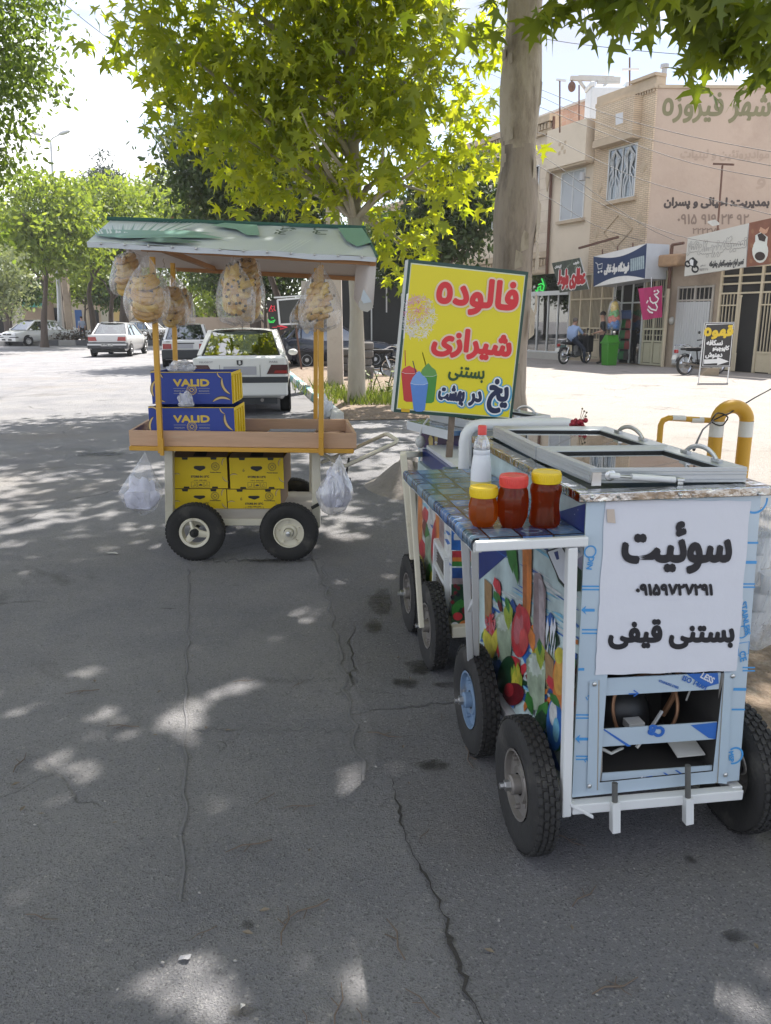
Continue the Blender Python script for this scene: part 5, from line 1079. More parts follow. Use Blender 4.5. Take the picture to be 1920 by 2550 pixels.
def hang_bag(label, kx, ky, cx, by, hw_px, Y, kind, fill, seed, blabel, lean=0.):
 k = at(kx, ky, Y); b_ = at(cx, by, Y); sc_ = (at(cx + 100, by, Y) - b_).length / 100; hw = hw_px * sc_ * 1.08; Hh = k.z - b_.z; ox = k.x - b_.x
 t = thing('banana_bag', label, 'plastic bag', (b_.x, Y, b_.z), 0, 'clear bags of bananas hanging from the roof')
 mb = MB().m(BAG); n = 36; rings = 18; vs = []; hd = hw * .80
 for j in range(rings + 1):
  q = j / rings; tq = max(0, min(1, (q - .05) / (fill - .05))); pf = lambda t_: (math.sin(math.pi * (.15 + .68 * t_)) ** .6) * (1.04 - .36 * t_)
  pr_ = .82 * pf(tq) + .042 / hw
  if q > fill: pr_ = max(.05, pr_ * (1 - (q - fill) / (1 - fill)) ** 1.0)
  if j == 0: pr_ = .25
  for i in range(n):
   a = 2 * math.pi * i / n; wob = 1.03 + .06 * noise.noise(Vector((math.cos(a) * 2 + seed, math.sin(a) * 2, q * 3))) + (.025 + .10 * max(0, q - fill)) * math.sin(a * 9 + 3 * noise.noise(Vector((seed, q * 2, 0))) * 2)
   vs.append((hw * pr_ * wob * math.cos(a) + ox * max(0, q - .25) / .75, hd * pr_ * wob * math.sin(a), Hh * q + (.014 * math.sin(a * 3 + seed) if q < .2 else 0)))
 mb.add(vs, [(j * n + i, j * n + (i + 1) % n, (j + 1) * n + (i + 1) % n, (j + 1) * n + i) for j in range(rings) for i in range(n)] + [tuple(range(n))])
 mb.build('bag_film', t, smooth=70)
 hk = MB().m(mat('hook_wire', (.28, .2, .12), .5, metal=.5)); kz = Hh; hk.tube([(ox, 0, kz - .01), (ox + .004, 0, kz + .015), (ox - .004, .0, kz + .03), (ox + .006, 0, kz + .05)], .0022, 5); hk.build('hook', t)
 bo = bunch(kind, hw * .85, Hh * .05 + .04, Hh * fill, seed, hd * .9).build('banana_bunch', None, (b_.x, Y, b_.z), smooth=50)
 tag(bo, blabel, 'bananas')
 return t
hang_bag('bag of stacked bananas at the far left end of the roof', 323, 622, 321, 733, 36, 5.25, 'stack', .86, 1, 'bananas in the leftmost hanging bag')
hang_bag('large bag of bananas in front of the left post', 366, 632, 368, 802, 49, 4.95, 'stack', .68, 2, 'curved bananas in the large front left bag')
hang_bag('bag of bananas on a chain, tucked behind the large left bag', 408, 662, 431, 812, 32, 5.3, 'stack', .66, 3, 'bananas in the bag hung on the chain')
hang_bag('narrow bag of bananas at the back left post', 440, 690, 451, 808, 26, 5.6, 'stack', .7, 4, 'bananas in the narrow bag at the back left post')
hang_bag('bag with greenish banana tips showing, hung mid roof', 580, 640, 590, 808, 39, 4.97, 'tips', .72, 5, 'pale green tipped bananas in the mid roof bag')
hang_bag('bag of dark yellow bananas behind the middle bag', 612, 640, 622, 800, 31, 5.4, 'stack', .95, 6, 'dark yellow bananas hanging behind the greenish ones')
hang_bag('bag of short fat bananas beside the right posts', 797, 658, 798, 822, 45, 4.97, 'fat', .70, 7, 'short fat bananas in the right hand bag')
hang_bag('small white bag with one banana behind the right bag', 770, 700, 757, 816, 24, 5.45, 'fat', .45, 8, 'few bananas low in the small white bag')
# side bags with folded carrier bags
LAV = mat('carrier_bags', (.58, .58, .68), .5, var=.08, sc=9, bump=.5, bsc=20)
def side_bag(label, kx, ky, cx, by, hw_px, Y, seed, lv, dens):
 k = at(kx, ky, Y); b_ = at(cx, by, Y); sc_ = (at(cx + 100, by, Y) - b_).length / 100; hw = hw_px * sc_; Hh = k.z - b_.z; ox = k.x - b_.x
 t = thing('carrier_bag', label, 'plastic bag', (b_.x, Y, b_.z)); mb = MB().m(film('bag_white%d' % seed, (.84, .84, .88), dens, .2, .9, 12, .7)); n = 36; rings = 16; vs = []
 for j in range(rings + 1):
  q = j / rings; pr_ = (.55 + 1.5 * q if q < .3 else max(.02, 1 - ((q - .3) / .7)) ** 1.0) ; pr_ = min(1, pr_)
  if j == 0: pr_ = .3
  for i in range(n):
   a = 2 * math.pi * i / n; wob = 1 + .14 * noise.noise(Vector((math.cos(a) * 2 + seed, math.sin(a) * 2, q * 3))) + .09 * q * math.sin(a * 7 + seed + 4 * q)
   vs.append((hw * pr_ * wob * math.cos(a) + ox * max(0, q - .2) / .8, hw * .5 * pr_ * wob * math.sin(a), Hh * q + (.02 * math.cos(a + seed) + .012 * math.sin(a * 3) if q < .35 else 0)))
 mb.add(vs, [(j * n + i, j * n + (i + 1) % n, (j + 1) * n + (i + 1) % n, (j + 1) * n + i) for j in range(rings) for i in range(n)] + [tuple(range(n))]); mb.build('bag_film', t, smooth=60)
 o = crumple('folded_bags', None, (b_.x + .01, Y, b_.z + .03), (hw * .62, hw * .34, Hh * lv), seed, LAV, 4); tag(o, 'wad of pale folded carrier bags inside the ' + ('left' if seed == 2 else 'right') + ' hanging bag', 'bags')
side_bag('clear bag of lavender carrier bags hung at the left of the cart', 361, 1126, 352, 1276, 57, 5.05, 2, .36, .22)
side_bag('stuffed white carrier bag hung by the push handle', 846, 1132, 832, 1272, 48, 5.0, 5, .42, .5)
# ---------------------------------------------------------------- trees
def leaf_mat(name, c1, c2, trans=.45, tcol=None, rough=.5, hue=.5):
 m = bpy.data.materials.new(name); m.use_nodes = True; nt = m.node_tree; N = nt.nodes; L = nt.links; b = N['Principled BSDF']; o = N['Material Output']
 ge = N.new('ShaderNodeNewGeometry'); mx = N.new('ShaderNodeMix'); mx.data_type = 'RGBA'; mx.inputs[6].default_value = (*c1, 1); mx.inputs[7].default_value = (*c2, 1); L.new(ge.outputs['Random Per Island'], mx.inputs[0])
 L.new(mx.outputs[2], b.inputs['Base Color']); b.inputs['Roughness'].default_value = rough; b.inputs['Specular IOR Level'].default_value = .35
 tl = N.new('ShaderNodeBsdfTranslucent'); m2 = N.new('ShaderNodeMix'); m2.data_type = 'RGBA'; m2.blend_type = 'MULTIPLY'; m2.inputs[0].default_value = 1; m2.inputs[7].default_value = (*(tcol or (2.6, 2.3, .7)), 1); L.new(mx.outputs[2], m2.inputs[6]); L.new(m2.outputs[2], tl.inputs[0])
 ms = N.new('ShaderNodeMixShader'); ms.inputs[0].default_value = trans; L.new(b.outputs[0], ms.inputs[1]); L.new(tl.outputs[0], ms.inputs[2]); L.new(ms.outputs[0], o.inputs[0])
 return m
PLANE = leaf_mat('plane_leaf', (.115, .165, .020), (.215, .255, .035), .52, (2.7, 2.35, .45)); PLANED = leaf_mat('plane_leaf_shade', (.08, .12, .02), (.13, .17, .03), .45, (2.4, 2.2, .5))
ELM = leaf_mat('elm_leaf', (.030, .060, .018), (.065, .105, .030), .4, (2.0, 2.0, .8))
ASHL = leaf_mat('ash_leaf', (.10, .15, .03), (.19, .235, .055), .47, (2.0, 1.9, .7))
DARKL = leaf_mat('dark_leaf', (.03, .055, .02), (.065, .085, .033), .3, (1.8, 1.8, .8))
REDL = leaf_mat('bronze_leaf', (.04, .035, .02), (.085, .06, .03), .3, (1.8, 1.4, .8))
CON = leaf_mat('conifer_leaf', (.018, .038, .025), (.035, .06, .035), .15, (1.5, 1.6, .9))
def bark(name, c, d, sc=6, dth=.5, bump=.8, stretch=(1, 1, .35)): return mat(name, c, .85, var=.25, sc=sc, bump=bump, bsc=14, dirt=d, dsc=4, dth=dth, stretch=stretch)
PBARK = bark('plane_bark', (.34, .31, .26), (.15, .115, .09), dth=.55); PBARK2 = bark('plane_bark_old', (.36, .31, .24), (.12, .09, .065), sc=5, dth=.50, bump=1.); DBARK = bark('dark_bark', (.10, .075, .06), (.05, .04, .03));
PALM = [(0, 0), (.10, .16), (.46, .10), (.30, .30), (.62, .52), (.30, .52), (.24, .62), (0, 1.0), (-.24, .62), (-.30, .52), (-.62, .52), (-.30, .30), (-.46, .10), (-.10, .16)]
_H = [(.08, .06), (.48, -.10), (.36, .07), (.22, .18), (.50, .22), (.80, .48), (.48, .42), (.19, .42), (.13, .58), (.27, .72), (.10, .76)]
PLOBE = [(0, 0)] + _H + [(0, 1.12)] + [(-x, y) for x, y in reversed(_H)]
OVAL = [(0, 0), (.22, .3), (.2, .65), (0, 1), (-.2, .65), (-.22, .3)]
LANCE = [(0, 0), (.13, .35), (0, 1), (-.13, .35)]
def leaves(name, parent, mt, ctrs, shape_, size, droop=.3, seed=0, flat=.6, fold=.2):
 # ctrs: N x 3 leaf positions
 r_ = np.random.default_rng(seed); n = len(ctrs); P = np.array(shape_, float); k = len(P)
 nrm = r_.normal(size=(n, 3)); nrm[:, 2] = np.abs(nrm[:, 2]) * flat + .25; nrm /= np.linalg.norm(nrm, axis=1)[:, None]
 t = r_.normal(size=(n, 3)); t[:, 2] -= droop * 2; t -= nrm * (t * nrm).sum(1)[:, None]; t /= np.linalg.norm(t, axis=1)[:, None] + 1e-9
 s = np.cross(nrm, t); sz = size * r_.uniform(.5, 1.35, n)
 V = ctrs[:, None, :] + sz[:, None, None] * (P[None, :, 0, None] * s[:, None, :] + P[None, :, 1, None] * t[:, None, :] - (np.abs(P[None, :, 0, None]) * fold * 2 + P[None, :, 1, None] ** 2 * fold) * nrm[:, None, :])
 me = bpy.data.meshes.new(name); me.vertices.add(n * k); me.vertices.foreach_set('co', V.reshape(-1)); me.loops.add(n * k); me.loops.foreach_set('vertex_index', np.arange(n * k, dtype=np.int32)); me.polygons.add(n); me.polygons.foreach_set('loop_start', np.arange(0, n * k, k, dtype=np.int32)); me.polygons.foreach_set('loop_total', np.full(n, k, dtype=np.int32)); me.update(calc_edges=True); me.materials.append(mt)
 o = bpy.data.objects.new(name, me); COL.objects.link(o); o.parent = parent
 return o
def crown_points(ells, n, seed, clump=.35, per=22, shell=.55, cull=None):
 r_ = np.random.default_rng(seed); out = []; cl = []; vol = np.array([e[3] * e[4] * e[5] for e in ells]); cnt = (vol / vol.sum() * n / per).astype(int) + 1
 for e, c in zip(ells, cnt):
  d = r_.normal(size=(c, 3)); d /= np.linalg.norm(d, axis=1)[:, None]; q = (shell + (1 - shell) * r_.random(c)) ** (1 / 1.0); q = np.where(r_.random(c) < .35, r_.random(c) ** .5, q)
  p = np.array(e[:3]) + d * q[:, None] * np.array(e[3:6]); cl.append(p)
 cl = np.concatenate(cl)
 if cull is not None: cl = cl[np.array([not cull(p) for p in cl])]
 for p in cl:
  m = max(3, int(r_.normal(per, per * .3))); out.append(p + r_.normal(size=(m, 3)) * clump * np.array([1, 1, .6]))
 return np.concatenate(out), cl
def limb(mb, pts, r0, r1, seg=10):
 n = len(pts); mb.tube(pts, [r0 + (r1 - r0) * i / (n - 1) for i in range(n)], seg)
def tree(name, label, base, trunk_pts, tr, ells, n, leafm, shape_, size, bk, seed, clump=.35, per=22, nb=24, shell=.55, group=None, cull=None, droop=.3, br=.07, keep=None, rough=0., extra=None, low=None):
 base = Vector(base); t = thing(name, label, 'tree', base, 0, group); r_ = random.Random(seed)
 pts, cl = crown_points(ells, n, seed, clump, per, shell, cull)
 if extra is not None: pts = np.concatenate([pts, extra])
 if keep is not None: pts = pts[keep(pts)]
 loc_ = pts - np.array(base)
 leaves('crown', t, leafm, loc_, shape_, size, droop, seed)
 mb = MB().m(bk); tp = [Vector(p) - base for p in trunk_pts]
 # smooth the trunk line and give it an uneven girth
 fine = []; rad = []; n_ = len(tp); NS = 14 if low else 6
 for i in range(n_ - 1):
  for k in range(NS):
   u_ = k / NS; fine.append(tp[i].lerp(tp[i + 1], u_)); g = (i + u_) / (n_ - 1); rad.append((tr[0] + (tr[1] - tr[0]) * g) * (1 + rough * noise.noise(Vector((seed, g * 9, 0)))))
 fine.append(tp[-1]); rad.append(tr[1]); rad[0] *= 1.25; rad[1] *= 1.1
 seg = 44 if low else 20; mb.tube(fine, rad, seg)
 to = mb.build('trunk', t, smooth=70)
 if low:
  to.data.materials.append(low[0])
  for p in to.data.polygons:
   if p.center.z + 1.1 * noise.noise(p.center * 1.3) + .5 * noise.noise(p.center * 4) < low[1]: p.material_index = 1
 bm_ = MB().m(bk)
 idx = list(range(len(cl))); r_.shuffle(idx)
 for i in idx[:nb]:
  q = Vector(cl[i]) - base;
  # leave the trunk at a lower point
  best = min(fine[len(fine) // 3:], key=lambda p: abs(p.z - (q.z - (q - p).to_2d().length * .7))); m = best.lerp(q, .5) + Vector((r_.uniform(-.2, .2), r_.uniform(-.2, .2), r_.uniform(-.1, .35)))
  limb(bm_, [best, best.lerp(m, .5) + Vector((0, 0, .06)), m, m.lerp(q, .5), q], br, br * .18, 6)
 if bm_.v: bm_.build('branches', t, smooth=60)
 return t
def visible(pts):          # picture coordinates of points
 d = pts - np.array([0, 0, HCAM]); f = d[:, 1] * CP - d[:, 2] * SP; u = d[:, 1] * SP + d[:, 2] * CP
 return 960 + FPX * d[:, 0] / f, 1275 - FPX * u / f
SUNGAPS = [(480, 1606, .08), (771, 1531, .10), (591, 1720, .09), (408, 1804, .11), (312, 1864, .07), (422, 2428, .06), (1830, 2359, .02), (1757, 2494, .025), (800, 1285, .2), (750, 1325, .15), (850, 1335, .16), (830, 1262, .2), (950, 1085, .3), (910, 1060, .3), (720, 1275, .14), (880, 1300, .18), (870, 1380, .1), (640, 1270, .2)]
def gaps(pts):            # openings in the crowns that let the sun through
 ok = np.ones(len(pts), bool); s = np.array(sd)
 for x, y, r_ in SUNGAPS: v = pts - np.array(gnd(x, y)); d = np.linalg.norm(v - (v @ s)[:, None] * s, axis=1); ok &= d > r_ + .045
 return ok
# young plane tree in the middle of the picture
B0 = gnd(888, 1012); cb_ = B0
tk = [B0 + Vector((0, 0, -.02))] + [at(x, y, B0.y) for x, y in ((888, 800), (885, 620), (880, 400), (872, 200), (868, 60), (866, -300), (870, -700))]
cx0 = at(700, 250, B0.y);
E1 = [(*at(690, 60, 14.6), 3.0, 2.4, 1.9), (*at(1000, 120, 14.4), 2.0, 2.2, 2.0), (*at(560, 200, 14.2), 1.7, 1.8, 1.0), (*at(800, 330, 14.2), 2.2, 2.2, 1.4), (*at(1090, 400, 14.6), 1.2, 1.6, 1.5), (*at(640, 400, 14.6), 1.0, 1.4, .75), (*at(960, 560, 14.4), .95, 1.2, .9), (*at(760, -250, 14.8), 3.6, 3.2, 1.9), (*at(380, 120, 14.2), 1.0, 1., .55), (*at(780, 470, 14.6), .9, 1.0, .5), (*at(1010, 650, 14.5), .6, .9, .55)]
tree('plane_tree', 'young plane tree with smooth pale trunk and big backlit leaves behind the banana cart', B0, tk, (.155, .06), E1, 9300, PLANE, PLOBE, .215, PBARK, 11, clump=.30, per=14, nb=46, shell=.35, droop=.5, br=.06, rough=.18, keep=gaps, cull=lambda p: (lambda x, y: abs(x - 876) < 46 and 20 < y < 700 and p[1] < B0.y + .1 and noise.noise(Vector((y * .012, 1, 2))) > -.12)(*[float(q[0]) for q in visible(np.array([p]))]))
# old plane tree at the right: trunk in view, crown mostly above the frame, shading the carts
B2 = Vector((1.42, 8.55, 0)); tk = [B2] + [at(x, y, 8.55) for x, y in ((1258, 980), (1268, 800), (1278, 620), (1290, 450), (1292, 300), (1302, 130), (1310, -60), (1322, -300), (1300, -700))]
E2 = [(-1.6, 6.2, 6.6, 3.4, 3.6, 1.5), (1.6, 7.8, 7.6, 3.3, 3.2, 1.9), (-.9, 3.4, 5.6, 3.2, 2.4, 1.2), (2.6, 4.4, 6.0, 2.4, 2.6, 1.2), (-3.8, 5.6, 6.4, 2.2, 2.6, 1.2), (1.2, 11.2, 8.2, 3.0, 2.4, 1.6), (-1.4, 9.2, 8.6, 3.0, 2.6, 1.5), (3.6, 9.0, 8.0, 2.0, 2.4, 1.3), (.2, 1.2, 5.2, 3.4, 1.8, 1.0), (3.4, 1.2, 5.2, 2.4, 2.2, 1.0), (-3.6, 2.4, 5.6, 2.0, 2.2, 1.0)]
hang = []
r_ = np.random.default_rng(4)
for (x, y, Y, rx, ry, c_) in ((1395, -20, 6.3, .16, .12, 26), (1440, 12, 6.2, .22, .13, 44), (1520, 16, 6.1, .26, .13, 60), (1600, -15, 6.2, .22, .13, 40), (1580, 30, 6.0, .12, .10, 14), (1660, -30, 6.3, .2, .10, 24), (1745, 50, 6.6, .20, .16, 34), (1790, 20, 6.5, .26, .14, 44), (1830, 85, 6.6, .26, .18, 54), (1780, 110, 6.8, .18, .14, 30), (1870, 140, 6.7, .2, .16, 40), (1850, 40, 6.5, .2, .16, 34), (1905, 180, 6.7, .2, .12, 26), (1800, 150, 6.8, .16, .1, 20), (1915, 10, 6.4, .3, .14, 34), (1715, 15, 6.5, .2, .12, 22), (1240, 60, 8.2, .3, .25, 18), (1165, 10, 8.8, .4, .3, 30)):
 c_ = int(c_ * .62); hang.append(np.array(at(x, y - 40, Y)) + r_.normal(size=(c_, 3)) * np.array([rx, .35, ry]) * .75)
def keep2(pts):
 # nothing of this crown hangs into the view except the drooping sprays at upper right
 x, y = visible(pts); inview = (y > -45) & (x > -150) & (x < 2050) & (pts[:, 1] > .3)
 return ~inview & gaps(pts)
hang = np.concatenate(hang)
t2 = tree('plane_tree', 'old plane tree with thick flaking trunk behind the yellow sign', B2, tk, (.225, .165), E2, 15500, PLANE, PALM, .27, PBARK2, 12, clump=.36, per=16, nb=0, shell=.2, droop=.4, keep=keep2, rough=.22, low=(bark('plane_bark_rough', (.27, .225, .18), (.075, .058, .046), sc=9, dth=.47, bump=1.2, stretch=(1, 1, .22)), 3.1))
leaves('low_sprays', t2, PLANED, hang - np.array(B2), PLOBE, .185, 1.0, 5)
tw = MB().m(PBARK2)
for pts in (((1960, -60, 7), (1880, 10, 6.7), (1790, 60, 6.6), (1740, 90, 6.7)), ((1960, 60, 6.8), (1870, 110, 6.7), (1800, 140, 6.8)), ((1700, -120, 6.6), (1600, -30, 6.2), (1500, -5, 6.1), (1420, 0, 6.2))): limb(tw, [at(*p) - B2 for p in pts], .018, .006, 6)
for pts in (((1310, -60, 8.55), (1450, -400, 7.8), (1700, -600, 7.0)), ((1310, -60, 8.55), (1200, -500, 7.6), (900, -1400, 6.0), (600, -3000, 4.4)), ((1320, -300, 8.55), (1400, -900, 9.2), (1500, -1300, 10))): limb(tw, [at(*p) - B2 for p in pts], .13, .03, 10)
kn = MB()
tw.build('branches', t2, smooth=60)
sc = MB().m(mat('knot_hole', (.03, .018, .014), .9, var=.3)); q = at(1286, 553, 8.55 - .195) - B2; sc.ball(q, (.045, .016, .12), 12, 8); sc.m(DBARK)
for k in range(14):
 a = 2 * math.pi * k / 14; sc.ball(q + Vector((.062 * math.cos(a), -.004 + .016, .14 * math.sin(a))), (.026, .012, .036), 8, 6)
rr = random.Random(2); sc.m(PBARK2)
for k in range(22):      # curling bark plates
 yy = rr.uniform(120, 980); sd_ = rr.choice((-1, 1)) if rr.random() < .5 else rr.uniform(-.8, .8); p = at(1290 - (yy - 500) * .03 if yy > 300 else 1296, yy, 8.55) - B2; a = -math.pi / 2 + sd_ * 1.25; d = Vector((math.cos(a), math.sin(a), 0)); s_ = Vector((-d.y, d.x, 0)); c = p + d * (.165 + .05 * yy / 1000 + .006); h = rr.uniform(.05, .2); w_ = rr.uniform(.02, .05); cu = rr.uniform(.0, .03)
 sc.add([c - s_ * w_ + Vector((0, 0, -h)), c + s_ * w_ + d * cu + Vector((0, 0, -h * .7)), c + s_ * w_ * .9 + d * cu * 1.3 + Vector((0, 0, h * .6)), c - s_ * w_ * .7 + d * .004 + Vector((0, 0, h))], [(0, 1, 2, 3)])
sc.build('bark_knots', t2, smooth=50)
# big tree reaching in from the left
B3 = Vector((-9.6, 15.5, 0))
E3 = [(*at(-60, 120, 15.5), 1.25, 2.4, 1.3), (*at(-80, 330, 15.5), 1.05, 2.0, 1.3), (*at(30, 170, 15.5), .7, 1.1, .7), (*at(-150, 520, 15.5), 1.1, 2.0, 1.0), (*at(50, 225, 15.2), .5, .8, .35), (*at(-120, -150, 15.5), 2.2, 2.6, 1.8), (*at(-500, 100, 16), 3.0, 3.0, 2.4), (*at(-20, 370, 15.5), .45, .9, .5), (*at(90, 40, 15.3), .28, .5, .3)]
tree('elm_tree', 'leafy elm whose branches reach in at the left edge', B3, [B3, B3 + Vector((0, 0, 2.5)), B3 + Vector((.3, 0, 5)), B3 + Vector((.4, 0, 8))], (.22, .08), E3, 34000, leaf_mat('elm_green', (.065, .10, .028), (.13, .175, .05), .45, (2.1, 2.1, .8)), OVAL, .125, DBARK, 13, clump=.22, per=26, nb=40, shell=.3, br=.05)
# shrub at the left edge
B4 = gnd(-10, 880); q = B4
tree('shrub', 'pale dusty shrub at the left edge behind the white car', B4, [B4, B4 + Vector((0, 0, 1.5)), B4 + Vector((0.2, 0, 3))], (.12, .05), [(*at(5, 690, B4.y), 1.6, 1.2, 1.5), (*at(-20, 740, B4.y), 1.5, 1.2, 1.2)], 2500, leaf_mat('dusty_leaf', (.13, .16, .08), (.2, .22, .13), .4, (1.5, 1.5, .9)), OVAL, .22, DBARK, 14, clump=.3, per=20, nb=10, shell=.4)['category'] = 'shrub'
# street trees
def street_tree(name, label, px, ybase, Y, tops, leafm, seed, n=3000, lean=0., tr=.16, ls=.3, grp=None, bk=DBARK, crotch=.35, shape_=OVAL):
 b = at(px, ybase, Y); b.z = 0; E = [(*at(x, y, Y + dy), rx, rx * .8, rz) for x, y, dy, rx, rz in tops]; top = at(tops[0][0], tops[0][1], Y)
 m1 = b.lerp(top, .4); m1.x = b.x + lean
 return tree(name, label, b, [b, Vector((b.x + lean * .4, b.y, m1.z * .6)), m1, top], (tr, tr * .4), E, int(n * 2.3), leafm, shape_, ls * .9, bk, seed, clump=.42, per=26, nb=16, shell=.35, group=grp, br=tr * .4)
GM = 'street trees along the far median'
street_tree('street_tree', 'street tree right of the lamp post with a forked trunk and low bright crown', 111, 862, 47, [(120, 560, 0, 3.4, 2.6), (60, 610, 1, 2.6, 1.9), (190, 600, -1, 2.6, 2.0), (110, 480, 0, 2.4, 1.3)], ASHL, 31, 4200, .3, .22, .34, GM)
street_tree('street_tree', 'leaning street tree behind the white sedan, second from the left', 238, 845, 53, [(250, 540, 0, 3.2, 2.7), (200, 620, 0, 2.4, 1.6), (320, 610, 0, 2.4, 1.7)], ASHL, 32, 3800, -.2, .24, .36, GM)
street_tree('street_tree', 'thin street tree just left of the dark thick one', 276, 838, 56, [(300, 560, 0, 3.0, 2.4), (360, 620, 0, 2.4, 1.6), (240, 650, 1, 1.6, 1.0)], ASHL, 33, 3200, .3, .20, .36, GM)
street_tree('street_tree', 'street tree with thick dark trunk left of the hanging bags', 310, 845, 52, [(400, 560, 0, 2.8, 2.4), (340, 640, 0, 2.2, 1.4), (450, 560, 2, 2.2, 2.2)], ASHL, 34, 3600, .2, .36, .34, GM)
street_tree('street_tree', 'far street tree with a thin top beyond the left post', 385, 835, 66, [(365, 520, 0, 2.4, 2.4), (390, 455, 0, 1.3, 1.6), (330, 560, 0, 2.0, 1.6)], ASHL, 35, 2200, 0, .2, .36, GM)
street_tree('street_tree', 'hazy street tree at the far left behind the elm', 20, 835, 62, [(30, 590, 0, 4.5, 2.8), (-40, 560, 0, 3.5, 2.6)], ASHL, 36, 2600, 0, .24, .4, GM)
street_tree('spruce_tree', 'dark pointed spruce top above the street trees', 258, 820, 78, [(258, 440, 0, 1.7, 1.5), (258, 405, 0, .6, 1.0), (258, 480, 0, 2.4, 1.4)], CON, 37, 1800, 0, .2, .5, None, shape_=LANCE)
GB = 'dark trees behind the plane tree'
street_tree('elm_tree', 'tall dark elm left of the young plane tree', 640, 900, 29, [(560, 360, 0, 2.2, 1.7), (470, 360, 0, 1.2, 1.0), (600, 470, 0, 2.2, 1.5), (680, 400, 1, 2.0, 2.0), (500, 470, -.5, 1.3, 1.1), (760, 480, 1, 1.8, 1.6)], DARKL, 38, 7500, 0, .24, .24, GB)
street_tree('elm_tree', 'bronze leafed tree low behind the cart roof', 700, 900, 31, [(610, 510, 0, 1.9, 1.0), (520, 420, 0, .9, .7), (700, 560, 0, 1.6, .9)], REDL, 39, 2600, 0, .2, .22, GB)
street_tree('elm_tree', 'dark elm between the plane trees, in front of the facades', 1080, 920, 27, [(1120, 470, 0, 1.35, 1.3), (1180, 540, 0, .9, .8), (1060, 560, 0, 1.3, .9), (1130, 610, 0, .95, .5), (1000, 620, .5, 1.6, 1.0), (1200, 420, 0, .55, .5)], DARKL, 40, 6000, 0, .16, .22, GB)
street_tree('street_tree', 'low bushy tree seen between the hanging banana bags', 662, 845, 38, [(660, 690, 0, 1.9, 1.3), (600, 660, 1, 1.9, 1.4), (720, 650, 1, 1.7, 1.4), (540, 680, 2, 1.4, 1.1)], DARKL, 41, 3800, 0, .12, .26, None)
street_tree('street_tree', 'bright leafed tree above the white sedan roofs', 480, 850, 48, [(480, 580, 0, 2.6, 2.4), (560, 560, 1, 2.4, 2.0), (500, 690, 0, 1.8, 1.0), (430, 640, 0, 1.6, 1.2)], ASHL, 42, 3600, 0, .16, .32, GM)
street_tree('street_tree', 'green tree filling the gap right of the hanging bags', 960, 890, 33, [(950, 640, 0, 2.0, 1.6), (880, 700, 0, 1.5, 1.1), (1020, 700, 1, 1.2, 1.0), (840, 620, 1, 1.4, 1.2)], ELM, 43, 3800, 0, .16, .25, None)
for k, (px, y0, lb) in enumerate(((30, 715, 'low leafy tree before the tan far shop'), (215, 700, 'low leafy tree between the blue door and the brick shop'), (320, 715, 'low leafy tree left of the big hanging bag'), (540, 740, 'low dark tree far behind the saloon roof'))): street_tree('street_tree', lb, px, 830, 63, [(px, y0, 0, 2.4, 1.5), (px - 40, y0 + 20, 0, 1.8, 1.2), (px + 45, y0 + 10, 0, 1.8, 1.3)], (ELM, ASHL)[k % 2], 60 + k, 1500, 0, .12, .36, None)
# small trunk by the notice board
b = gnd(765, 918); tb = thing('tree_stump', 'short bare trunk with a painted bottom beside the notice board', 'tree', b); mb = MB().m(PBARK); mb.tube([Vector((0, 0, 0)), Vector((.02, 0, .6)), Vector((-.02, 0, 1.5)), at(760, 700, b.y) - b], [.24, .17, .16, .13], 14); mb.build('trunk', tb, smooth=60)
# ---------------------------------------------------------------- grass and weeds around the plane tree
def blades(name, pts, h, w_, m_, seed):
 r_ = np.random.default_rng(seed); n = len(pts); a = r_.uniform(0, 6.28, n); ln = r_.normal(size=(n, 2)) * .35; hh = h * r_.uniform(.4, 1.3, n)
 d = np.stack([np.cos(a), np.sin(a), np.zeros(n)], 1) * w_; tip = np.stack([ln[:, 0] * hh, ln[:, 1] * hh, hh], 1)
 V = np.stack([pts - d, pts + d, pts + tip * .6 + d * .6, pts + tip, pts + tip * .6 - d * .6], 1).reshape(-1, 3); k = 5
 me = bpy.data.meshes.new(name); me.vertices.add(n * k); me.vertices.foreach_set('co', V.reshape(-1)); me.loops.add(n * k); me.loops.foreach_set('vertex_index', np.arange(n * k, dtype=np.int32)); me.polygons.add(n); me.polygons.foreach_set('loop_start', np.arange(0, n * k, k, dtype=np.int32)); me.polygons.foreach_set('loop_total', np.full(n, k, dtype=np.int32)); me.update(calc_edges=True); me.materials.append(m_); o = bpy.data.objects.new(name, me); COL.objects.link(o); return tag(o, kind='stuff')
GRS = leaf_mat('grass_blade', (.06, .10, .02), (.14, .17, .05), .4, (1.8, 1.7, .7))
r_ = np.random.default_rng(8); pts = []
for (x, y, s, n) in ((900, 1008, 24, 500), (960, 1010, 30, 420), (860, 1000, 26, 350), (1000, 1012, 30, 260), (820, 985, 26, 200), (990, 990, 40, 200), (780, 975, 30, 90)):
 for _ in range(n):
  g_ = gnd(x + r_.normal() * s, min(1021, y + r_.normal() * 8)); pts.append((g_.x, g_.y, .07))
o = blades('grass', np.array(pts), .20, .010, GRS, 3); tag(o, 'tufts of grass round the foot of the young plane tree', 'grass')
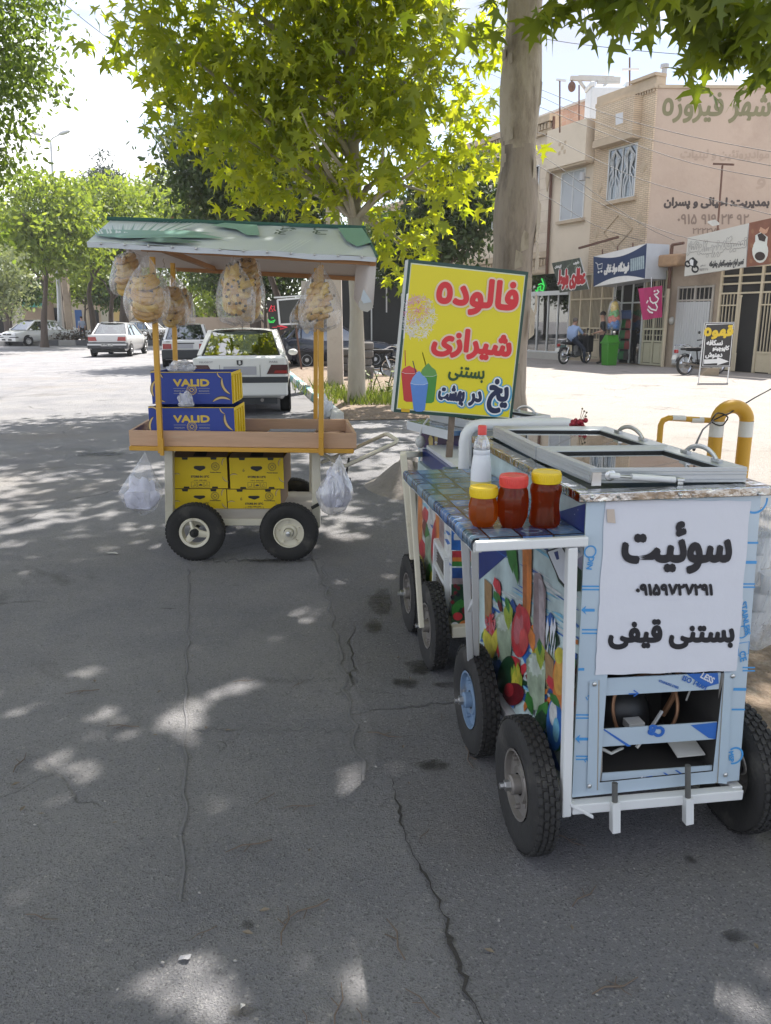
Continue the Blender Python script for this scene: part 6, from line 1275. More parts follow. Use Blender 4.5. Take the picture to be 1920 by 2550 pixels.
def weed(label, px, py, h, seed):
 b = gnd(px, py); t = thing('weed', label, 'plant', b); mb = MB().m(GRS); r_ = random.Random(seed)
 for k in range(5):
  a = r_.uniform(0, 6.28); l = h * r_.uniform(.6, 1); e = Vector((math.cos(a) * l * .35, math.sin(a) * l * .35, l)); mb.tube([(0, 0, 0), e * .5 + Vector((0, 0, .05)), e], .008, 5)
  for j in range(6):
   p = e * (.3 + .12 * j); a2 = r_.uniform(0, 6.28); d = Vector((math.cos(a2), math.sin(a2), r_.uniform(-.2, .6))) * h * .22; s_ = d.cross(Vector((0, 0, 1))).normalized() * h * .06; mb.poly([p, p + d * .5 + s_, p + d, p + d * .5 - s_])
 mb.build('stems', t)
weed('tall dry weed right of the plane tree', 958, 1005, .75, 1); weed('short weed at the foot of the plane tree', 925, 985, .55, 2); weed('leafy weed between pole and plane tree', 845, 1000, .4, 3)
# ---------------------------------------------------------------- cars
def paint(name, c, r=.25): return mat(name, c, r, var=.03, sc=2, coat=.5, dirt=(c[0] * .75, c[1] * .73, c[2] * .68), dsc=3, dth=.6)
CWH = paint('car_white', (.62, .62, .61)); CSIL = paint('car_silver', (.50, .50, .50), .3); CDK = paint('car_dark', (.012, .016, .03)); CBP = mat('bumper_black', (.03, .032, .036), .55, var=.15); CTY = mat('car_tyre', (.02, .02, .02), .85, var=.3, sc=12); CPL = mat('number_plate_grey', (.33, .33, .36), .5, var=.04); TLR = mat('tail_light_red', (.26, .012, .012), .2, var=.2, spec=.7); TLD = mat('tail_light_smoked', (.06, .018, .02), .18, spec=.7); HLG = mat('headlight', (.60, .62, .64), .12, var=.1, spec=.8); ALLOY = mat('alloy', (.46, .46, .47), .35, metal=.6, var=.1); ORL = mat('indicator', (.5, .14, .02), .3)
CGL = glass('car_glass', (.62, .72, .70), .30, .5); SEATM = mat('car_seat', (.10, .10, .105), .85, var=.2)
class Car: pass
def car(name, label, loc, rz, body, L=4.4, W=1.69, H=1.40, hood=.92, deck=.95, belt=.90, g=(0.62, 1.25, 2.55, 3.35), rear='pars', front='logan', strip=True, group=None, low=.24):
 # y = 0 tail, y = L nose; g = y of tail-glass foot, roof rear, roof front, windscreen foot
 t = thing(name, label, 'car', loc, rz, group); hw = W / 2
 st = [(0.0, .86, .44, deck - .20), (.05, .93, .30, deck - .04), (.18, .965, low + .02, deck), (.55, .99, low, deck + .01), (1.1, 1, low, belt + .01), (2.2, 1, low, belt), (L - 1.35, .99, low, belt - .01), (L - .95, .985, low, hood), (L - .45, .95, low + .01, hood - .07), (L - .15, .87, low + .05, hood - .16), (L - .02, .74, .36, hood - .30)]
 cs = lambda f, zb, zt: [(f * .86 * hw, zb), (f * .965 * hw, zb + .10), (f * hw, (zb + zt) / 2 - .02), (f * .985 * hw, zt - .10), (f * .93 * hw, zt - .025), (f * .84 * hw, zt)]
 mb = MB().m(body); vs = []; k = 12
 for y, f, zb, zt in st:
  c = cs(f, zb, zt); vs += [(x, y, z) for x, z in c] + [(-x, y, z) for x, z in reversed(c)]
 n = len(st); fs = []
 for i in range(n - 1):
  for j in range(k - 1): fs.append((i * k + j, i * k + j + 1, (i + 1) * k + j + 1, (i + 1) * k + j))
  fs.append((i * k + k - 1, i * k, (i + 1) * k, (i + 1) * k + k - 1))
 fs.append(tuple(range(k))); fs.append(tuple((n - 1) * k + j for j in reversed(range(k))))
 mb.add(vs, fs); bo = mb.build('body', t, smooth=42, bevel=.012)
 # greenhouse: pillars and roof, with real openings filled by glass
 zb, zt = belt - .02, H; wb, wt = hw * .92, hw * .70
 P = [(wb * .93, g[0], deck - .01), (wt * .97, g[1], zt - .02), (wt, g[2], zt - .015), (wb * .96, g[3], hood + .0)]
 ro = MB().m(body); crown_ = []
 for i in range(7):
  s = i / 6; y = g[1] + (g[2] - g[1]) * s; z = zt - .02 + .035 * math.sin(math.pi * (.15 + .7 * s))
  for j in range(9):
   u_ = -1 + 2 * j / 8; crown_.append((wt * u_, y + (.05 * (1 - u_ * u_)) * (1 if s > .5 else -1) * abs(s - .5) * 2, z + .03 * (1 - u_ * u_) - (.02 if abs(u_) == 1 else 0)))
 ro.add(crown_, [(i * 9 + j, i * 9 + j + 1, (i + 1) * 9 + j + 1, (i + 1) * 9 + j) for i in range(6) for j in range(8)])
 for s in (1, -1):
  p = [Vector((s * a, b_, c)) for a, b_, c in P]
  ro.bar(p[0], p[1], .075); ro.bar(p[3], p[2], .055); ro.bar(p[1] + Vector((0, 0, -.01)), p[2] + Vector((0, 0, -.01)), .05)
  ym = g[1] + (g[2] - g[1]) * .48; ro.bar((s * wb * .985, ym + .06, belt - .02), (s * wt, ym, zt - .03), .05)
  yq = g[1] + .05; ro.bar((s * wb * .985, yq - .05, belt - .02), (s * wt, yq, zt - .04), .05)
 roo = ro.build('roof', t, smooth=50)
 gl = MB().m(CGL); p1, p0, p2, p3 = P[1], P[0], P[2], P[3]; e = .012
 def pane(a, b_, c, d, nm):
  m_ = MB().m(CGL); vs = []; A, B_, C_, D = map(Vector, (a, b_, c, d)); nx = 6
  for j in range(4):
   for i in range(nx + 1):
    s, q = i / nx, j / 3; p = A.lerp(B_, s).lerp(D.lerp(C_, s), q); vs.append(p)
  m_.add(vs, [(j * (nx + 1) + i, j * (nx + 1) + i + 1, (j + 1) * (nx + 1) + i + 1, (j + 1) * (nx + 1) + i) for j in range(3) for i in range(nx)]); m_.build(nm, t, smooth=60)
 pane((-p0[0], p0[1], p0[2]), (p0[0], p0[1], p0[2]), (p1[0], p1[1], p1[2] + .01), (-p1[0], p1[1], p1[2] + .01), 'rear_window'); pane((-p3[0], p3[1], p3[2]), (p3[0], p3[1], p3[2]), (p2[0], p2[1], p2[2] + .01), (-p2[0], p2[1], p2[2] + .01), 'windscreen')
 for s in (1, -1):
  m_ = MB().m(CGL).poly([(s * (wb * .985 - e), p0[1] + .25, belt - .02), (s * (wb * .985 - e), p3[1] - .05, belt - .02), (s * (wt - e), p2[1], p2[2]), (s * (wt - e), p1[1] + .02, p1[2])]); m_.build('side_window', t)
 sm_ = MB().m(BLACK)
 for s in (1, -1):
  for a, b_ in ((P[0], P[1]), (P[3], P[2])): sm_.tube([Vector((s * (a[0] - .045), a[1], a[2] + .02)), Vector((s * (b_[0] - .04), b_[1], b_[2] - .01))], .010, 4)
 for a in (P[0], P[3]): sm_.tube([(-a[0] + .05, a[1], a[2] + .015), (a[0] - .05, a[1], a[2] + .015)], .011, 4)
 for a in (P[1], P[2]): sm_.tube([(-a[0] + .04, a[1], a[2] - .0), (a[0] - .04, a[1], a[2] - .0)], .012, 4)
 sm_.build('window_seal', t)
 # inside: seats, dashboard
 it = MB().m(SEATM)
 for x in (-.36, .36): it.b2(x - .24, x + .24, g[1] + .95, g[1] + 1.12, .45, 1.12); it.b2(x - .12, x + .12, g[1] + .98, g[1] + 1.08, 1.12, 1.26)
 it.b2(-hw * .8, hw * .8, g[1] - .0, g[1] + .18, .45, 1.0); it.b2(-hw * .82, hw * .82, g[0] + .12, g[1] + .05, deck - .09, deck - .06); it.b2(-hw * .8, hw * .8, g[3] - .5, g[3] - .1, .6, belt - .03)
 it.m(BLACK).b2(-hw * .85, hw * .85, .6, L - .9, .4, .42); it.tube([(-.36 + .17 * math.cos(q), g[3] - .62, .92 + .17 * math.sin(q)) for q in [k_ * .45 for k_ in range(15)]], .012, 5); it.build('interior', t)
 # wheels in dark arches
 for x in (1, -1):
  for y in (.72, L - .80):
   ar = MB().m(BLACK).lathe([(.345, -.012), (.345, .004), (.0, .004)], (x * hw * .985, y, .33), 'x', 28); ar.build('wheel_arch', t)
   w_ = MB().m(CTY).lathe([(.17, -.09), (.27, -.095), (.292, -.07), (.295, 0), (.292, .07), (.27, .095), (.17, .09)], (0, 0, 0), 'x', 28); wo = w_.build('wheel', t, (x * (hw - .085), y, .295), smooth=40)
   c = MB().m(ALLOY).lathe([(.185, x * .085), (.175, x * .095), (.16, x * .075), (.07, x * .07), (.06, x * .09), (0, x * .09)], (0, 0, 0), 'x', 24); c.m(BLACK)
   for q in range(8):
    a = q * math.pi / 4; c.box((x * .0785, .115 * math.cos(a), .115 * math.sin(a)), (.004, .05, .03), Matrix.Rotation(a, 3, 'X'))
   c.build('wheel_cover', wo, smooth=40)
 for s in (1, -1):
  m_ = MB().m(body if rear != 'pride' else CBP).ball((s * (hw + .085), g[3] - .18, belt + .03), (.10, .05, .065), 12, 8); m_.build('mirror', t, smooth=60)
 # tail
 y_ = -.0
 def flat(mm, pts, y=-.008, th=.012, nm='trim', par=t): m_ = MB().m(mm).prism([Vector((x, y, z)) for x, z in pts], (0, th, 0)); return m_.build(nm, par, bevel=.003)
 def qd(x0, z0, x1, z1): return [(x0, z0), (x1, z0), (x1, z1), (x0, z1)]
 if rear == 'pars':
  b2_ = MB().m(body).b2(-hw * .955, hw * .955, -.10, .22, .34, .60); b2_.build('rear_bumper', t, bevel=.03); b3 = MB().m(CBP).b2(-hw * .965, hw * .965, -.115, .24, .565, .655); b3.build('bumper_strip', t, bevel=.012)
  tp_ = MB().m(body).b2(-hw * .93, hw * .93, -.045, .25, .64, deck - .015); tp_.build('boot_panel', t, bevel=.02)
  for s in (1, -1):
   flat(TLD, [(s * .44, .705), (s * .80, .705), (s * .79, .86), (s * .52, .86)], -.056, .1, 'tail_light'); flat(TLR, [(s * .555, .715), (s * .785, .715), (s * .78, .765), (s * .585, .765)], -.061, .01, 'tail_lens')
  flat(CPL, qd(-.27, .70, .27, .835), -.056, .02, 'number_plate'); bdg = MB().m(mat('badge_black', (.02, .02, .022), .4)).prism([(x, -.056, z) for x, z in ((-.05, .935), (.05, .935), (.045, .865), (0, .845), (-.045, .865))], (0, .02, 0))
  bdg.m(STEEL).poly([(x, -.059, z) for x, z in ((-.02, .925), (.0, .93), (.02, .915), (.012, .9), (.03, .885), (.01, .88), (.012, .86), (-.004, .872), (-.018, .86), (-.012, .885), (-.028, .89), (-.01, .905))]); bdg.build('badge', t)
  tx = MB().m(mat('badge_letters', (.3, .3, .31), .3, metal=.6)); letters(tx, 'PARS', (.56, -.0475, .905), (1, 0, 0), (0, 0, 1), .13, .03, .003); letters(tx, 'PEUGEOT', (-.55, -.0475, .905), (1, 0, 0), (0, 0, 1), .22, .028, .002); tx.build('lettering', t)
  sm2 = MB().m(BLACK); sm2.b2(-hw * .93, hw * .93, -.048, -.03, .652, .66); sm2.b2(-.335, -.33, -.05, -.03, .66, .86); sm2.b2(.33, .335, -.05, -.03, .66, .86); sm2.ball((.02, -.05, .675), .012, 8, 6); sm2.build('panel_gap', t); MB().m(CBP).b2(-.6, .6, .0, .5, .2, .30).build('underbody', t); MB().m(STEELD).tube([(.35, -.05, .27), (.35, .4, .27)], .03, 10).build('exhaust', t)
  an = MB().m(BLACK).tube([(.0, g[1] + .1, H + .02), (.02, g[1] - .12, H + .2)], .006, 5); an.build('aerial', t)
 elif rear == '405':
  MB().m(CBP).b2(-hw * .965, hw * .965, -.11, .24, .36, .62).build('rear_bumper', t, bevel=.025); MB().m(body).b2(-hw * .955, hw * .955, -.118, .24, .50, .575).build('bumper_strip', t, bevel=.008); MB().m(body).b2(-hw * .92, hw * .92, -.045, .25, .63, deck - .015).build('boot_panel', t, bevel=.02)
  for s in (1, -1): flat(TLR, [(s * .43, .69), (s * .79, .69), (s * .79, .86), (s * .47, .86)], -.056, .1, 'tail_light')
  flat(body, qd(-.42, .70, .42, .84), -.05, .01, 'boot_recess'); pl = flat(mat('number_plate_white', (.5, .5, .48), .5), qd(-.26, .47, .26, .58), -.125, .01, 'number_plate'); tx = MB().m(INK); letters(tx, '۹۸ د ۵۴۳ ۳۷', (0, -.127, .525), (1, 0, 0), (0, 0, 1), .46, .07, .004); tx.build('lettering', pl); MB().m(BLACK).b2(-.7, .7, .0, .6, .2, .36).build('underbody', t)
 elif rear == 'pride':
  MB().m(CBP).b2(-hw * .965, hw * .965, -.10, .24, .30, .60).build('rear_bumper', t, bevel=.03); MB().m(body).b2(-hw * .92, hw * .92, -.045, .25, .60, deck - .02).build('boot_panel', t, bevel=.02)
  for s in (1, -1): flat(TLR, qd(s * .45, .63, s * .74, .80), -.056, .1, 'tail_light'); flat(BLACK, qd(s * .50, .86, s * .62, .88), -.056, .02, 'boot_vent')
  flat(CPL, qd(-.26, .65, .26, .79), -.056, .02, 'number_plate'); flat(BLACK, qd(-.30, .80, .30, .835), -.056, .02, 'boot_handle')
 # nose
 yn = L - .02
 if front == 'logan':
  MB().m(body).b2(-hw * .93, hw * .93, L - .2, L + .06, .28, .60).build('front_bumper', t, bevel=.05); MB().m(CBP).b2(-hw * .945, hw * .945, L - .16, L + .068, .50, .56).build('bumper_strip', t, bevel=.01)
  for s in (1, -1):
   flat(HLG, [(s * .42, .64), (s * .76, .66), (s * .78, .78), (s * .50, .76)], L - .06, .08, 'headlight'); flat(BLACK, qd(s * .12, .34, s * .45, .43), L + .057, .012, 'air_intake'); m_ = MB().m(HLG).lathe([(0, .012), (.055, .008), (.06, 0)], (s * .66, L + .058, .40), 'y', 14); m_.build('fog_light', t)
  flat(CBP, [(-.36, .66), (.36, .66), (.40, .75), (-.40, .75)], L - .01, .04, 'grille'); flat(mat('number_plate_white', (.5, .5, .48), .5), qd(-.25, .45, .25, .55), L + .067, .012, 'number_plate'); flat(STEEL, qd(-.04, .68, .04, .73), L + .03, .01, 'badge')
 return t
def yaw_to(dx, dy): return math.atan2(-dx, dy)
# the parked white saloon behind the banana cart: tail at about Y = 13.4
pr_ = gnd(707, 1028); car('parked_car', 'white saloon car parked at the kerb behind the banana cart, smoked tail lights', Vector((-2.44, 13.4, 0)), R(7), CWH, 4.5, 1.65, 1.40, rear='pars', deck=.985, belt=.91, g=(.48, 1.12, 2.5, 3.35), group='white cars in the street')
gq = gnd(400, 900); car('parked_car', 'white saloon with black rear bumper and red lamps, left of the cart posts', Vector((-6.72, 27.0, 0)), R(11), CWH, 3.95, 1.62, 1.42, rear='pride', deck=.93, belt=.88, g=(.35, .85, 2.1, 2.95), group='white cars in the street')
q0, q1 = gnd(234, 888), gnd(322, 890); car('moving_car', 'dull white saloon driving away, with a black bumper below a white stripe', Vector(((-13.35 - 11.2) / 2, 35.4, 0)) + Vector((.25, -.6, 0)), R(5), CSIL, 4.45, 1.72, 1.42, rear='405', deck=.96, belt=.90, g=(.55, 1.15, 2.55, 3.4), group='white cars in the street')
car('moving_car', 'white hatch-fronted saloon coming towards us at the left edge', gnd(62, 862) + Vector((1.1, 3.6, 0)), R(180 - 28), CWH, 4.3, 1.72, 1.52, hood=.95, belt=.95, rear='405', front='logan', g=(.6, 1.2, 2.7, 3.5), group='white cars in the street')
car('parked_car', 'dark hatchback with white wheel covers parked beyond the notice board', Vector((-3.5, 26.9, 0)), R(-74), CDK, 3.85, 1.66, 1.43, rear='pride', deck=1.0, belt=.92, g=(.12, .55, 1.9, 2.75))
FARW = 'white cars parked beyond the median'
for k, (px, yb, Y, rz, lb) in enumerate(((190, 818, 61, 75, 'white car parked by the far shop with the blue door'), (330, 826, 60, 60, 'white car half hidden behind the white sedan'), (405, 826, 58, 62, 'white car beyond the left post of the cart'), (515, 828, 60, 40, 'white car far down the street, left of the middle bags'), (575, 842, 46, 12, 'white car far ahead of the parked saloon, roof only'), (640, 832, 58, 8, 'white car far down the street, behind the saloon roof'))):
 b = at(px, yb, Y); car('parked_car', lb, Vector((b.x, Y, 0)), R(rz), CWH, 4.2, 1.68, 1.42, rear='405', g=(.55, 1.15, 2.5, 3.3), group=FARW)
# ---------------------------------------------------------------- facades on the right
FC = Vector((9.75, 27.3, 0)); FA = R(26); FD = Vector((-math.sin(FA), math.cos(FA), 0)); FN = Vector((-math.cos(FA), -math.sin(FA), 0)); ZV = Vector((0, 0, 1))
def fp_(s, z, d=0.): return FC + FD * s + FN * d + ZV * z
def fx_(x, y, d=0.): return onp(x, y, FC + FN * d, FN)              # sight line on the facade plane moved out by d
def sz(x, y, d=0.): p = fx_(x, y, d); return (p - FC).dot(FD), p.z
def q3(X, Y): return 1180 + X / 2.2514, Y / 2.2514
def q4(X, Y): return 1180 + X / 2.2514, 450 + Y / 2.2514
class FB(MB):                                                        # builder in facade coordinates: s along, d out, z up
 def fb(self, s0, s1, d0, d1, z0, z1):
  s0, s1 = sorted((s0, s1)); return self.prism([fp_(s0, z0, d0), fp_(s1, z0, d0), fp_(s1, z0, d1), fp_(s0, z0, d1)], ZV * (z1 - z0))
 def fq(self, pts, d): return self.poly([fp_(s, z, d) for s, z in pts])
 def pq(self, pts, d, th=.03): return self.prism([fx_(x, y, d) for x, y in pts], FN * -th)
def brick(name, c1, c2, mo, bw=.22, bh=.065, rot=0., scale=1.):
 m = bpy.data.materials.new(name); m.use_nodes = True; nt = m.node_tree; N = nt.nodes; L = nt.links; b = N['Principled BSDF']; b.inputs['Roughness'].default_value = .85
 tc = N.new('ShaderNodeTexCoord'); mp = N.new('ShaderNodeMapping'); mp.vector_type = 'POINT'
 # turn world space so that x runs along the wall and y is height
 sx = N.new('ShaderNodeSeparateXYZ'); L.new(tc.outputs['Object'], sx.inputs[0])
 a = N.new('ShaderNodeMath'); a.operation = 'MULTIPLY'; a.inputs[1].default_value = FD.x; L.new(sx.outputs['X'], a.inputs[0])
 a2 = N.new('ShaderNodeMath'); a2.operation = 'MULTIPLY_ADD'; a2.inputs[1].default_value = FD.y; L.new(sx.outputs['Y'], a2.inputs[0]); L.new(a.outputs[0], a2.inputs[2])
 cx = N.new('ShaderNodeCombineXYZ'); L.new(a2.outputs[0], cx.inputs['X']); L.new(sx.outputs['Z'], cx.inputs['Y'])
 br = N.new('ShaderNodeTexBrick'); br.inputs['Scale'].default_value = 1; br.inputs['Brick Width'].default_value = bw; br.inputs['Row Height'].default_value = bh; br.inputs['Mortar Size'].default_value = .010; br.inputs['Color1'].default_value = (*c1, 1); br.inputs['Color2'].default_value = (*c2, 1); br.inputs['Mortar'].default_value = (*mo, 1); br.inputs['Bias'].default_value = -.2
 L.new(cx.outputs[0], br.inputs['Vector']); nz = N.new('ShaderNodeTexNoise'); nz.inputs['Scale'].default_value = 1.4; nz.inputs['Detail'].default_value = 7; L.new(tc.outputs['Object'], nz.inputs['Vector'])
 mx = N.new('ShaderNodeMix'); mx.data_type = 'RGBA'; mx.blend_type = 'OVERLAY'; mx.inputs[0].default_value = .35; L.new(br.outputs['Color'], mx.inputs[6]); L.new(nz.outputs['Fac'], mx.inputs[7]); L.new(mx.outputs[2], b.inputs['Base Color'])
 bp = N.new('ShaderNodeBump'); bp.inputs['Strength'].default_value = .6; bp.inputs['Distance'].default_value = .01; bp.invert = True; L.new(br.outputs['Fac'], bp.inputs['Height']); L.new(bp.outputs[0], b.inputs['Normal'])
 return m
def plaster(name, c, d, sc=.8, th=.5): return mat(name, c, .9, var=.12, sc=sc, bump=.25, bsc=9, dirt=d, dsc=.7, dth=th)
BRK = brick('yellow_brick', (.53, .41, .28), (.59, .46, .33), (.33, .26, .19)); STU = plaster('stucco_cream', (.60, .51, .40), (.50, .41, .31)); BEI = brick('beige_stone', (.56, .47, .37), (.6, .51, .41), (.46, .38, .30), 1.2, .42); PLA = plaster('painted_plaster', (.47, .365, .29), (.40, .30, .235), .6, .5); CEM = plaster('cement_render', (.33, .265, .205), (.2, .16, .125), 1.5, .48); CRN = plaster('cornice_stone', (.44, .35, .25), (.34, .27, .19)); HBR = brick('hollow_brick', (.36, .22, .16), (.42, .28, .21), (.36, .30, .26), .35, .22); WFR = mat('window_white', (.55, .56, .56), .45, var=.06); IRN = mat('cream_iron', (.50, .43, .31), .5, var=.1, sc=5, dirt=(.3, .22, .14), dsc=6, dth=.6); DRK = mat('painted_dark_interior', (.02, .019, .018), .9, var=.3, sc=2); RST = mat('rusty_iron', (.12, .06, .04), .8, var=.3, sc=14); WGL = glass('shop_glass', (.6, .68, .66), .16, .5); SGL = mat('curtain_or_dark_sheet', (.40, .42, .44), .8, var=.08, sc=3)  # DRK: near-black colour that paints the shade of interiors not built
def slab(name, par, m_, s0, s1, d0, d1, z0, z1, bevel=0): b = FB().m(m_); b.fb(s0, s1, d0, d1, z0, z1); return b.build(name, par, bevel=bevel)
def house(name, label, s0, s1, depth, h, m_, cat='building', foot=None, group=None):
 c = fp_((s0 + s1) / 2, 0); t = thing(name, label, cat, (0, 0, 0), 0, group)
 pts = foot or [fp_(s0, 0), fp_(s1, 0), fp_(s1, 0, -depth), fp_(s0, 0, -depth)]
 MB().m(m_).prism(pts, ZV * h).build('wall', t); return t
# -- corner building of yellow brick with the painted side wall
SC0, SC1 = 1.60, 4.52; cor = fp_(SC0, 0)
hb = house('corner_building', 'brick corner building with a lettered pinkish side wall and ornate upstairs window', SC0, SC1, 10, 9.05, PLA, foot=[cor, fp_(SC1, 0), fp_(SC1, 0, -9), cor + Vector((11, 7.5, 0)), cor + Vector((11, .25, 0))])
skin = FB().m(BRK)
w0, w1, wz0, wz1 = 2.28, 3.72, 5.76, 7.52
skin.fb(SC0, w0, .001, .07, 3.3, 9.05); skin.fb(w1, SC1, .001, .07, 3.3, 9.05); skin.fb(w0, w1, .001, .07, 3.3, wz0 - .12); skin.fb(w0, w1, .001, .07, wz1, 9.05); skin.build('brick_front', hb)
bx2 = FB().m(BRK); bx2.fb(2.22, 4.15, .071, .42, 7.85, 8.95); bx2.m(CRN).fb(2.18, 4.2, .071, .45, 7.62, 7.849); bx2.build('bay', hb)
par = FB().m(CRN); par.fb(SC0 - .02, SC1, -.3, .16, 9.051, 9.18); par.fb(SC0 - .02, SC1, -.3, .10, 9.181, 9.42); par.fb(SC0 - .05, 2.75, -.3, .2, 9.421, 9.52)
for k in range(24): par.fb(SC0 + .05 + k * .12, SC0 + .11 + k * .12, .071, .13, 8.95, 9.05)
par.prism([cor + ZV * 9.051 + Vector((.02, -.05, 0)), cor + ZV * 9.051 + Vector((11, .2, 0)), cor + ZV * 9.051 + Vector((11, .6, 0)), cor + ZV * 9.051 + Vector((.02, .3, 0))], ZV * .1)
par.build('parapet', hb)
def win(par_, s0, s1, z0, z1, d=.0, frame=WFR, nv=1, nh=0, ornate=False, sill=True, fw=.05, dark=SGL, rec=.10):
 b = FB().m(frame); b.fb(s0, s0 + fw, d - .06, d + .01, z0, z1); b.fb(s1 - fw, s1, d - .06, d + .01, z0, z1); b.fb(s0 + fw, s1 - fw, d - .06, d + .01, z0, z0 + fw); b.fb(s0 + fw, s1 - fw, d - .06, d + .01, z1 - fw, z1)
 for k in range(nv): c = s0 + (s1 - s0) * (k + 1) / (nv + 1); b.fb(c - fw * .4, c + fw * .4, d - .05, d, z0 + fw, z1 - fw)
 for k in range(nh): c = z0 + (z1 - z0) * (k + 1) / (nh + 1); b.fb(s0 + fw, s1 - fw, d - .05, d - .001, c - fw * .4, c + fw * .4)
 if ornate:
  for q in range(2):
   a0, a1 = s0 + (s1 - s0) * q / 2, s0 + (s1 - s0) * (q + 1) / 2; m_ = (a0 + a1) / 2; h = z1 - z0; hw_ = (a1 - a0) / 2
   for sc_ in (1., .72, .45):
    for sg_ in (1, -1):
     L_ = [(m_ + sg_ * hw_ * .9 * sc_, z0 + .04), (m_ + sg_ * hw_ * .9 * sc_, z0 + h * .42 * sc_ + .1), (m_ + sg_ * hw_ * .35 * sc_, z0 + h * (.42 * sc_ + .18)), (m_ + sg_ * hw_ * .35 * sc_, z0 + h * .6), (m_ + sg_ * hw_ * .75 * sc_, z0 + h * .78), (m_, z0 + h * (.90 + .06 * sc_))]
     b.tube([fp_(s, z, d + .012) for s, z in L_], .016, 4)
 o = b.build('window', par_); g_ = FB().m(WGL); g_.fq([(s0 + fw, z0 + fw), (s1 - fw, z0 + fw), (s1 - fw, z1 - fw), (s0 + fw, z1 - fw)], d - .03); g_.build('pane', o); c_ = FB().m(dark); c_.fq([(s0 + .01, z0 + .01), (s1 - .01, z0 + .01), (s1 - .01, z1 - .01), (s0 + .01, z1 - .01)], max(d - .058, .003)); c_.build('curtain_or_dark_sheet', o)  # backing behind the pane: grey curtain, with DRK a painted dark room
 if sill: sl_ = FB().m(CRN); sl_.fb(s0 - .1, s1 + .1, d - .02, d + .12, z0 - .12, z0 - .003); sl_.build('sill', o)
 return o
win(hb, w0, w1, wz0, wz1, .072, ornate=True)
dc = FB().m(CRN)
for s, z in ((1.92, 6.7), (4.1, 6.3), (1.92, 5.0), (4.15, 4.75)):
 for k, r_ in enumerate((.17, .1)): dc.prism([fp_(s + x * r_, z + y * r_ * 1.3, .0715 + .012 * k) for x, y in ((1, 0), (0, 1), (-1, 0), (0, -1))], FN * .012)
for s, z in ((3.0, 4.7),):
 for a in range(4):
  p = [(s + .75 * math.cos(a * math.pi / 2), z + .55 * math.sin(a * math.pi / 2)), (s + .75 * math.cos((a + 1) * math.pi / 2), z + .55 * math.sin((a + 1) * math.pi / 2))]; dc.tube([fp_(p[0][0], p[0][1], .08), fp_(p[1][0], p[1][1], .08)], .03, 4)
dc.build('brick_ornament', hb); FB().m(mat('plaque', (.55, .55, .56), .6)).pq([(1533, 284), (1551, 279), (1551, 306), (1533, 312)], .43, .01).build('plaque', hb)
# painted writing on the side wall
WN = Vector((.25, -11, 0)).normalized(); WU = Vector((11, .25, 0)).normalized()
def wl(x, y): return onp(x, y, cor + WN * .004, WN)
def wall_text(s, l, r, t, b_, bold, m_):
 mb = MB().m(m_); c = wl((l + r) / 2, (t + b_) / 2); letters(mb, s, c, WU, ZV, (wl(r, b_) - wl(l, b_)).length, (wl(l, t) - wl(l, b_)).length, bold, 0, step=.0004); mb.build('wall_lettering', hb)
wall_text('شهر فیروزه', 1652, 1918, 232, 305, .03, mat('faded_green_paint', (.20, .185, .10), .9, var=.25, sc=2)); wall_text('بمدیریت: احیائی و پسران', 1655, 1915, 492, 520, .022, mat('old_black_paint', (.07, .055, .05), .9, var=.2, sc=3))
FAD = mat('faded_black_paint', (.25, .185, .145), .9, var=.2, sc=3); FAD2 = mat('ghost_paint', (.40, .305, .24), .9, var=.15, sc=3)
wall_text('۰۹۱۵ ۹۱۹ ۲۴ ۹۲', 1688, 1864, 534, 558, .012, FAD); wall_text('۲۲۲۲۷۹۰', 1725, 1800, 568, 582, .008, FAD); wall_text('موادپروتئین و لبنیات', 1695, 1915, 372, 402, .015, FAD2); wall_text('و', 1885, 1905, 445, 470, .02, FAD2)
# rooftop things of the corner building
def roofpipe(label, px, yt, Y, hook):
 b = at(px, 196, Y); b.z = 9.0; t = thing('vent_pipe', label, 'pipe', b); zt = at(px, yt, Y).z - 9.0; mb = MB().m(mat('galvanised', (.35, .36, .38), .5, metal=.4))
 if hook: mb.tube([(0, 0, 0), (0, 0, zt - .12), (-.05, 0, zt - .02), (-.17, 0, zt), (-.28, 0, zt - .04), (-.3, 0, zt - .2)], .09, 10)
 else: mb.tube([(0, 0, 0), (0, 0, zt)], .09, 10); mb.tube([(0, 0, zt - .02), (0, 0, zt + .1)], .15, 10)
 mb.build('pipe', t, smooth=60)
roofpipe('straight vent pipe with cap on the corner building roof', 1653, 168, 31, False); roofpipe('hooked vent pipe on the corner building roof', 1723, 170, 31, True)
def antenna(label, px, y0, y1, Y, arms, cat='antenna', r=.03):
 b = at(px, y1, Y); t = thing('roof_antenna', label, cat, b); tp_ = at(px, y0, Y) - b; mb = MB().m(RST).tube([(0, 0, 0), tp_], r, 6)
 for (x0, ya, x1, yb_) in arms: mb.m(WPAINT).bar(at(x0, ya, Y) - b, at(x1, yb_, Y) - b, .07)
 mb.build('mast', t)
antenna('cross shaped antenna on the corner building parapet', 1568, 143, 215, 30.5, [(1549, 173, 1591, 172)]); antenna('thin antenna mast left of the hoist, rising past the drain pipe', 1394, 200, 330, 31.8, [(1385, 198, 1410, 201)]); antenna('plain thin rod left of the hoist', 1442, 212, 300, 34, [])
b = at(1477, 262, 35.); b.z = 9.2; cr = thing('roof_hoist', 'old metal roof hoist with a hanging pulley above the set-back brick wall', 'hoist', b); mb = MB().m(mat('hoist_paint', (.42, .40, .37), .6, var=.2, dirt=(.2, .1, .06), dth=.55)); A_ = lambda x, y: at(x, y, 35.) - b
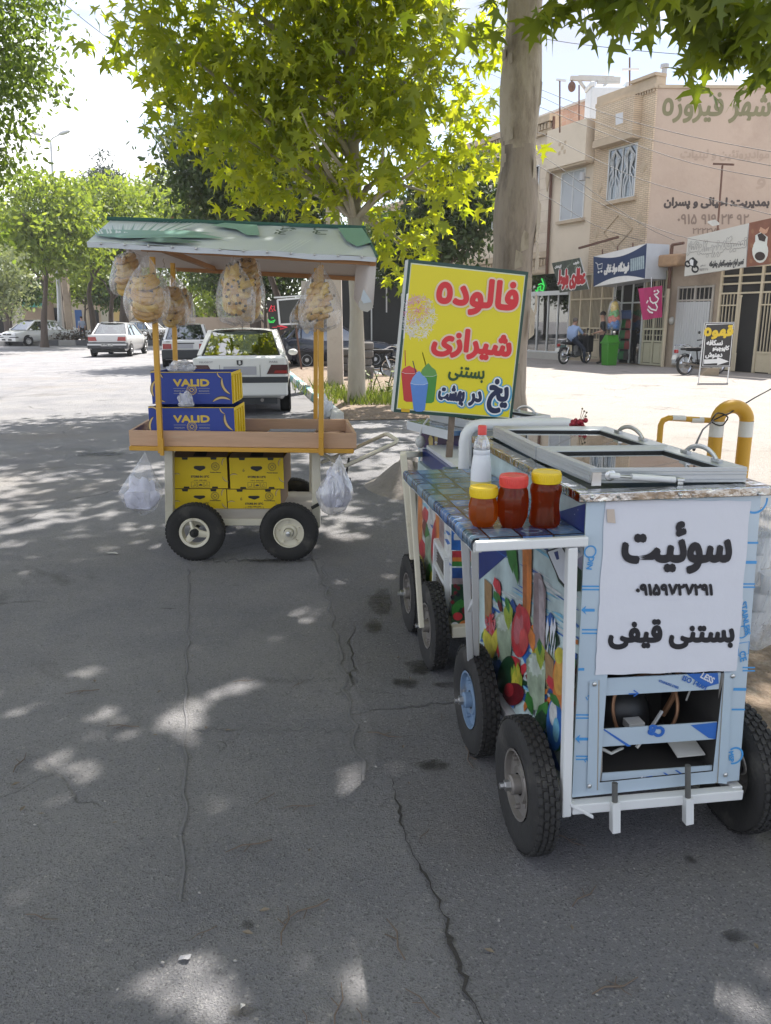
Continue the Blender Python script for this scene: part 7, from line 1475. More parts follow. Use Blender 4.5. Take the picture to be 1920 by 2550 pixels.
mb.bar(Vector((0, 0, 0)), A_(1477, 192), .18); mb.bar(A_(1420, 195), A_(1544, 198), .16); mb.bar(A_(1440, 192), A_(1528, 194), .12); mb.bar(A_(1487, 204), A_(1544, 205), .12); mb.bar(A_(1441, 199), A_(1475, 246), .1); mb.bar(A_(1511, 206), A_(1479, 246), .1); mb.m(RST).tube([A_(1424, 198), A_(1424, 210)], .03, 5); mb.ball(A_(1424, 216), (.16, .12, .2), 10, 8); mb.build('hoist_frame', cr)
b = at(1511, 240, 34.5); b.z = 9.15; tk_ = thing('water_tank', 'pale cooler box on the roof beside the hoist', 'tank', b); zt = at(1511, 214, 34.5).z - 9.15; mb = MB().m(mat('tank_pale', (.48, .52, .56), .5, var=.1)); mb.b2(-.75, .75, -.5, .5, 0, zt - .15);
for x in (-.7, .7): mb.b2(x - .1, x + .1, -.5, .5, zt - .149, zt + .05)
mb.build('tank', tk_, bevel=.05)
# -- stucco building in the middle
SM1 = 7.03
hm = house('stucco_building', 'smooth cream stucco building with a projecting upper box, next to the brick corner', SC1 + .003, SM1, 9, 8.6, STU)
bxm = FB().m(STU); bxm.fb(SC1 + .06, SM1 - .10, .001, .45, 7.30, 8.72); bxm.m(CRN).fb(SC1 + .06, SM1 - .10, .001, .40, 7.22, 7.299); bxm.build('projecting_box', hm); win(hm, 5.03, 6.44, 5.36, 7.15, .03, nv=1)
hbw = FB().m(HBR); sa, sb_, zt_ = sz(1488, 300, -3.0)[0], sz(1340, 300, -3.0)[0], sz(1420, 266, -3.0)[1]; hbw.fb(sa, sb_, -3.2, -3.0, 8.6, zt_); hbw.m(mat('brick_cap', (.42, .40, .38), .8)).fb(sa, sb_ + .1, -3.25, -2.95, zt_, zt_ + .1); o = hbw.build('set_back_wall', hm)
dcm = FB().m(CRN)
for dx, dy in ((0, 0), (.1, .1), (-.1, .1), (.1, -.1), (-.1, -.1)): dcm.fb(5.95 + dx * 1.6 - .06, 5.95 + dx * 1.6 + .06, .451, .463, 7.95 + dy * 1.6 - .06, 7.95 + dy * 1.6 + .06)
dcm.build('square_ornament', hm)
b = fp_(SM1, 0, .09); dp = thing('drain_pipe', 'rusty drain pipe running down between the stucco and beige buildings', 'pipe', b); MB().m(RST).tube([(0, 0, 3.4), (0, 0, 9.3)], .06, 8).build('pipe', dp)
lp = thing('flood_light', 'small grey wall lamp beside the stucco window', 'lamp', fx_(1468, 443, .0)); mb = MB().m(mat('lamp_grey', (.35, .35, .35), .5)); mb.tube([(0, 0, 0), FN * .35 + Vector((0, 0, .02))], .025, 6); mb.tube([FN * .35 + ZV * -.12, FN * .35 + ZV * .16], [.13, .09], 10); mb.build('lamp_body', lp)
# -- long beige building
hl = house('beige_building', 'long beige stone building with dentil cornice behind the old plane tree', SM1 + .003, 14.2, 9, 8.75, BEI)
co_ = FB().m(CRN); co_.fb(SM1, 14.3, -.3, .30, 9.15, 9.4); co_.fb(SM1, 14.3, -.3, .16, 8.751, 8.9); co_.fb(SM1, 14.3, -.3, .05, 8.9, 9.149)
for k in range(36): co_.fb(SM1 + .1 + k * .2, SM1 + .2 + k * .2, .051, .24, 8.9, 9.12)
co_.fb(SM1, 14.3, .001, .14, 4.05, 4.3); co_.fb(SM1, 14.3, .001, .10, 3.45, 3.6)
for k in range(36): co_.fb(SM1 + .1 + k * .2, SM1 + .2 + k * .2, .001, .12, 3.75, 4.0)
co_.build('cornice', hl)
win(hl, 7.9, 9.3, 5.5, 7.7, .03, dark=DRK, nv=1); win(hl, 10.7, 11.85, 5.5, 7.2, .03, dark=DRK); win(hl, 12.6, 13.6, 5.5, 7.2, .03, dark=DRK)
orn = FB().m(CRN)
for k in range(10): a = k * .7; orn.ball(fp_(8.05 + .16 * math.cos(a), 4.6 + .09 * k, .06), (.10, .06, .12), 8, 6)
orn.prism([fp_(7.35 + x * .14, 7.1 + y * .5, .002) for x, y in ((1, 0), (0, 1), (-1, 0), (0, -1))], FN * .03); orn.build('carved_ornament', hl)
hz = house('far_building', 'pale far building at the end of the shop row', 14.3, 26, 9, 7.6, STU)
for k in range(4): win(hz, 15.2 + k * 2.7, 16.8 + k * 2.7, 4.6, 6.4, .03, dark=DRK, sill=False)
FB().m(CRN).fb(14.3, 26, -.3, .2, 7.601, 7.8).build('cornice', hz); FB().m(HBR).fb(15.0, 17.0, .002, .02, 3.4, 4.4).build('brick_patch', hz)
# -- ground floor shop fronts
sh1 = FB().m(WFR); a0, a1 = 5.55, 8.3
for s in (a0, 6.25, 6.9, 7.6, a1): sh1.fb(s - .03, s + .03, .002, .05, .32, 2.62)
sh1.fb(a0, a1, .002, .05, .26, .319); sh1.fb(a0, a1, .002, .12, 2.55, 2.72); so1 = sh1.build('sliding_door', hl)
g_ = FB().m(WGL); g_.fq([(a0, .3), (a1, .3), (a1, 2.6), (a0, 2.6)], .012); g_.fq([(a0, 2.7), (a1, 2.7), (a1, 3.4), (a0, 3.4)], .012); g_.build('glass', so1); FB().m(DRK).fq([(a0, .3), (a1, .3), (a1, 3.4), (a0, 3.4)], .004).build('shop_dark_sheet', so1); FB().m(mat('step_stone', (.42, .40, .37), .8, var=.15)).fb(a0 - .1, 8.7, .001, .35, 0, .25).build('step', hl)  # flat near-black sheet stands in for the shaded shop inside
ne = MB().m(emis('neon_green', (.03, .5, .07), .35)); pts = [(1338, 727), (1340, 716), (1347, 712), (1345, 722), (1352, 724), (1355, 712), (1352, 702), (1349, 694)]
ne.tube([fx_(x, y, .06) for x, y in pts], .03, 5); ne.tube([fx_(x, y, .06) for x, y in ((1341, 709), (1348, 706), (1353, 709))], .025, 5); ne.tube([fx_(x, y, .06) for x, y in ((1334, 722), (1337, 729), (1344, 728), (1350, 729))], .025, 5); t = thing('neon_sign', 'green neon scrawl above the sliding glass door', 'sign', (0, 0, 0)); ne.build('neon_tube', t)
def gate(par_, s0, s1, z0, z1, nleaf, mt=IRN, ztr=2.35, zs=.85, nbar=7, nm='gate', solid=False, back=DRK):
 b = FB().m(mt); wl_ = (s1 - s0) / nleaf
 for k in range(nleaf + 1): b.fb(s0 + k * wl_ - .035, s0 + k * wl_ + .035, .01, .07, z0, z1)
 for z in (z0 + .03, zs, zs + .42, ztr, z1 - .04): b.fb(s0 + .036, s1 - .036, .012, .065, z - .03, z + .03)
 for k in range(nleaf):
  a = s0 + k * wl_
  for j in range(nbar):
   s = a + wl_ * (j + 1) / (nbar + 1); b.fb(s - .010, s + .010, .02, .045, zs + .45, ztr - .03); b.fb(s - .010, s + .010, .02, .045, ztr + .03, z1 - .06)
  b.fb(a + .05, a + wl_ - .05, .016, .03, z0 + .08, zs - .05); b.fb(a + .12, a + wl_ - .12, .031, .045, z0 + .18, zs - .15)
  for j in range(1, 3): b.fb(a + wl_ * j / 3 - .012, a + wl_ * j / 3 + .012, .02, .05, zs + .03, zs + .39)
  b.fb(a + .05, a + wl_ - .05, .021, .049, zs + .2, zs + .23)
 o = b.build(nm, par_); FB().m(back).fq([(s0, z0), (s1, z0), (s1, z1), (s0, z1)], .003).build('gate_back', o); return o
gate(hm, 3.02, 5.44, .12, 3.3, 4, back=mat('dusty_glass', (.13, .115, .095), .5, var=.3))
gr_ = FB().m(mat('grocery_frame', (.45, .47, .47), .4, metal=.3)); s0, s1 = 1.42, 2.92
for s in (s0, 1.95, 2.5, s1): gr_.fb(s - .03, s + .03, .073, .12, .06, 2.9)
gr_.fb(s0, s1, .073, .12, 2.15, 2.2); gr_.fb(s0, s1, .073, .12, 2.86, 2.92); go = gr_.build('shop_front', hb); FB().m(DRK).fq([(s0, .05), (s1, .05), (s1, 2.9), (s0, 2.9)], .072).build('shop_dark_sheet', go); g_ = FB().m(WGL); g_.fq([(s0, .05), (1.95, .05), (1.95, 2.9), (s0, 2.9)], .10); g_.fq([(2.5, .05), (s1, .05), (s1, 2.9), (2.5, 2.9)], .10); g_.build('glass', go)  # grocery shade painted as a near-black sheet behind the frame
BTL = [mat('bottle_green', (.01, .12, .03), .2), mat('bottle_red', (.18, .02, .02), .2), mat('bottle_blue', (.02, .05, .15), .2), mat('bottle_dark', (.02, .015, .015), .2)]
rr = random.Random(3); bot_proto = {}
for row, z in enumerate((.18, .55, .92, 1.29, 1.62)):
 for k in range(9):
  s = 1.98 + k * .058; ci = (2 if row == 4 else (0 if k > 3 else (1 if row > 0 else 3)))
  if ci not in bot_proto:
   mb = MB().m(BTL[ci]).lathe([(0, 0), (.04, 0), (.042, .02), (.04, .18), (.018, .26), (.018, .3), (0, .3)], (0, 0, 0), 'z', 8); o = mb.build('drink_bottle', None, smooth=50); bot_proto[ci] = o
  else: o = bot_proto[ci].copy(); COL.objects.link(o)
  o.location = fp_(s, z, .125 - .0); col_ = ('green', 'red', 'blue', 'dark')[ci]; tag(o, '%s drink bottle in the rack at the grocery door' % col_, 'bottle', '%s drink bottles racked at the grocery door' % col_)
rk = FB().m(BLACK)
for z in (.16, .53, .90, 1.27, 1.60): rk.fb(1.94, 2.52, .08, .18, z, z + .012)
rkt = thing('bottle_rack', 'dark wire rack of drink bottles at the grocery door', 'rack', (0, 0, 0)); rk.build('rack_shelf', rkt)
gate(hb, .40 + .02, 1.36, .04, 3.2, 2, mt=mat('olive_iron', (.40, .38, .28), .5, var=.15), nbar=4)
# -- one storey row to the right
row = house('shop_row', 'low rendered row of workshops with a rough eave, right of the brick corner', .36, -7.5, 3.0, 3.7, CEM, foot=[fp_(.36, 0), fp_(SC0 - .01, 0), fp_(SC0 - .01, 0) + Vector((4.0, -.02, 0)), fp_(-7.5, 0, -3.0), fp_(-7.5, 0)])
ev = FB().m(mat('eave_clay', (.34, .22, .13), .9, var=.3, sc=8, bump=1., bsc=12)); ev.fb(-.30, .80, .001, .45, 3.3, 3.68); ev.build('eave', row, bevel=.06)
gate(row, -1.55, -.1, .1, 2.66, 2, mt=mat('grey_iron', (.36, .33, .29), .6, var=.15), ztr=2.2, nbar=3, nm='door_frame'); cg = FB().m(mat('corrugated_white', (.46, .47, .48), .5, var=.08, sc=3))
for k in range(14): s = -1.50 + k * .1; cg.fb(s, s + .055, .071, .095, .15, 2.15); cg.fb(s + .056, s + .099, .071, .08, .15, 2.15)
cg.build('corrugated_door', row)
cs0, cs1 = -3.95, -1.85; cf = FB().m(IRN)
for s in (cs1, -2.55, -3.35, cs0): cf.fb(s - .04, s + .04, .01, .08, .02, 3.2)
for z in (2.38, 2.66, 2.9, 3.15): cf.fb(cs0, cs1, .012, .07, z - .025, z + .025)
for a, b_ in ((-2.5, cs1), (cs0, -3.4)):
 cf.fb(a, b_, .012, .07, .6, .66); cf.fb(a, b_, .02, .05, .05, .6); cf.fb(a, b_, .012, .07, 2.0, 2.04)
 for k in range(4): s = a + (b_ - a) * (k + 1) / 5; cf.fb(s - .012, s + .012, .02, .05, .66, 2.35)
cfo = cf.build('cafe_front', row); FB().m(DRK).fq([(cs0 - .4, .02), (cs1, .02), (cs1, 3.2), (cs0 - .4, 3.2)], .004).build('cafe_dark_sheet', cfo); dl = FB().m(IRN); dl.prism([fp_(-2.55, .05, .06), fp_(-2.9, .05, .35), fp_(-2.92, .05, .33), fp_(-2.57, .05, .04)], ZV * .55); dl.prism([fp_(-2.55, 2.25, .06), fp_(-2.9, 2.25, .35), fp_(-2.92, 2.25, .33), fp_(-2.57, 2.25, .04)], ZV * .06)  # cafe shade painted as a flat dark sheet on the wall
for k in range(4): q = fp_(-2.55, 0, .06).lerp(fp_(-2.9, 0, .35), k / 3); dl.tube([q + ZV * .6, q + ZV * 2.25], .015, 4)
dl.build('open_door_leaf', cfo)
# -- signs on the shops
def sign_board(name, label, pts, d, th, mface, medge=None, cat='sign'):
 t = thing(name, label, cat, (0, 0, 0)); q = [fx_(x, y, d) for x, y in pts]
 mb = MB().m(medge or WFR).prism(q, FN * -th); mb.build('sign_box', t); f = MB().m(mface).poly([p + FN * .004 for p in q]); fo_ = f.build('sign_face', t); return t, fo_
def ftext(s, l, r, t, b_, bold, m_, d, par_, lift=.01):
 mb = MB().m(m_); c = fx_((l + r) / 2, (t + b_) / 2, d + lift); w_ = (fx_(r, b_, d) - fx_(l, b_, d)).dot(-FD); h = fx_((l + r) / 2, t, d).z - fx_((l + r) / 2, b_, d).z; letters(mb, s, c, -FD, ZV, abs(w_), h, bold, 0, step=.0004); mb.build('lettering', par_)
HERB = mat('leafy_print', (.05, .06, .045), .5, var=.7, sc=5, dirt=(.25, .3, .22), dsc=4, dth=.55)
t, f = sign_board('shop_sign', 'tilted herb shop sign with red outlined lettering on dark leaves', [q4(*p) for p in ((437, 462), (593, 432), (643, 608), (482, 628))], .9, .05, HERB)
SRD = mat('shop_red', (.42, .02, .03), .5); SWT = mat('shop_white', (.65, .65, .65), .5)
ftext('عطاری بلوط', 1390, 1456, 671, 718, .085, SWT, .9, f, .010); ftext('عطاری بلوط', 1390, 1456, 671, 718, .040, SRD, .9, f, .016); ftext('گیاهان', 1382, 1398, 660, 668, .012, SWT, .9, f); ftext('دارویی', 1428, 1442, 650, 658, .012, SWT, .9, f)
NVS = mat('shop_navy', (.018, .035, .10), .4, var=.15, sc=2); t, f = sign_board('shop_sign', 'long navy and white grocery sign box sticking out over the shop doors', [(1478, 639), (1611, 606), (1606, 694), (1478, 714)], 1.0, 1.0, NVS, mat('box_grey', (.42, .44, .47), .5, var=.08, dirt=(.3, .31, .33), dth=.6))
wv_ = MB().m(SWT); top = [(1478 + 133 * k / 12, 639 - 33 * k / 12) for k in range(13)]; bot = [(1478 + 129 * k / 12, 714 - 20 * k / 12) for k in range(13)]
for k in range(12):
 h0, h1 = 16 * math.sin(math.pi * k / 12), 16 * math.sin(math.pi * (k + 1) / 12)
 for e, sg_ in ((top, 1), (bot, -1)): wv_.poly([fx_(e[k][0], e[k][1], 1.008), fx_(e[k + 1][0], e[k + 1][1], 1.008), fx_(e[k + 1][0], e[k + 1][1] + sg_ * h1, 1.008), fx_(e[k][0], e[k][1] + sg_ * h0, 1.008)])
wv_.m(SWT)
for x, y, w_, h in ((1487, 664, 10, 14),): stroke(wv_, [fx_(x - 4, y - 10, 1.012), fx_(x, y - 8, 1.012), fx_(x + 3, y + 6, 1.012), fx_(x + 12, y + 4, 1.012), fx_(x + 13, y - 8, 1.012), fx_(x + 1, y - 4, 1.012)], .03, FN); wv_.ball(fx_(x + 4, y + 14, 1.012), .04, 8, 6); wv_.ball(fx_(x + 11, y + 12, 1.012), .04, 8, 6)
wv_.m(mat('goods_print', (.3, .38, .42), .5, var=.5, sc=9))
for k in range(7): x = 1570 + k * 5; wv_.poly([fx_(x, 645 - k * 1.3, 1.01), fx_(x + 4.2, 644 - k * 1.3, 1.01), fx_(x + 4, 675 - k, 1.01), fx_(x, 676 - k, 1.01)])
wv_.build('sign_print', f); ftext('فروشگاه مواد غذایی', 1505, 1565, 654, 682, .022, SWT, 1.0, f, .012)
br_ = MB().m(RST)
for k in range(3): x = 1500 + k * 38; br_.tube([fx_(x, 630 - k * 8, .1), fx_(x, 622 - k * 8, .9), fx_(x, 632 - k * 8, .95)], .025, 5)
br_.tube([fx_(1442, 618, 1.0), fx_(1540, 590, 1.0)], .05, 4); tb_ = thing('sign_lamp_bar', 'pale lamp bar on rusty brackets above the grocery sign', 'lamp bar', (0, 0, 0)); br_.build('lamp_bar', tb_)
t, f = sign_board('shop_sign', 'white motorcycle repair sign with outlined writing and a small bike picture', [(1713, 592), (1864, 556), (1857, 665), (1704, 688)], .45, .12, mat('sign_offwhite', (.52, .51, .47), .5, var=.06, sc=2))
OUT = mat('outline_grey', (.26, .255, .25), .5)
for s, l, r, tt, bb in (('تعمیرگاه', 1800, 1858, 588, 626), ('موتورسیکلت', 1738, 1800, 598, 640), ('تکتاز', 1713, 1738, 602, 634)): ftext(s, l, r, tt, bb, .028, OUT, .45, f, .008); ftext(s, l, r, tt, bb, .012, mat('sign_offwhite', (.52, .51, .47)), .45, f, .014)
ftext('تعمیر انواع موتورسیکلت‌های چهارزمانه'.replace('\u200c', ''), 1766, 1850, 647, 668, .010, mat('ink_dark', (.05, .05, .05)), .45, f, .008); ftext('۹۱۵۳۱۲۰۳۰۵', 1742, 1763, 668, 674, .003, OUT, .45, f, .008); ftext('انتظاری', 1744, 1756, 659, 664, .003, OUT, .45, f, .008)
mp_ = MB().m(BLACK)
for x, y, r_ in ((1713, 657, 6.5), (1731, 670, 7.5)): stroke(mp_, [fx_(x + r_ * math.cos(q), y + r_ * math.sin(q), .46) for q in [k * .4 for k in range(17)]], .06, FN)
mp_.poly([fx_(x, y, .462) for x, y in ((1712, 654), (1718, 644), (1726, 640), (1738, 652), (1731, 668), (1722, 664))]); mp_.m(SWT).poly([fx_(x, y, .466) for x, y in ((1717, 650), (1721, 645), (1727, 648), (1726, 662), (1719, 660))]); mp_.build('bike_picture', f)
t, f = sign_board('shop_sign', 'brown coffee sign with a white cup and beans beside the white sign', [(1866, 555), (1935, 540), (1935, 655), (1859, 665)], .46, .12, mat('coffee_print', (.20, .075, .04), .45, var=.5, sc=3))
cp_ = MB().m(mat('cup_white', (.60, .62, .58), .4, var=.1)); cp_.poly([fx_(x, y, .472) for x, y in ((1881, 586), (1895, 578), (1912, 590), (1908, 628), (1896, 640), (1880, 628))]); el = lambda cx, cy, rx, ry: [fx_(cx + rx * math.cos(k * .4), cy + ry * math.sin(k * .4), .468) for k in range(16)]
cp_.poly(el(1893, 625, 20, 30)); cp_.m(mat('coffee_dark', (.03, .015, .01), .4)).poly([p + FN * .01 for p in el(1893, 638, 13, 11)]); cp_.poly([fx_(x, y, .484) for x, y in ((1886, 584), (1897, 580), (1908, 590), (1904, 602), (1890, 598))]); cp_.m(mat('smoke_tan', (.5, .28, .18), .5)).poly([fx_(x, y, .48) for x, y in ((1890, 575), (1894, 565), (1906, 572), (1916, 564), (1910, 580), (1900, 584))])
cp_.m(mat('bean', (.25, .12, .06), .5))
for x, y in ((1874, 576), (1872, 612), (1925, 580), (1918, 648), (1930, 610), (1870, 650)): cp_.poly([fx_(x + 4 * math.cos(k * .6), y + 6 * math.sin(k * .6), .47) for k in range(10)])
cp_.build('cup_picture', f)
sl_ = thing('street_light', 'white flat lamp on a tall thin mast in front of the lettered wall', 'lamp', fx_(1786, 585, .0)); bq = sl_.location; mb = MB().m(RST).tube([Vector((0, 0, 0)), fx_(1799, 412, .0) - bq], .03, 6); mb.tube([fx_(1777, 408, .0) - bq, fx_(1827, 410, .0) - bq], .04, 4); mb.build('mast', sl_); MB().m(mat('lamp_panel', (.6, .6, .58), .4)).prism([fx_(x, y, .5) - bq for x, y in ((1762, 555), (1781, 551), (1791, 560), (1774, 563))], ZV * .05).build('lamp_panel', sl_)
fg = thing('shop_flag', 'magenta mourning flag with white calligraphy hanging by the grocery', 'flag', fx_(1640, 700, .9)); bq = fg.location; mb = MB().m(mat('flag_magenta', (.36, .025, .115), .8, var=.15, sc=3)); C_ = [fx_(x, y, .95) - bq for x, y in ((1589, 719), (1651, 711), (1646, 790), (1604, 797))]
vs = []
for j in range(13):
 for i in range(17):
  s, q = i / 16, j / 12; p = C_[0].lerp(C_[1], s).lerp(C_[3].lerp(C_[2], s), q) + FN * (.05 * math.sin(s * 9 + q * 2) * (.3 + q) + .02 * math.sin(s * 21)); vs.append(p)
mb.add(vs, [(j * 17 + i, j * 17 + i + 1, (j + 1) * 17 + i + 1, (j + 1) * 17 + i) for j in range(12) for i in range(16)]); fo_ = mb.build('flag_cloth', fg, smooth=80)
cal = MB().m(SWT)
for pts in ([(1636, 722), (1641, 727), (1636, 732), (1629, 733), (1634, 738), (1640, 744), (1636, 752), (1626, 755), (1620, 750), (1618, 740)], [(1632, 755), (1637, 765), (1634, 773), (1622, 770), (1614, 762)], [(1612, 770), (1618, 777), (1626, 779)], [(1628, 726), (1632, 724)], [(1610, 755), (1614, 748)]): stroke(cal, [fx_(x, y, .95 + .13) - bq for x, y in pts], .05, FN)
cal.build('calligraphy', fo_); MB().m(WPAINT).tube([fx_(1622, 690, .9) - bq, fx_(1622, 716, .93) - bq], .012, 5).build('flag_cord', fg)
pp = thing('drain_pipe', 'pale rusty drain pipe at the corner between grocery and workshops', 'pipe', fp_(.30, 0, .1)); mb = MB().m(IRN).tube([(0, 0, 0), (0, 0, 2.6)], .06, 8); mb.m(RST).tube([(0, 0, 2.6), (0, 0, 4.0)], .055, 8); mb.tube([(0, 0, 4.0), FD * -.5 + Vector((0, 0, 4.02))], .05, 6); mb.build('pipe', pp)
mt_ = thing('gas_meter', 'small round gas meter on the wall by the drain pipe', 'meter', fp_(.12, 1.55, .001)); MB().m(mat('meter_grey', (.4, .39, .36), .5)).ball((0, 0, 0), (.12, .12, .14), 10, 8).build('meter_body', mt_, smooth=60)
# -- overhead wires
WIR = mat('wire', (.09, .085, .08), .6)
def wire(label, pts, r=.009, grp='overhead wires'):
 P_ = [at(*p) for p in pts]; b = P_[0]; mb = MB().m(WIR); o_ = []
 n = 18
 for i in range(n + 1):
  u_ = i / n * (len(P_) - 1); k = min(int(u_), len(P_) - 2); f = u_ - k
  # Catmull-Rom through the sighted points
  p0, p1, p2, p3 = P_[max(k - 1, 0)], P_[k], P_[k + 1], P_[min(k + 2, len(P_) - 1)]; o_.append(.5 * ((2 * p1) + (p2 - p0) * f + (2 * p0 - 5 * p1 + 4 * p2 - p3) * f * f + (3 * p1 - p0 - 3 * p2 + p3) * f ** 3) - b)
 mb.tube(o_, r, 5, cap=False); o = mb.build('overhead_wire', None, b, smooth=80); tag(o, label, 'wire', grp)
wire('topmost wire running right from behind the trunk', [(1050, 40, 34), (1345, 95, 26), (1550, 122, 23), (1760, 140, 21), (1980, 155, 19)]);
for k, (l, pts) in enumerate((('highest wire across the lettered wall, under the green words', [(1180, 150, 33), (1333, 217, 27), (1500, 280, 24.5), (1700, 335, 22), (1960, 385, 19)]), ('second wire across the lettered wall', [(1180, 165, 33), (1333, 234, 27.5), (1500, 310, 25), (1700, 368, 22), (1960, 420, 19)]), ('third wire, crossing the brick bay', [(1180, 205, 33), (1333, 262, 28), (1450, 310, 26), (1700, 400, 22.5), (1960, 452, 19)]), ('wire sagging past the stucco window to the eave', [(1200, 290, 33), (1335, 327, 28.5), (1500, 405, 26), (1620, 455, 24.5), (1960, 545, 20)]), ('low wire running to the navy sign', [(1200, 330, 32), (1335, 380, 28), (1480, 480, 26.5), (1600, 560, 25.8), (1680, 598, 25.5)]), ('lower wire crossing both windows toward the coffee sign', [(1200, 350, 32), (1335, 410, 28.2), (1520, 520, 26), (1700, 590, 24), (1850, 608, 22.5)]), ('lowest wire beneath the stucco window', [(1200, 430, 32), (1340, 480, 28.4), (1480, 560, 27), (1600, 600, 26.2)]))): wire(l, pts)
wire('thin wire in the open sky at upper left', [(150, 0, 20), (225, 62, 22), (380, 180, 26)], .010); wire('short wire slipping into the plane tree at upper left', [(300, -10, 20), (345, 42, 22), (420, 140, 26)], .010)
# ---------------------------------------------------------------- people
SKIN = mat('skin', (.36, .21, .15), .5, var=.06); SKIN2 = mat('skin_tan', (.30, .17, .12), .5, var=.06)
def person(label, loc, rz, J, Rd, E, zone, mats, hair=None, hairc=(.02, .015, .012)):
 # J: joints, Rd: radius per joint, E: bones, zone: material index per joint
 t = thing('person', label, 'person', loc, rz); J = [Vector(j) for j in J]; Rd = list(Rd); E = list(E); zone = list(zone)
 def hand(w, el, thumb):
  d = (J[w] - J[el]).normalized(); s_ = d.cross(Vector((0, 0, 1))); s_ = s_.normalized() if s_.length > .1 else Vector((1, 0, 0)); n = s_.cross(d)
  pc = len(J); J.append(J[w] + d * .075); Rd.append(.03); E.append((w, pc)); zone.append(zone[w])
  for k, (o, l) in enumerate(((-.030, .07), (-.010, .08), (.010, .075), (.028, .058))):
   a = len(J); J.append(J[pc] + s_ * o + d * .02); J.append(J[pc] + s_ * o * 1.1 + d * (.02 + l * .55) - n * .01); J.append(J[pc] + s_ * o * 1.1 + d * (.02 + l * .85) - n * .035); Rd.extend((.010, .009, .008)); zone.extend([zone[w]] * 3); E.extend(((pc, a), (a, a + 1), (a + 1, a + 2)))
  a = len(J); J.append(J[w] + d * .03 - s_ * .035 * thumb); J.append(J[w] + d * .07 - s_ * .055 * thumb - n * .02); Rd.extend((.012, .009)); zone.extend([zone[w]] * 2); E.extend(((w, a), (a, a + 1)))
 for w, el, th in mats['hands']: hand(w, el, th)
 me = bpy.data.meshes.new('body'); me.from_pydata([tuple(j) for j in J], E, []); o = bpy.data.objects.new('body', me); COL.objects.link(o); sk = o.modifiers.new('Skin', 'SKIN'); sk.use_smooth_shade = True
 for i, d in enumerate(me.skin_vertices[0].data): r_ = Rd[i]; d.radius = r_ if isinstance(r_, tuple) else (r_, r_); d.use_root = (i == 0)
 sb = o.modifiers.new('Sub', 'SUBSURF'); sb.levels = 2; sb.render_levels = 2
 bpy.context.view_layer.update(); nm = bpy.data.meshes.new_from_object(o.evaluated_get(bpy.context.evaluated_depsgraph_get())); bpy.data.objects.remove(o)
 for m_ in mats['m']: nm.materials.append(m_)
 segs = [(J[a], J[b], zone[b]) for a, b in E]
 for p in nm.polygons:
  c = p.center; best = None
  for a, b, z in segs:
   ab = b - a; u_ = max(0, min(1, (c - a).dot(ab) / max(ab.length_squared, 1e-9))); d = (c - a - ab * u_).length
   if best is None or d < best[0] - 1e-4: best = (d, z)
  p.material_index = best[1]; p.use_smooth = True
 nm.name = 'body'; bo = bpy.data.objects.new('body', nm); COL.objects.link(bo); bo.parent = t
 if hair:
  hm = MB().m(mat('hair_' + hair[2], hairc, .8, var=.3, sc=40)); hm.ball(hair[0], hair[1], 16, 10); hm.build('hair', t, smooth=60)
 fm_ = MB().m(SKIN); f = mats['face']; h = Vector(f[0]); fw = Vector(f[1]).normalized(); sd_ = fw.cross(ZV).normalized()
 fm_.ball(h + fw * .105 + ZV * -.015, (.014, .014, .022), 8, 6)
 for s in (1, -1): fm_.ball(h + sd_ * .078 * s + ZV * -.01, (.014, .014, .028), 8, 6)
 fm_.m(BLACK)
 for s in (1, -1): fm_.ball(h + sd_ * .032 * s + fw * .088 + ZV * .018, (.009, .009, .006), 6, 5)
 fm_.m(mat('lips', (.22, .08, .07), .5)).ball(h + fw * .093 + ZV * -.055, (.02, .012, .006), 8, 5); fm_.build('face', t, smooth=60)
 return t
# standing man, side on, facing the rider (towards -x); local +y forward
sh_ = mat('shirt_charcoal', (.018, .02, .024), .8, var=.15, sc=6); tr_ = mat('trousers_black', (.008, .008, .010), .85, var=.2); shoe = mat('shoe_dark', (.02, .018, .018), .6)
J = [(0, 0, .96), (0, -.01, 1.12), (0, 0, 1.32), (0, .0, 1.47), (0, .01, 1.56), (0, .03, 1.64), (0, .035, 1.74), (-.19, 0, 1.42), (-.25, -.03, 1.16), (-.17, .20, 1.10), (.19, 0, 1.42), (.25, -.03, 1.16), (.15, .22, 1.08), (-.10, 0, .90), (-.11, .02, .50), (-.11, -.02, .09), (-.12, .14, .035), (.10, 0, .90), (.11, .02, .50), (.11, -.02, .09), (.12, .14, .035)]
Rd = [(.15, .12), (.14, .11), (.17, .12), (.10, .09), .055, .085, .085, .07, .05, .035, .07, .05, .035, .095, .062, .042, .03, .095, .062, .042, .03]
E = [(0, 1), (1, 2), (2, 3), (3, 4), (4, 5), (5, 6), (2, 7), (7, 8), (8, 9), (2, 10), (10, 11), (11, 12), (0, 13), (13, 14), (14, 15), (15, 16), (0, 17), (17, 18), (18, 19), (19, 20)]
zone = [1, 1, 1, 1, 0, 0, 0, 1, 1, 0, 1, 1, 0, 2, 2, 2, 3, 2, 2, 2, 3]
q = gnd(1495, 907); person('standing man in black trousers and charcoal shirt, hands together, facing the motorbike rider', q, R(78), J, Rd, E, zone, {'m': [SKIN, sh_, tr_, shoe], 'hands': [(9, 8, -1), (12, 11, 1)], 'face': ((0, .035, 1.69), (0, 1, 0))}, ((0, .015, 1.74), (.092, .105, .09), 'black')).scale = (1.03, 1.03, 1.03)
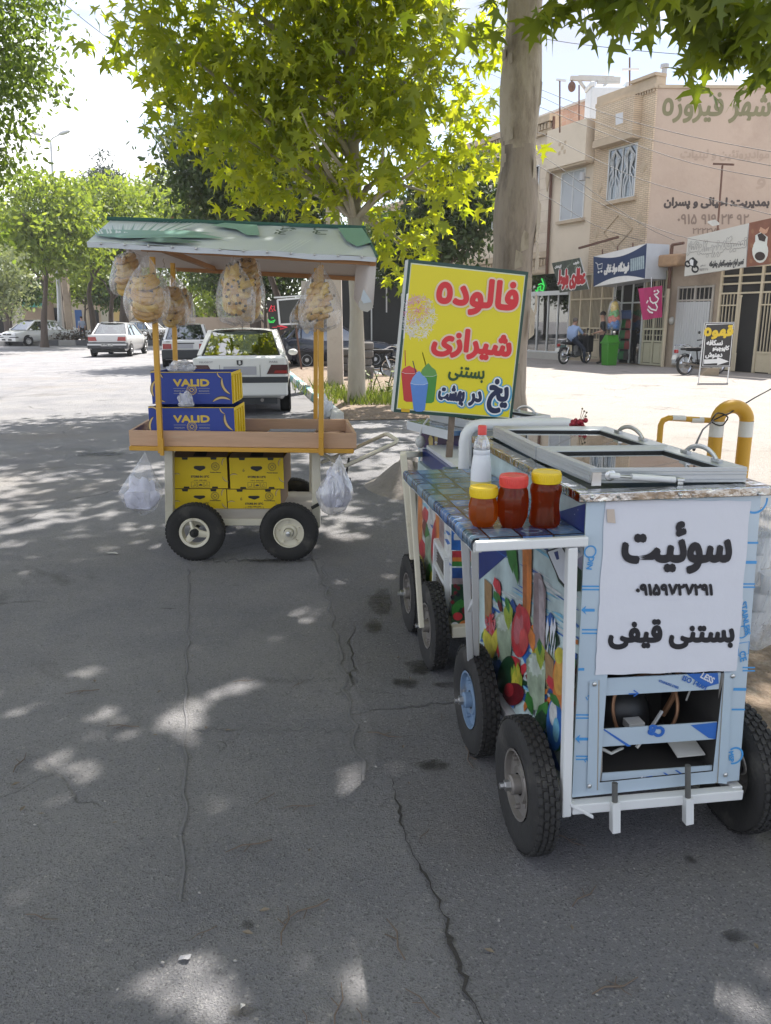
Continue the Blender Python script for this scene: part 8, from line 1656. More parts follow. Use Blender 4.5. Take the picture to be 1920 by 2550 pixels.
# rider: sits astride the motorbike, right foot on the ground
BK = gnd(1403, 907); BYAW = R(-52)
bs = mat('shirt_light_blue', (.24, .32, .50), .75, var=.08, sc=6); tn = mat('trousers_navy', (.022, .03, .05), .85, var=.2)
J = [(0, .42, .86), (0, .40, 1.02), (0, .44, 1.22), (0, .50, 1.36), (0, .53, 1.44), (0, .56, 1.50), (0, .57, 1.60), (-.20, .48, 1.30), (-.26, .66, 1.10), (-.22, .90, 1.04), (.20, .48, 1.30), (.26, .66, 1.10), (.22, .90, 1.04), (-.14, .48, .82), (-.22, .86, .66), (-.20, .80, .32), (-.20, .92, .28), (.15, .48, .82), (.30, .78, .52), (.36, .72, .10), (.39, .86, .035)]
Rd = [(.17, .15), (.17, .15), (.18, .14), (.10, .09), .06, .09, .088, .075, .055, .036, .075, .055, .036, .105, .07, .045, .032, .105, .07, .045, .032]
person('grey haired rider in light blue shirt sitting on a motorbike, seen from behind', BK, BYAW, J, Rd, E, zone, {'m': [SKIN2, bs, tn, shoe], 'hands': [(9, 8, -1), (12, 11, 1)], 'face': ((0, .57, 1.55), (0, 1, -.1))}, ((0, .545, 1.575), (.094, .10, .085), 'grey'), (.11, .095, .085))
J = [(0, 0, .96), (0, -.01, 1.12), (0, 0, 1.32), (0, .0, 1.47), (0, .01, 1.56), (0, .03, 1.64), (0, .035, 1.74), (-.19, 0, 1.42), (-.25, .02, 1.14), (-.22, .10, .90), (.19, 0, 1.42), (.25, .02, 1.14), (.22, .08, .90), (-.10, 0, .90), (-.11, .08, .50), (-.11, .0, .09), (-.12, .14, .035), (.10, 0, .90), (.11, -.06, .50), (.11, -.2, .09), (.12, -.08, .035)]
Rd = [(.15, .12), (.14, .11), (.17, .12), (.10, .09), .055, .085, .085, .07, .05, .035, .07, .05, .035, .095, .062, .042, .03, .095, .062, .042, .03]
b = at(204, 812, 60); b.z = 0; person('distant person in a grey-blue shirt walking past the far shop', b, R(40), J, Rd, E, zone, {'m': [SKIN, mat('shirt_grey_blue', (.2, .24, .32), .8), tr_, shoe], 'hands': [(9, 8, -1), (12, 11, 1)], 'face': ((0, .035, 1.69), (0, 1, 0))}, ((0, .015, 1.74), (.092, .105, .09), 'black'))
# ---------------------------------------------------------------- motorbikes
CHR = mat('chrome', (.55, .55, .56), .15, metal=1.); ENG = mat('engine_alloy', (.22, .22, .22), .45, metal=.6, var=.2); SEAT = mat('seat_black', (.012, .012, .013), .55)
def motorbike(label, loc, rz, tankm, crate=False, lean=0., grp='motorbikes'):
 t = thing('motorbike', label, 'motorbike', loc, rz, grp, (0, lean, rz)); Rw, wb = .295, 1.26
 for y in (0, wb):
  w_ = MB().m(CTY).lathe([(Rw - .05, -.03), (Rw - .02, -.045), (Rw - .004, -.03), (Rw, 0), (Rw - .004, .03), (Rw - .02, .045), (Rw - .05, .03), (Rw - .05, -.03)], (0, 0, 0), 'x', 28); wo = w_.build('wheel', t, (0, y, Rw), smooth=50); r_ = MB().m(CHR).lathe([(Rw - .05, -.025), (Rw - .065, -.02), (Rw - .065, .02), (Rw - .05, .025)], (0, 0, 0), 'x', 28)
  for k in range(18): a = k * math.pi / 9; r_.tube([(.02 if k % 2 else -.02, .04 * math.cos(a), .04 * math.sin(a)), (0, (Rw - .06) * math.cos(a + .3), (Rw - .06) * math.sin(a + .3))], .003, 4)
  r_.build('rim', wo, smooth=50); h = MB().m(ENG).lathe([(0, -.07), (.07, -.06), (.07, .05), (0, .07)], (0, 0, 0), 'x', 14); h.build('hub', wo, smooth=40)
  f = MB().m(CHR if y else BLACK); n = 12; a0, a1 = ((.3, 2.6) if y == 0 else (.5, 2.5)); vs = []
  for k in range(n + 1):
   a = a0 + (a1 - a0) * k / n
   for x, dr in ((-.06, .02), (0, .04), (.06, .02)): vs.append((x, y - (Rw + dr) * math.cos(a) * 1, Rw + (Rw + dr) * math.sin(a)))
  f.add(vs, [(k * 3 + j, k * 3 + j + 1, k * 3 + 4 + j, k * 3 + 3 + j) for k in range(n) for j in range(2)]); f.build('mudguard', t, smooth=60)
 fr_ = MB().m(BLACK); fr_.tube([(0, .05, .72), (0, .5, .70), (0, 1.0, .78)], .025, 8); fr_.tube([(0, 1.0, .78), (0, .9, .35), (0, .5, .27), (0, .45, .68)], .022, 8)
 for s in (-.08, .08): fr_.tube([(s, 0, Rw), (s, .42, .36), (s, .5, .3)], .022, 6)
 fr_.build('frame', t, smooth=50); sp_ = MB().m(CHR)
 for s in (-.11, .11): sp_.tube([(s, 0, Rw), (s, .12, .62)], .026, 8)
 sp_.build('shock_absorber', t, smooth=50)
 fk = MB().m(CHR)
 for s in (-.085, .085): fk.tube([(s, wb, Rw), (s, 1.02, .86)], .022, 8)
 fk.build('fork', t, smooth=50); hb = MB().m(CHR).tube([(-.36, .82, 1.02), (-.26, .9, 1.03), (-.1, 1.0, .93), (.1, 1.0, .93), (.26, .9, 1.03), (.36, .82, 1.02)], .013, 8); hb.m(BLACK)
 for s in (-1, 1): hb.tube([(s * .38, .80, 1.02), (s * .28, .885, 1.03)], .02, 8); hb.m(CHR).tube([(s * .27, .9, 1.03), (s * .34, .86, 1.22)], .006, 5); hb.m(BLACK).ball((s * .35, .85, 1.25), (.055, .015, .045), 10, 6)
 hb.build('handlebar', t, smooth=50); hl_ = MB().m(CHR).lathe([(0, -.06), (.07, -.03), (.09, .04)], (0, 1.1, .88), 'y', 16); hl_.m(HLG).lathe([(.085, .04), (.05, .06), (0, .065)], (0, 1.1, .88), 'y', 16); hl_.build('headlight', t, smooth=50)
 MB().m(tankm).ball((0, .78, .80), (.13, .25, .12), 18, 12).build('tank', t, smooth=60); st_ = MB().m(SEAT); st_.b2(-.12, .12, -.08, .56, .72, .80); st_.build('seat', t, bevel=.035)
 en = MB().m(ENG); en.b2(-.12, .12, .5, .82, .26, .45); en.b2(-.09, .09, .66, .84, .45, .66)
 for k in range(5): en.b2(-.11, .11, .64, .86, .48 + k * .035, .495 + k * .035)
 en.build('engine', t, bevel=.012); ex = MB().m(CHR).tube([(.13, .82, .5), (.15, .86, .3), (.15, .5, .25), (.16, .1, .30), (.17, -.28, .36)], [.02, .022, .025, .042, .038], 10); ex.build('exhaust', t, smooth=50)
 rk_ = MB().m(CHR)
 for s in (-.11, .11): rk_.tube([(s, .2, .78), (s, .0, .88), (s, -.28, .86), (s, -.30, .80)], .010, 6)
 for y in (0, -.1, -.2, -.28): rk_.tube([(-.11, y, .875), (.11, y, .875)], .008, 6)
 rk_.build('rear_rack', t, smooth=50); MB().m(TLR).b2(-.06, .06, -.36, -.28, .64, .74).build('tail_light', t, bevel=.02); MB().m(mat('number_plate_white', (.5, .5, .48), .5)).prism([(-.09, -.37, .60), (.09, -.37, .60), (.09, -.42, .46), (-.09, -.42, .46)], (0, .01, 0)).build('number_plate', t)
 for s in (-1, 1):
  for y, z in ((-.26, .68), (1.08, .80)): pass
 if crate: MB().m(mat('pannier_black', (.014, .014, .016), .8, var=.2, sc=6)).b2(-.30, .30, .98, 1.30, .42, 1.02).build('pannier', t, bevel=.03)
 mb = MB().m(ENG).tube([(-.1, .5, .28), (-.24, .42, .01)], .011, 6); mb.build('side_stand', t)
 return t
BLT_ = paint('tank_black', (.012, .012, .014)); RDT = paint('tank_red', (.30, .015, .03))
motorbike('motorbike with black pannier ridden by the man in the blue shirt', BK, BYAW, BLT_, True)
motorbike('black motorbike with red tail lamp parked behind the coffee board', gnd(1704, 934), R(-68), BLT_, lean=R(-5))
bq = gnd(960, 928); motorbike('motorbike with red tank parked behind the yellow sign by the stacked tyres', gnd(972, 944), R(82), RDT, lean=R(4))
pr2 = thing('tow_bar', 'white steel tube lying slanted before the red motorbike', 'bar', gnd(925, 932)); b = pr2.location; MB().m(WPAINT).tube([at(905, 915, 23.6) - b, at(1000, 958, 21.6) - b], .055, 8).build('tube', pr2)
# coffee board
AY = 20.6; c_ = [at(x, y, AY) for x, y in ((1755, 805), (1828, 803), (1818, 913), (1746, 914))]; b = gnd(1782, 953); cb = thing('coffee_board', 'black pavement board advertising coffee in yellow and white Persian with an arrow', 'sign', Vector((c_[3].x, AY, 0))); b = cb.location
fr = MB().m(WPAINT)
for a, d in ((c_[0], at(1739, 955, AY)), (c_[1], at(1811, 953, AY))): fr.bar(a - b, d - b, .022)
fr.bar(c_[0] - b, c_[1] - b, .025); fr.bar(c_[3] - b, c_[2] - b, .02); fr.build('board_frame', cb); n_ = Vector((0, -1, 0)); fa = MB().m(mat('board_black', (.022, .02, .02), .5, var=.15)).prism([p - b + n_ * .02 for p in c_], (0, .015, 0)); fo_ = fa.build('board_face', cb)
def btext(s, l, r, t_, b_, bold, m_): mb = MB().m(m_); p0 = at((l + r) / 2, (t_ + b_) / 2, AY) - b + n_ * .03; letters(mb, s, p0, (1, 0, 0), ZV, (at(r, b_, AY) - at(l, b_, AY)).length, (at(l, t_, AY) - at(l, b_, AY)).length, bold, 0, step=.0003); mb.build('lettering', fo_)
btext('قهوه', 1754, 1823, 811, 843, .02, mat('board_yellow', (.60, .42, .02), .5)); btext('نسکافه', 1759, 1798, 847, 859, .009, SWT); btext('کاپوچینو', 1774, 1814, 861, 875, .009, SWT); btext('دمنوش', 1756, 1797, 878, 892, .009, SWT)
ar_ = MB().m(SWT).poly([at(x, y, AY) - b + n_ * .031 for x, y in ((1752, 895), (1784, 894), (1785, 889), (1814, 900), (1785, 909), (1785, 904), (1752, 906))]); stroke(ar_, [at(x, y, AY) - b + n_ * .03 for x, y in ((1757, 808), (1825, 806), (1815, 911), (1749, 911), (1757, 808))], .02, n_); ar_.build('arrow', fo_)
sb_ = thing('stone_block', 'rough tan stone block behind the coffee board', 'stone', gnd(1770, 936)); mb = MB().m(mat('tan_stone', (.34, .27, .19), .9, var=.3, sc=5, bump=.8)); mb.prism([(-.28, 0, 0), (.24, 0, 0), (.24, 0, .21), (-.08, 0, .22), (-.2, 0, .12)], (0, .3, 0)); mb.build('block', sb_, bevel=.02)
# green bin
bn = thing('litter_bin', 'bright green swing lid bin beside the standing man', 'bin', gnd(1516, 910), R(20)); GB_ = mat('bin_green', (.045, .23, .015), .45, var=.06); MB().m(GB_).box((0, 0, .38), (.40, .36, .76), None, 1.16).build('bin_body', bn, bevel=.03); mb = MB().m(GB_); mb.b2(-.255, .255, -.23, .23, .761, .82); mb.prism([(-.24, -.21, .821), (.24, -.21, .821), (.2, -.06, 1.06), (-.2, -.06, 1.06)], (0, .02, 0)); mb.prism([(-.24, -.19, .821), (-.2, -.05, 1.06), (-.2, .06, 1.06), (-.24, .21, .821)], (.48, 0, 0)); mb.build('bin_lid', bn, bevel=.02); MB().m(BLACK).b2(-.14, .14, -.10, .08, 1.061, 1.066).build('bin_slot', bn)
# net bag of coloured balls
kb_ = fx_(1533, 745, .6); bb_ = fx_(1527, 823, .6); nb = thing('ball_bag', 'net bag of coloured play balls hanging by the grocery door', 'bag', bb_); hh = kb_.z - bb_.z; cols = ((.02, .16, .50), (.55, .10, .05), (.06, .35, .05), (.60, .42, .05)); rr = random.Random(1)
for k in range(46):
 u_ = k / 46; a = k * 2.4; r0 = .19 * (1 - u_ * .75) * math.sqrt(rr.uniform(.4, 1)); ci = min(3, int(u_ * 4.2)); o = MB().m(mat('ball_%d' % ci, cols[ci], .5)).ball((0, 0, 0), .095, 12, 8).build('play_ball', None, (bb_.x + r0 * math.cos(a), bb_.y + r0 * math.sin(a), bb_.z + .1 + u_ * hh * .78), smooth=90); nm_ = ('blue', 'red', 'green', 'yellow')[ci]; tag(o, nm_ + ' play ball in the net bag by the grocery door', 'ball', nm_ + ' play balls in the net bag')
mb = MB().m(film('bag_net', (.8, .8, .8), .22, .3, .3, 20, .6)).lathe([(.02, .0), (.25, .06), (.28, .3), (.25, .6), (.17, 1.0), (.08, hh * .95), (.03, hh + .02), (.06, hh + .08)], (0, 0, 0), 'z', 24); mb.build('net', nb, smooth=60); MB().m(WPAINT).tube([(0, 0, hh), (.02, 0, hh + 1.0)], .012, 5).build('cord', nb)
# ---------------------------------------------------------------- yellow bollards
YB_ = mat('bollard_yellow', (.50, .27, .018), .5, var=.12, sc=5, dirt=(.25, .15, .06), dsc=12, dth=.62); WB_ = mat('bollard_white', (.58, .58, .55), .55, var=.1, dirt=(.4, .3, .15), dsc=10, dth=.6)
Yb = 6.6; U = lambda x, y: at(x, y, Yb)
q0, q1 = U(1778, 1130), U(1850, 1135); r0 = (q1.x - q0.x) / 2; cx_ = (q0.x + q1.x) / 2; top = U(1815, 1012).z; bu = thing('bollard_hoop', 'thick yellow and white steel hoop bollard at the forecourt edge', 'bollard', (cx_, Yb, 0)); R_ = .058
mb = MB(); zc = top - r0; hoop = [(-r0 * math.cos(a), 0, zc + r0 * math.sin(a)) for a in [math.pi * k / 14 for k in range(15)]]; mb.m(YB_).tube(hoop, R_, 14, cap=False)
for s in (-1, 1): mb.m(WB_).tube([(s * r0, 0, zc), (s * r0, 0, zc - .13)], R_ + .001, 14, cap=False); mb.m(YB_).tube([(s * r0, 0, zc - .13), (s * r0, 0, 0)], R_, 14)
mb.build('hoop', bu, smooth=50)
b1 = thing('bollard_rail', 'thin yellow pipe rail joined to the thick hoop', 'rail', (U(1642, 1100).x, Yb, 0)); b = b1.location; rz_ = U(1700, 1041).z; xe = -r0 + cx_ - b.x - R_; mb = MB().m(YB_); mb.tube([(0, 0, 0), (0, 0, rz_ - .06), (.015, 0, rz_ - .02), (.06, 0, rz_), (xe, 0, rz_ - .02)], .024, 10); mb.m(WB_).tube([(.09, 0, rz_ + .0), (.2, 0, rz_ - .004)], .0255, 10); mb.tube([(xe - .16, 0, rz_ - .015), (xe - .06, 0, rz_ - .017)], .0255, 10); mb.build('pipe', b1, smooth=50)
cw = thing('power_cable', 'black cable looped round the yellow hoop and run to the front cart', 'cable', U(1784, 1040)); b = cw.location; mb = MB().m(BLACK); pts = [at(1945, 955, 6.9), at(1880, 990, 6.8), at(1815, 1030, 6.5), U(1790, 1032) + Vector((0, -.08, 0)), U(1768, 1044) + Vector((0, -.07, 0)), at(1750, 1070, 5.5), at(1738, 1095, 4.2), at(1728, 1120, 3.0)]; mb.tube([p - b for p in pts], .006, 6); lp_ = [U(1782 + 19 * math.cos(a), 1041 + 15 * math.sin(a)) + Vector((0, -.085 + .02 * math.sin(a * 3), 0)) - b for a in [k * .42 for k in range(31)]]; mb.tube(lp_, .006, 6); mb.build('cable', cw, smooth=60)
# ---------------------------------------------------------------- pole, tyres, boards, fence on the pavement
b = gnd(836, 966); up = thing('utility_pole', 'tapered concrete utility pole between the white saloon and the plane tree', 'pole', b); CON_ = mat('pole_concrete', (.42, .37, .33), .9, var=.12, sc=4, bump=.3, dirt=(.28, .23, .2), dsc=3); mb = MB().m(CON_); w0 = .19
mb.add([(-w0, -.13, 0), (w0, -.13, 0), (w0, .13, 0), (-w0, .13, 0), (-.12, -.1, 9.5), (.12, -.1, 9.5), (.12, .1, 9.5), (-.12, .1, 9.5)], [(0, 1, 5, 4), (1, 2, 6, 5), (2, 3, 7, 6), (3, 0, 4, 7), (4, 5, 6, 7)]); mb.m(BLACK)
for z in (2.1, 3.6, 5.1): mb.b2(-.02, .03, -.133, -.12, z, z + .06)
mb.build('pole', up, bevel=.02)
TYO = mat('old_tyre', (.10, .094, .088), .9, var=.25, sc=8, dirt=(.13, .12, .11), dsc=6)
ty0 = gnd(903, 905); proto = None
for st_i, (x, y, n) in enumerate(((899, 951, 5), (866, 943, 4))):
 g_ = gnd(x, y)
 for k in range(n):
  if proto is None: mb = MB().m(TYO).lathe([(.17, .02), (.2, 0), (.29, .0), (.32, .03), (.325, .1), (.32, .17), (.29, .2), (.2, .2), (.17, .18), (.17, .02)], (0, 0, 0), 'z', 36); proto = o = mb.build('old_tyre', None, smooth=35)
  else: o = proto.copy(); COL.objects.link(o)
  o.location = (g_.x + .03 * math.sin(k * 2.2), g_.y + .02 * math.cos(k * 3), .02 + k * .202); side_ = 'behind the plane tree' if st_i == 0 else 'by the concrete pole'; tag(o, '%s old tyre of the stack %s' % (('lowest', 'second lowest', 'middle' if n == 5 else 'third', 'fourth' if n == 5 else 'topmost', 'topmost')[k], side_), 'tyre', 'stacked old tyres')
# neon board and blackboard
NB = 24.6; nbd = thing('notice_board', 'black neon notice board with red and green scrawls on a leaning stand', 'sign', gnd(752, 928)); b = nbd.location; A2 = lambda x, y, Y=NB: at(x, y, Y) - b
mb = MB().m(mat('board_black', (.022, .02, .02), .5)); mb.prism([A2(663, 749), A2(691, 746), A2(696, 824), A2(672, 824)], (0, .08, 0)); mb.prism([A2(672, 806, NB - .02), A2(727, 804, NB - .02), A2(727, 824, NB - .02), A2(672, 824, NB - .02)], (0, .06, 0)); bo_ = mb.build('neon_panel', nbd)
mb = MB().m(mat('board_inner', (.014, .015, .015), .3)); mb.prism([A2(692, 748), A2(760, 741), A2(760, 806), A2(697, 808)], (0, .08, 0)); mb.m(WPAINT)
for a, c in (((691, 747), (762, 741)), ((691, 747), (697, 808)), ((697, 808), (742, 806))): mb.bar(A2(*a, NB - .02), A2(*c, NB - .02), .05)
mb.bar(A2(682, 741), A2(760, 736), .04); mb.build('blackboard', nbd); MB().m(RST).tube([A2(735, 800, NB + .1), A2(752, 928, NB)], .03, 6).build('stand', nbd)
ng, nr_ = emis('neon_green', (.03, .5, .07), .35), emis('neon_red', (.55, .03, .05), .3); mb = MB(); N3 = lambda pts: [A2(x, y, NB - .05) for x, y in pts]
mb.m(nr_).tube(N3(((676, 760), (670, 775), (680, 776), (674, 764), (684, 762), (682, 770), (686, 774))), .014, 4); mb.tube(N3(((690, 812), (715, 815), (698, 820), (697, 810), (716, 815))), .012, 4); mb.tube(N3(((678, 815), (690, 815))), .01, 4); mb.m(ng).tube(N3(((668, 795), (671, 803), (681, 803), (685, 796))), .016, 4); mb.tube(N3(((669, 798), (675, 801), (682, 798))), .012, 4); mb.tube(N3(((675, 790), (677, 793), (680, 790), (682, 793))), .01, 4); mb.build('neon_tube', bo_)
# iron fence
FY = 29.6; fa_, fb_ = at(775, 780, FY), at(1075, 790, FY); fz0, fz1, fz2 = at(900, 778, FY).z, at(900, 692, FY).z, at(900, 667, FY).z; fc = thing('iron_fence', 'white scrollwork iron fence with black sheet panels behind the tyres', 'fence', (fa_.x, FY, 0)); Wf = fb_.x - fa_.x; mb = MB().m(mat('fence_black', (.018, .019, .02), .6, var=.2)).b2(0, Wf, .03, .06, .0, fz1); mb.build('sheet_panel', fc); sc_ = MB().m(WFR)
for z in (fz1, fz2, (fz1 + fz2) / 2 + .3): sc_.b2(0, Wf, .0, .028, z - .02, z + .02)
for k in range(9): x = Wf * k / 8; sc_.b2(x - .025, x + .025, -.002, .029, fz0 if k % 2 else .1, fz2 + .1)
for k in range(20):
 x = Wf * (k + .5) / 20; r0_ = (fz2 - fz1) * .36; zc_ = (fz1 + fz2) / 2; sg_ = 1 if k % 2 else -1; sc_.tube([(x + sg_ * r0_ * (1 - i / 22) * math.cos(i * .5), .012, zc_ + r0_ * (1 - i / 22) * math.sin(i * .5)) for i in range(20)], .016, 4)
sc_.build('scrollwork', fc)
wl_ = thing('garden_wall', 'low tan wall with dark doorway behind the hanging bags', 'wall', (0, 0, 0)); a, c = at(560, 800, 44), at(770, 800, 44); mb = MB().m(CEM).b2(a.x - 2, c.x + 1, 44, 44.3, 0, 1.7); mb.build('wall', wl_)
# torn white sack against the kerb
q = gnd(800, 1040); o = crumple('plastic_sack', 'crumpled white sack leaning on the kerb end behind the cart', (q.x + .05, q.y, .0), (.13, .12, .22), 4, mat('sack_white', (.52, .53, .56), .5, var=.06, bump=.4, bsc=12), 4)
# clear bag hung at the right of the front cart
q = M1 @ Vector((.66, .17, 0)); t = thing('carrier_bag', 'big clear bag stuffed with white foam cups at the right side of the front cart', 'plastic bag', (q.x, q.y, .60)); mb = MB().m(film('bag_white9', (.82, .82, .84), .42, .2, .9, 14, .75)); n = 30; vs = []
for j in range(15):
 u_ = j / 14; pr_ = [.25, .55, .8, .95, 1, 1, .98, .95, .9, .84, .76, .66, .52, .4, .3][j]
 for i in range(n): a = 2 * math.pi * i / n; wv_ = 1 + .10 * noise.noise(Vector((math.cos(a) * 2, math.sin(a) * 2, u_ * 3))) + .05 * math.sin(a * 8 + u_ * 5); vs.append((.105 * pr_ * wv_ * math.cos(a), .13 * pr_ * wv_ * math.sin(a), .47 * u_))
mb.add(vs, [(j * n + i, j * n + (i + 1) % n, (j + 1) * n + (i + 1) % n, (j + 1) * n + i) for j in range(14) for i in range(n)] + [tuple(range(n))]); mb.build('bag_film', t, smooth=60); MB().m(WPAINT).bar((-.12, -.02, .475), (.06, -.02, .485), .04).build('hanger', t)
for k in range(5): o = MB().m(mat('foam_cup', (.62, .63, .64), .6)).lathe([(0, 0), (.03, 0), (.042, .10), (.045, .10)], (0, 0, 0), 'z', 16).build('foam_cup', None, (q.x - .03 + .03 * (k % 3), q.y - .03 + .05 * (k // 3), .64 + .055 * k), smooth=50); tag(o, 'white foam cup nested in the clear bag beside the front cart', 'cup', 'foam cups in the clear bag')
# red flowers standing beyond the cart
fb = thing('flower', 'dark red flower head and dry sprig poking up beyond the lids', 'flower', at(1440, 1062, 3.1)); mb = MB().m(mat('petal_red', (.28, .01, .025), .6, var=.3, sc=30)); rr = random.Random(6)
for k in range(26): mb.ball((rr.uniform(-.026, .026), rr.uniform(-.02, .02), rr.uniform(-.012, .026)), rr.uniform(.006, .011), 6, 5)
mb.m(mat('stem', (.12, .1, .06), .7)).tube([(0, 0, 0), (0, .01, -.35), (.0, .0, -1.1)], .004, 5)
for dx, dz in ((.02, .06), (.028, .04), (.012, .07), (.03, .055)): mb.tube([(.0, 0, 0), (dx * .6, 0, dz * .6), (dx, 0, dz)], .0012, 4); mb.ball((dx, 0, dz), .004, 6, 5)
mb.build('petals', fb, smooth=70)
# ---------------------------------------------------------------- median island, lamp post and far shops at the left
MD = MB().m(mat('island_soil', (.2, .16, .11), .95, var=.4, sc=2)); a0_, a1_ = gnd(-250, 861), gnd(455, 860); MD.prism([Vector((a0_.x, a0_.y, 0)), Vector((a1_.x, a1_.y, 0)), Vector((a1_.x + .3, a1_.y + 2.2, 0)), Vector((a0_.x, a0_.y + 2.4, 0))], ZV * .26); tag(MD.build('island'), kind='structure')
mk = MB(); dv = (a1_ - a0_); n = 16
for k in range(n):
 mk.m(mat('kerb_grey', (.30, .29, .28), .85, var=.15) if k % 2 else mat('kerb_dark', (.10, .10, .11), .85, var=.2)); p, q = a0_ + dv * (k / n), a0_ + dv * ((k + .98) / n); mk.prism([p + Vector((0, -.22, 0)), q + Vector((0, -.22, 0)), q + Vector((0, -.003, 0)), p + Vector((0, -.003, 0))], ZV * .34)
tag(mk.build('kerb', bevel=.02), kind='structure')
HDG = leaf_mat('hedge_leaf', (.05, .05, .03), (.10, .07, .05), .3, (1.6, 1.4, .9)); r_ = np.random.default_rng(77)
for k in range(11):
 u_ = (k + .5) / 11; p = a0_ + dv * (.38 + .62 * u_) + Vector((0, .9, .3)); h = thing('shrub', ('low bronze shrub on the island behind the white sedan', 'low bronze shrub on the island left of the lamp posts')[0 if k > 4 else 1], 'shrub', p, 0, 'low shrubs on the island'); c = r_.normal(size=(260, 3)) * np.array([.38, .3, .22]) + np.array([0, 0, .2]); leaves('foliage', h, HDG, c, OVAL, .13, .1, k)
b = at(150, 850, 52); b.z = .0; lm = thing('street_lamp', 'tall white twin arm street lamp in the median', 'street lamp', b); LP = mat('lamp_white', (.52, .53, .54), .5, metal=.2); A3 = lambda x, y: at(x, y, 52.) - b; tp = A3(126, 349); mb = MB().m(LP).tube([(0, 0, 0), A3(143, 650), tp], [.14, .10, .06], 10); mb.tube([tp, A3(132, 343), A3(147, 336)], .04, 8); mb.tube([tp, A3(117, 343), A3(100, 336)], .04, 8); mb.tube([tp, A3(112, 355)], .025, 6); mb.build('post', lm, smooth=50)
for s, (x, y) in ((1, (160, 330)), (-1, (90, 332))): h = MB().m(LP).ball(A3(x, y), (.42, .14, .12), 14, 8, Matrix.Rotation(-s * .28, 3, 'Y')); h.build('lamp_head', lm, smooth=60)
for k, (x, w_, y0) in enumerate(((160, .22, 690), (176, .26, 690))):
 b = at(x, 842, 55); b.z = 0; t = thing('utility_pole', ('pale concrete pole left of its twin in the median', 'darker concrete pole right of its twin in the median')[k], 'pole', b); MB().m(CON_ if k == 0 else CEM).tube([(0, 0, 0), (0, 0, 7)], w_, 4).build('pole', t)
def far_shop(label, x0, x1, ytop, Y, wallm, feats):
 a, c = at(x0, 820, Y), at(x1, 820, Y); zt = at(x0, ytop, Y).z; t = thing('far_shop', label, 'building', (a.x, Y, 0)); W_ = c.x - a.x; MB().m(wallm).b2(0, W_, 0, 6, 0, zt).build('wall', t)
 for nm, m_, fx0, fx1, z0, z1, d in feats: MB().m(m_).b2(W_ * fx0, W_ * fx1, -d, -.002, z0, z1).build(nm, t)
BLD = mat('door_blue', (.03, .12, .36), .5); TEALA = mat('awning_teal', (.05, .32, .26), .6); BRNB = mat('far_brick', (.30, .17, .11), .9, var=.2, sc=3); SHT = mat('shutter', (.42, .38, .30), .6); PIN = mat('panel_pink', (.45, .16, .18), .6)
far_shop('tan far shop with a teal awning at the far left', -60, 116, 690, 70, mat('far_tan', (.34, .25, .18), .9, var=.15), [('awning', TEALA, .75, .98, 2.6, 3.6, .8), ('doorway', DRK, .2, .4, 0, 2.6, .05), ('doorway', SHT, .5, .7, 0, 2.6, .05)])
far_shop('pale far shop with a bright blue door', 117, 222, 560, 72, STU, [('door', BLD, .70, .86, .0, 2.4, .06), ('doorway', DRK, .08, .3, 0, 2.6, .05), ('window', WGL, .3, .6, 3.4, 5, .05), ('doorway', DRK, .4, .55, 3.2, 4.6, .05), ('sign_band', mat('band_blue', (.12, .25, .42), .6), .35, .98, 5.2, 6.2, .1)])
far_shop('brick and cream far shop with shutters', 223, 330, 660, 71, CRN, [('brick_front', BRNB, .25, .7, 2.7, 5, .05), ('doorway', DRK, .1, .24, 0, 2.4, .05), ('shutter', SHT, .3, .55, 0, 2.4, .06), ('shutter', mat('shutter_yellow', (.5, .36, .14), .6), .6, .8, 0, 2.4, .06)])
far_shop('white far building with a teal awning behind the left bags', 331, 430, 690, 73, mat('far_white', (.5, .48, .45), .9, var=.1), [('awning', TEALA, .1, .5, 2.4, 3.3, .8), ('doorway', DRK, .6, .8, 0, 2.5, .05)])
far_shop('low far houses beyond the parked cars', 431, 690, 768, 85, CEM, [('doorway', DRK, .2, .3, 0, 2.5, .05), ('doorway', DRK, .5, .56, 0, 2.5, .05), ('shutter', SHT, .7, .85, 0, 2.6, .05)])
pb_ = thing('pink_panel', 'faded pink utility panel by the median poles', 'panel', gnd(146, 838)); MB().m(PIN).b2(-.5, .5, 0, .3, .25, 1.5).build('panel', pb_, bevel=.03)
# ---------------------------------------------------------------- litter on the road
PAP = mat('litter_paper', (.42, .41, .40), .7, var=.15); LEAFB = mat('dry_leaf', (.19, .155, .115), .8, var=.35, sc=20); TWG = mat('twig', (.13, .10, .08), .9)
def scrap(label, px, py, w_, h, m_, seed, nm='litter'):
 r_ = random.Random(seed); p = gnd(px, py); mb = MB().m(m_); a0 = r_.uniform(0, 6); vs = [(0, 0, .012)]
 for k in range(7): a = a0 + k * .9; q = r_.uniform(.6, 1.1); vs.append((w_ * q * math.cos(a), h * q * math.sin(a), r_.uniform(.004, .014)))
 mb.add(vs, [(0, 1 + k, 1 + (k + 1) % 7) for k in range(7)]); o = mb.build(nm, None, p); tag(o, label, 'litter')
scrap('torn flat scrap of grey plastic near the bottom of the road', 462, 2392, .020, .013, mat('litter_plastic', (.24, .24, .26), .3), 1); scrap('small white paper twist on the road left of the cart', 280, 1380, .05, .02, PAP, 2); scrap('crumpled white scrap in a dark stain at the bottom', 604, 2513, .009, .010, PAP, 3); scrap('pale pebble sized scrap beside the road crack', 1052, 2282, .004, .004, PAP, 4)
rr = random.Random(17); proto = {}
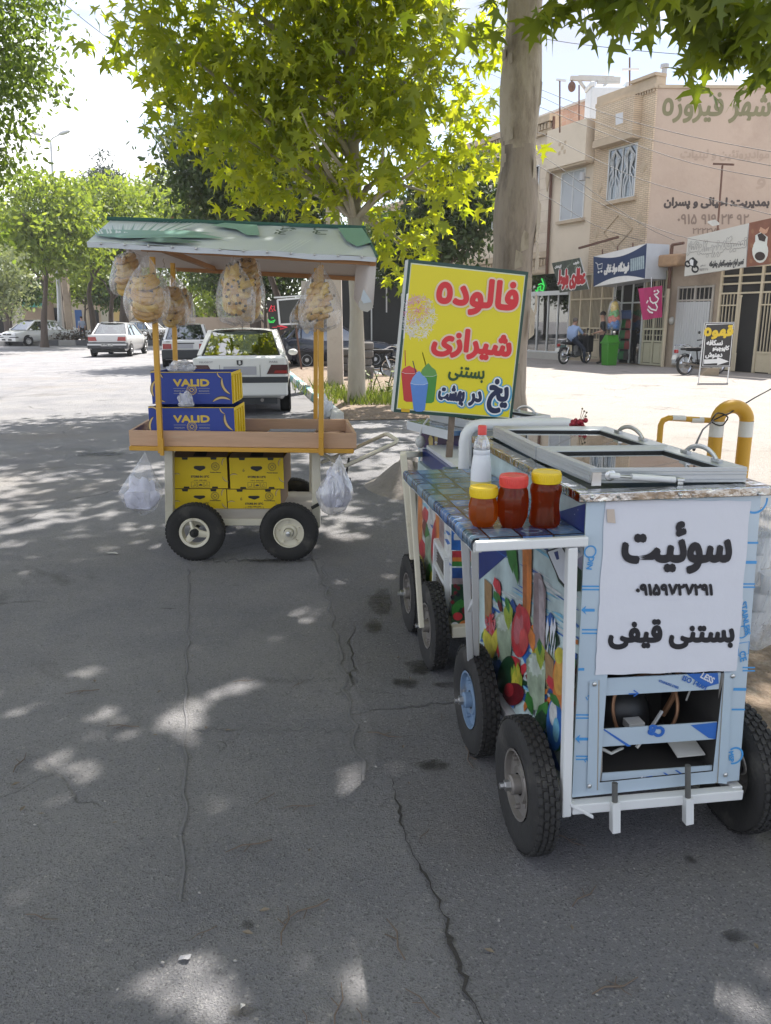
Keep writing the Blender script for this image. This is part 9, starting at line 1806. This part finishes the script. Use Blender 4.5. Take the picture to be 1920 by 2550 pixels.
def scat(kind, n, box, lab, cat, grp):
 for k in range(n):
  px, py = rr.uniform(*box[:2]), rr.uniform(*box[2:]); p = gnd(px, py, .006); s = rr.uniform(.6, 1.4)
  if kind not in proto:
   mb = MB()
   if kind == 'twig': mb.m(TWG).tube([(-.05, 0, .002), (-.02, .006, .004), (.02, -.003, .003), (.06, .008, .002)], [.0016, .002, .0018, .001], 5); mb.tube([(0, 0, .003), (.02, .022, .003)], .0012, 4)
   elif kind == 'dry_leaf': mb.m(LEAFB).add([(0, 0, .004), (.012, .006, .007), (.026, 0, .005), (.012, -.006, .006), (.017, .0, .002)], [(0, 1, 4), (1, 2, 4), (2, 3, 4), (3, 0, 4)])
   else: mb.m(mat('pebble', (.30, .29, .28), .8, var=.3, sc=30)).ball((0, 0, .001), (.0045, .003, .0022), 8, 6)
   o = mb.build(kind, None, smooth=50); proto[kind] = o
  else: o = proto[kind].copy(); COL.objects.link(o)
  o.location = p; o.rotation_euler = (0, 0, rr.uniform(0, 6.28)); o.scale = (s, s, s); tag(o, lab, cat, grp)
scat('twig', 34, (0, 1900, 1500, 2545), 'short dry twig lying on the shaded asphalt', 'twig', 'twigs on the road'); scat('dry_leaf', 26, (0, 1900, 1420, 2545), 'small curled dry leaf on the shaded asphalt', 'leaf', 'dry leaves on the road'); scat('pebble', 60, (0, 1900, 1430, 2545), 'pale little stone on the shaded asphalt', 'stone', 'little stones on the road')
# ---------------------------------------------------------------- air
hz_ = MB().b2(-60, 60, -20, 115, -1, 32); hm_ = bpy.data.materials.new('haze'); hm_.use_nodes = True; nt = hm_.node_tree; nt.nodes.remove(nt.nodes['Principled BSDF'])
pv = nt.nodes.new('ShaderNodeVolumePrincipled'); pv.inputs['Color'].default_value = (.92, .94, 1, 1); pv.inputs['Density'].default_value = .0005; pv.inputs['Anisotropy'].default_value = .3
nt.links.new(pv.outputs[0], nt.nodes['Material Output'].inputs['Volume']); hz_.m(hm_); o = hz_.build('haze'); o.data.materials.clear(); o.data.materials.append(hm_); tag(o, kind='stuff')
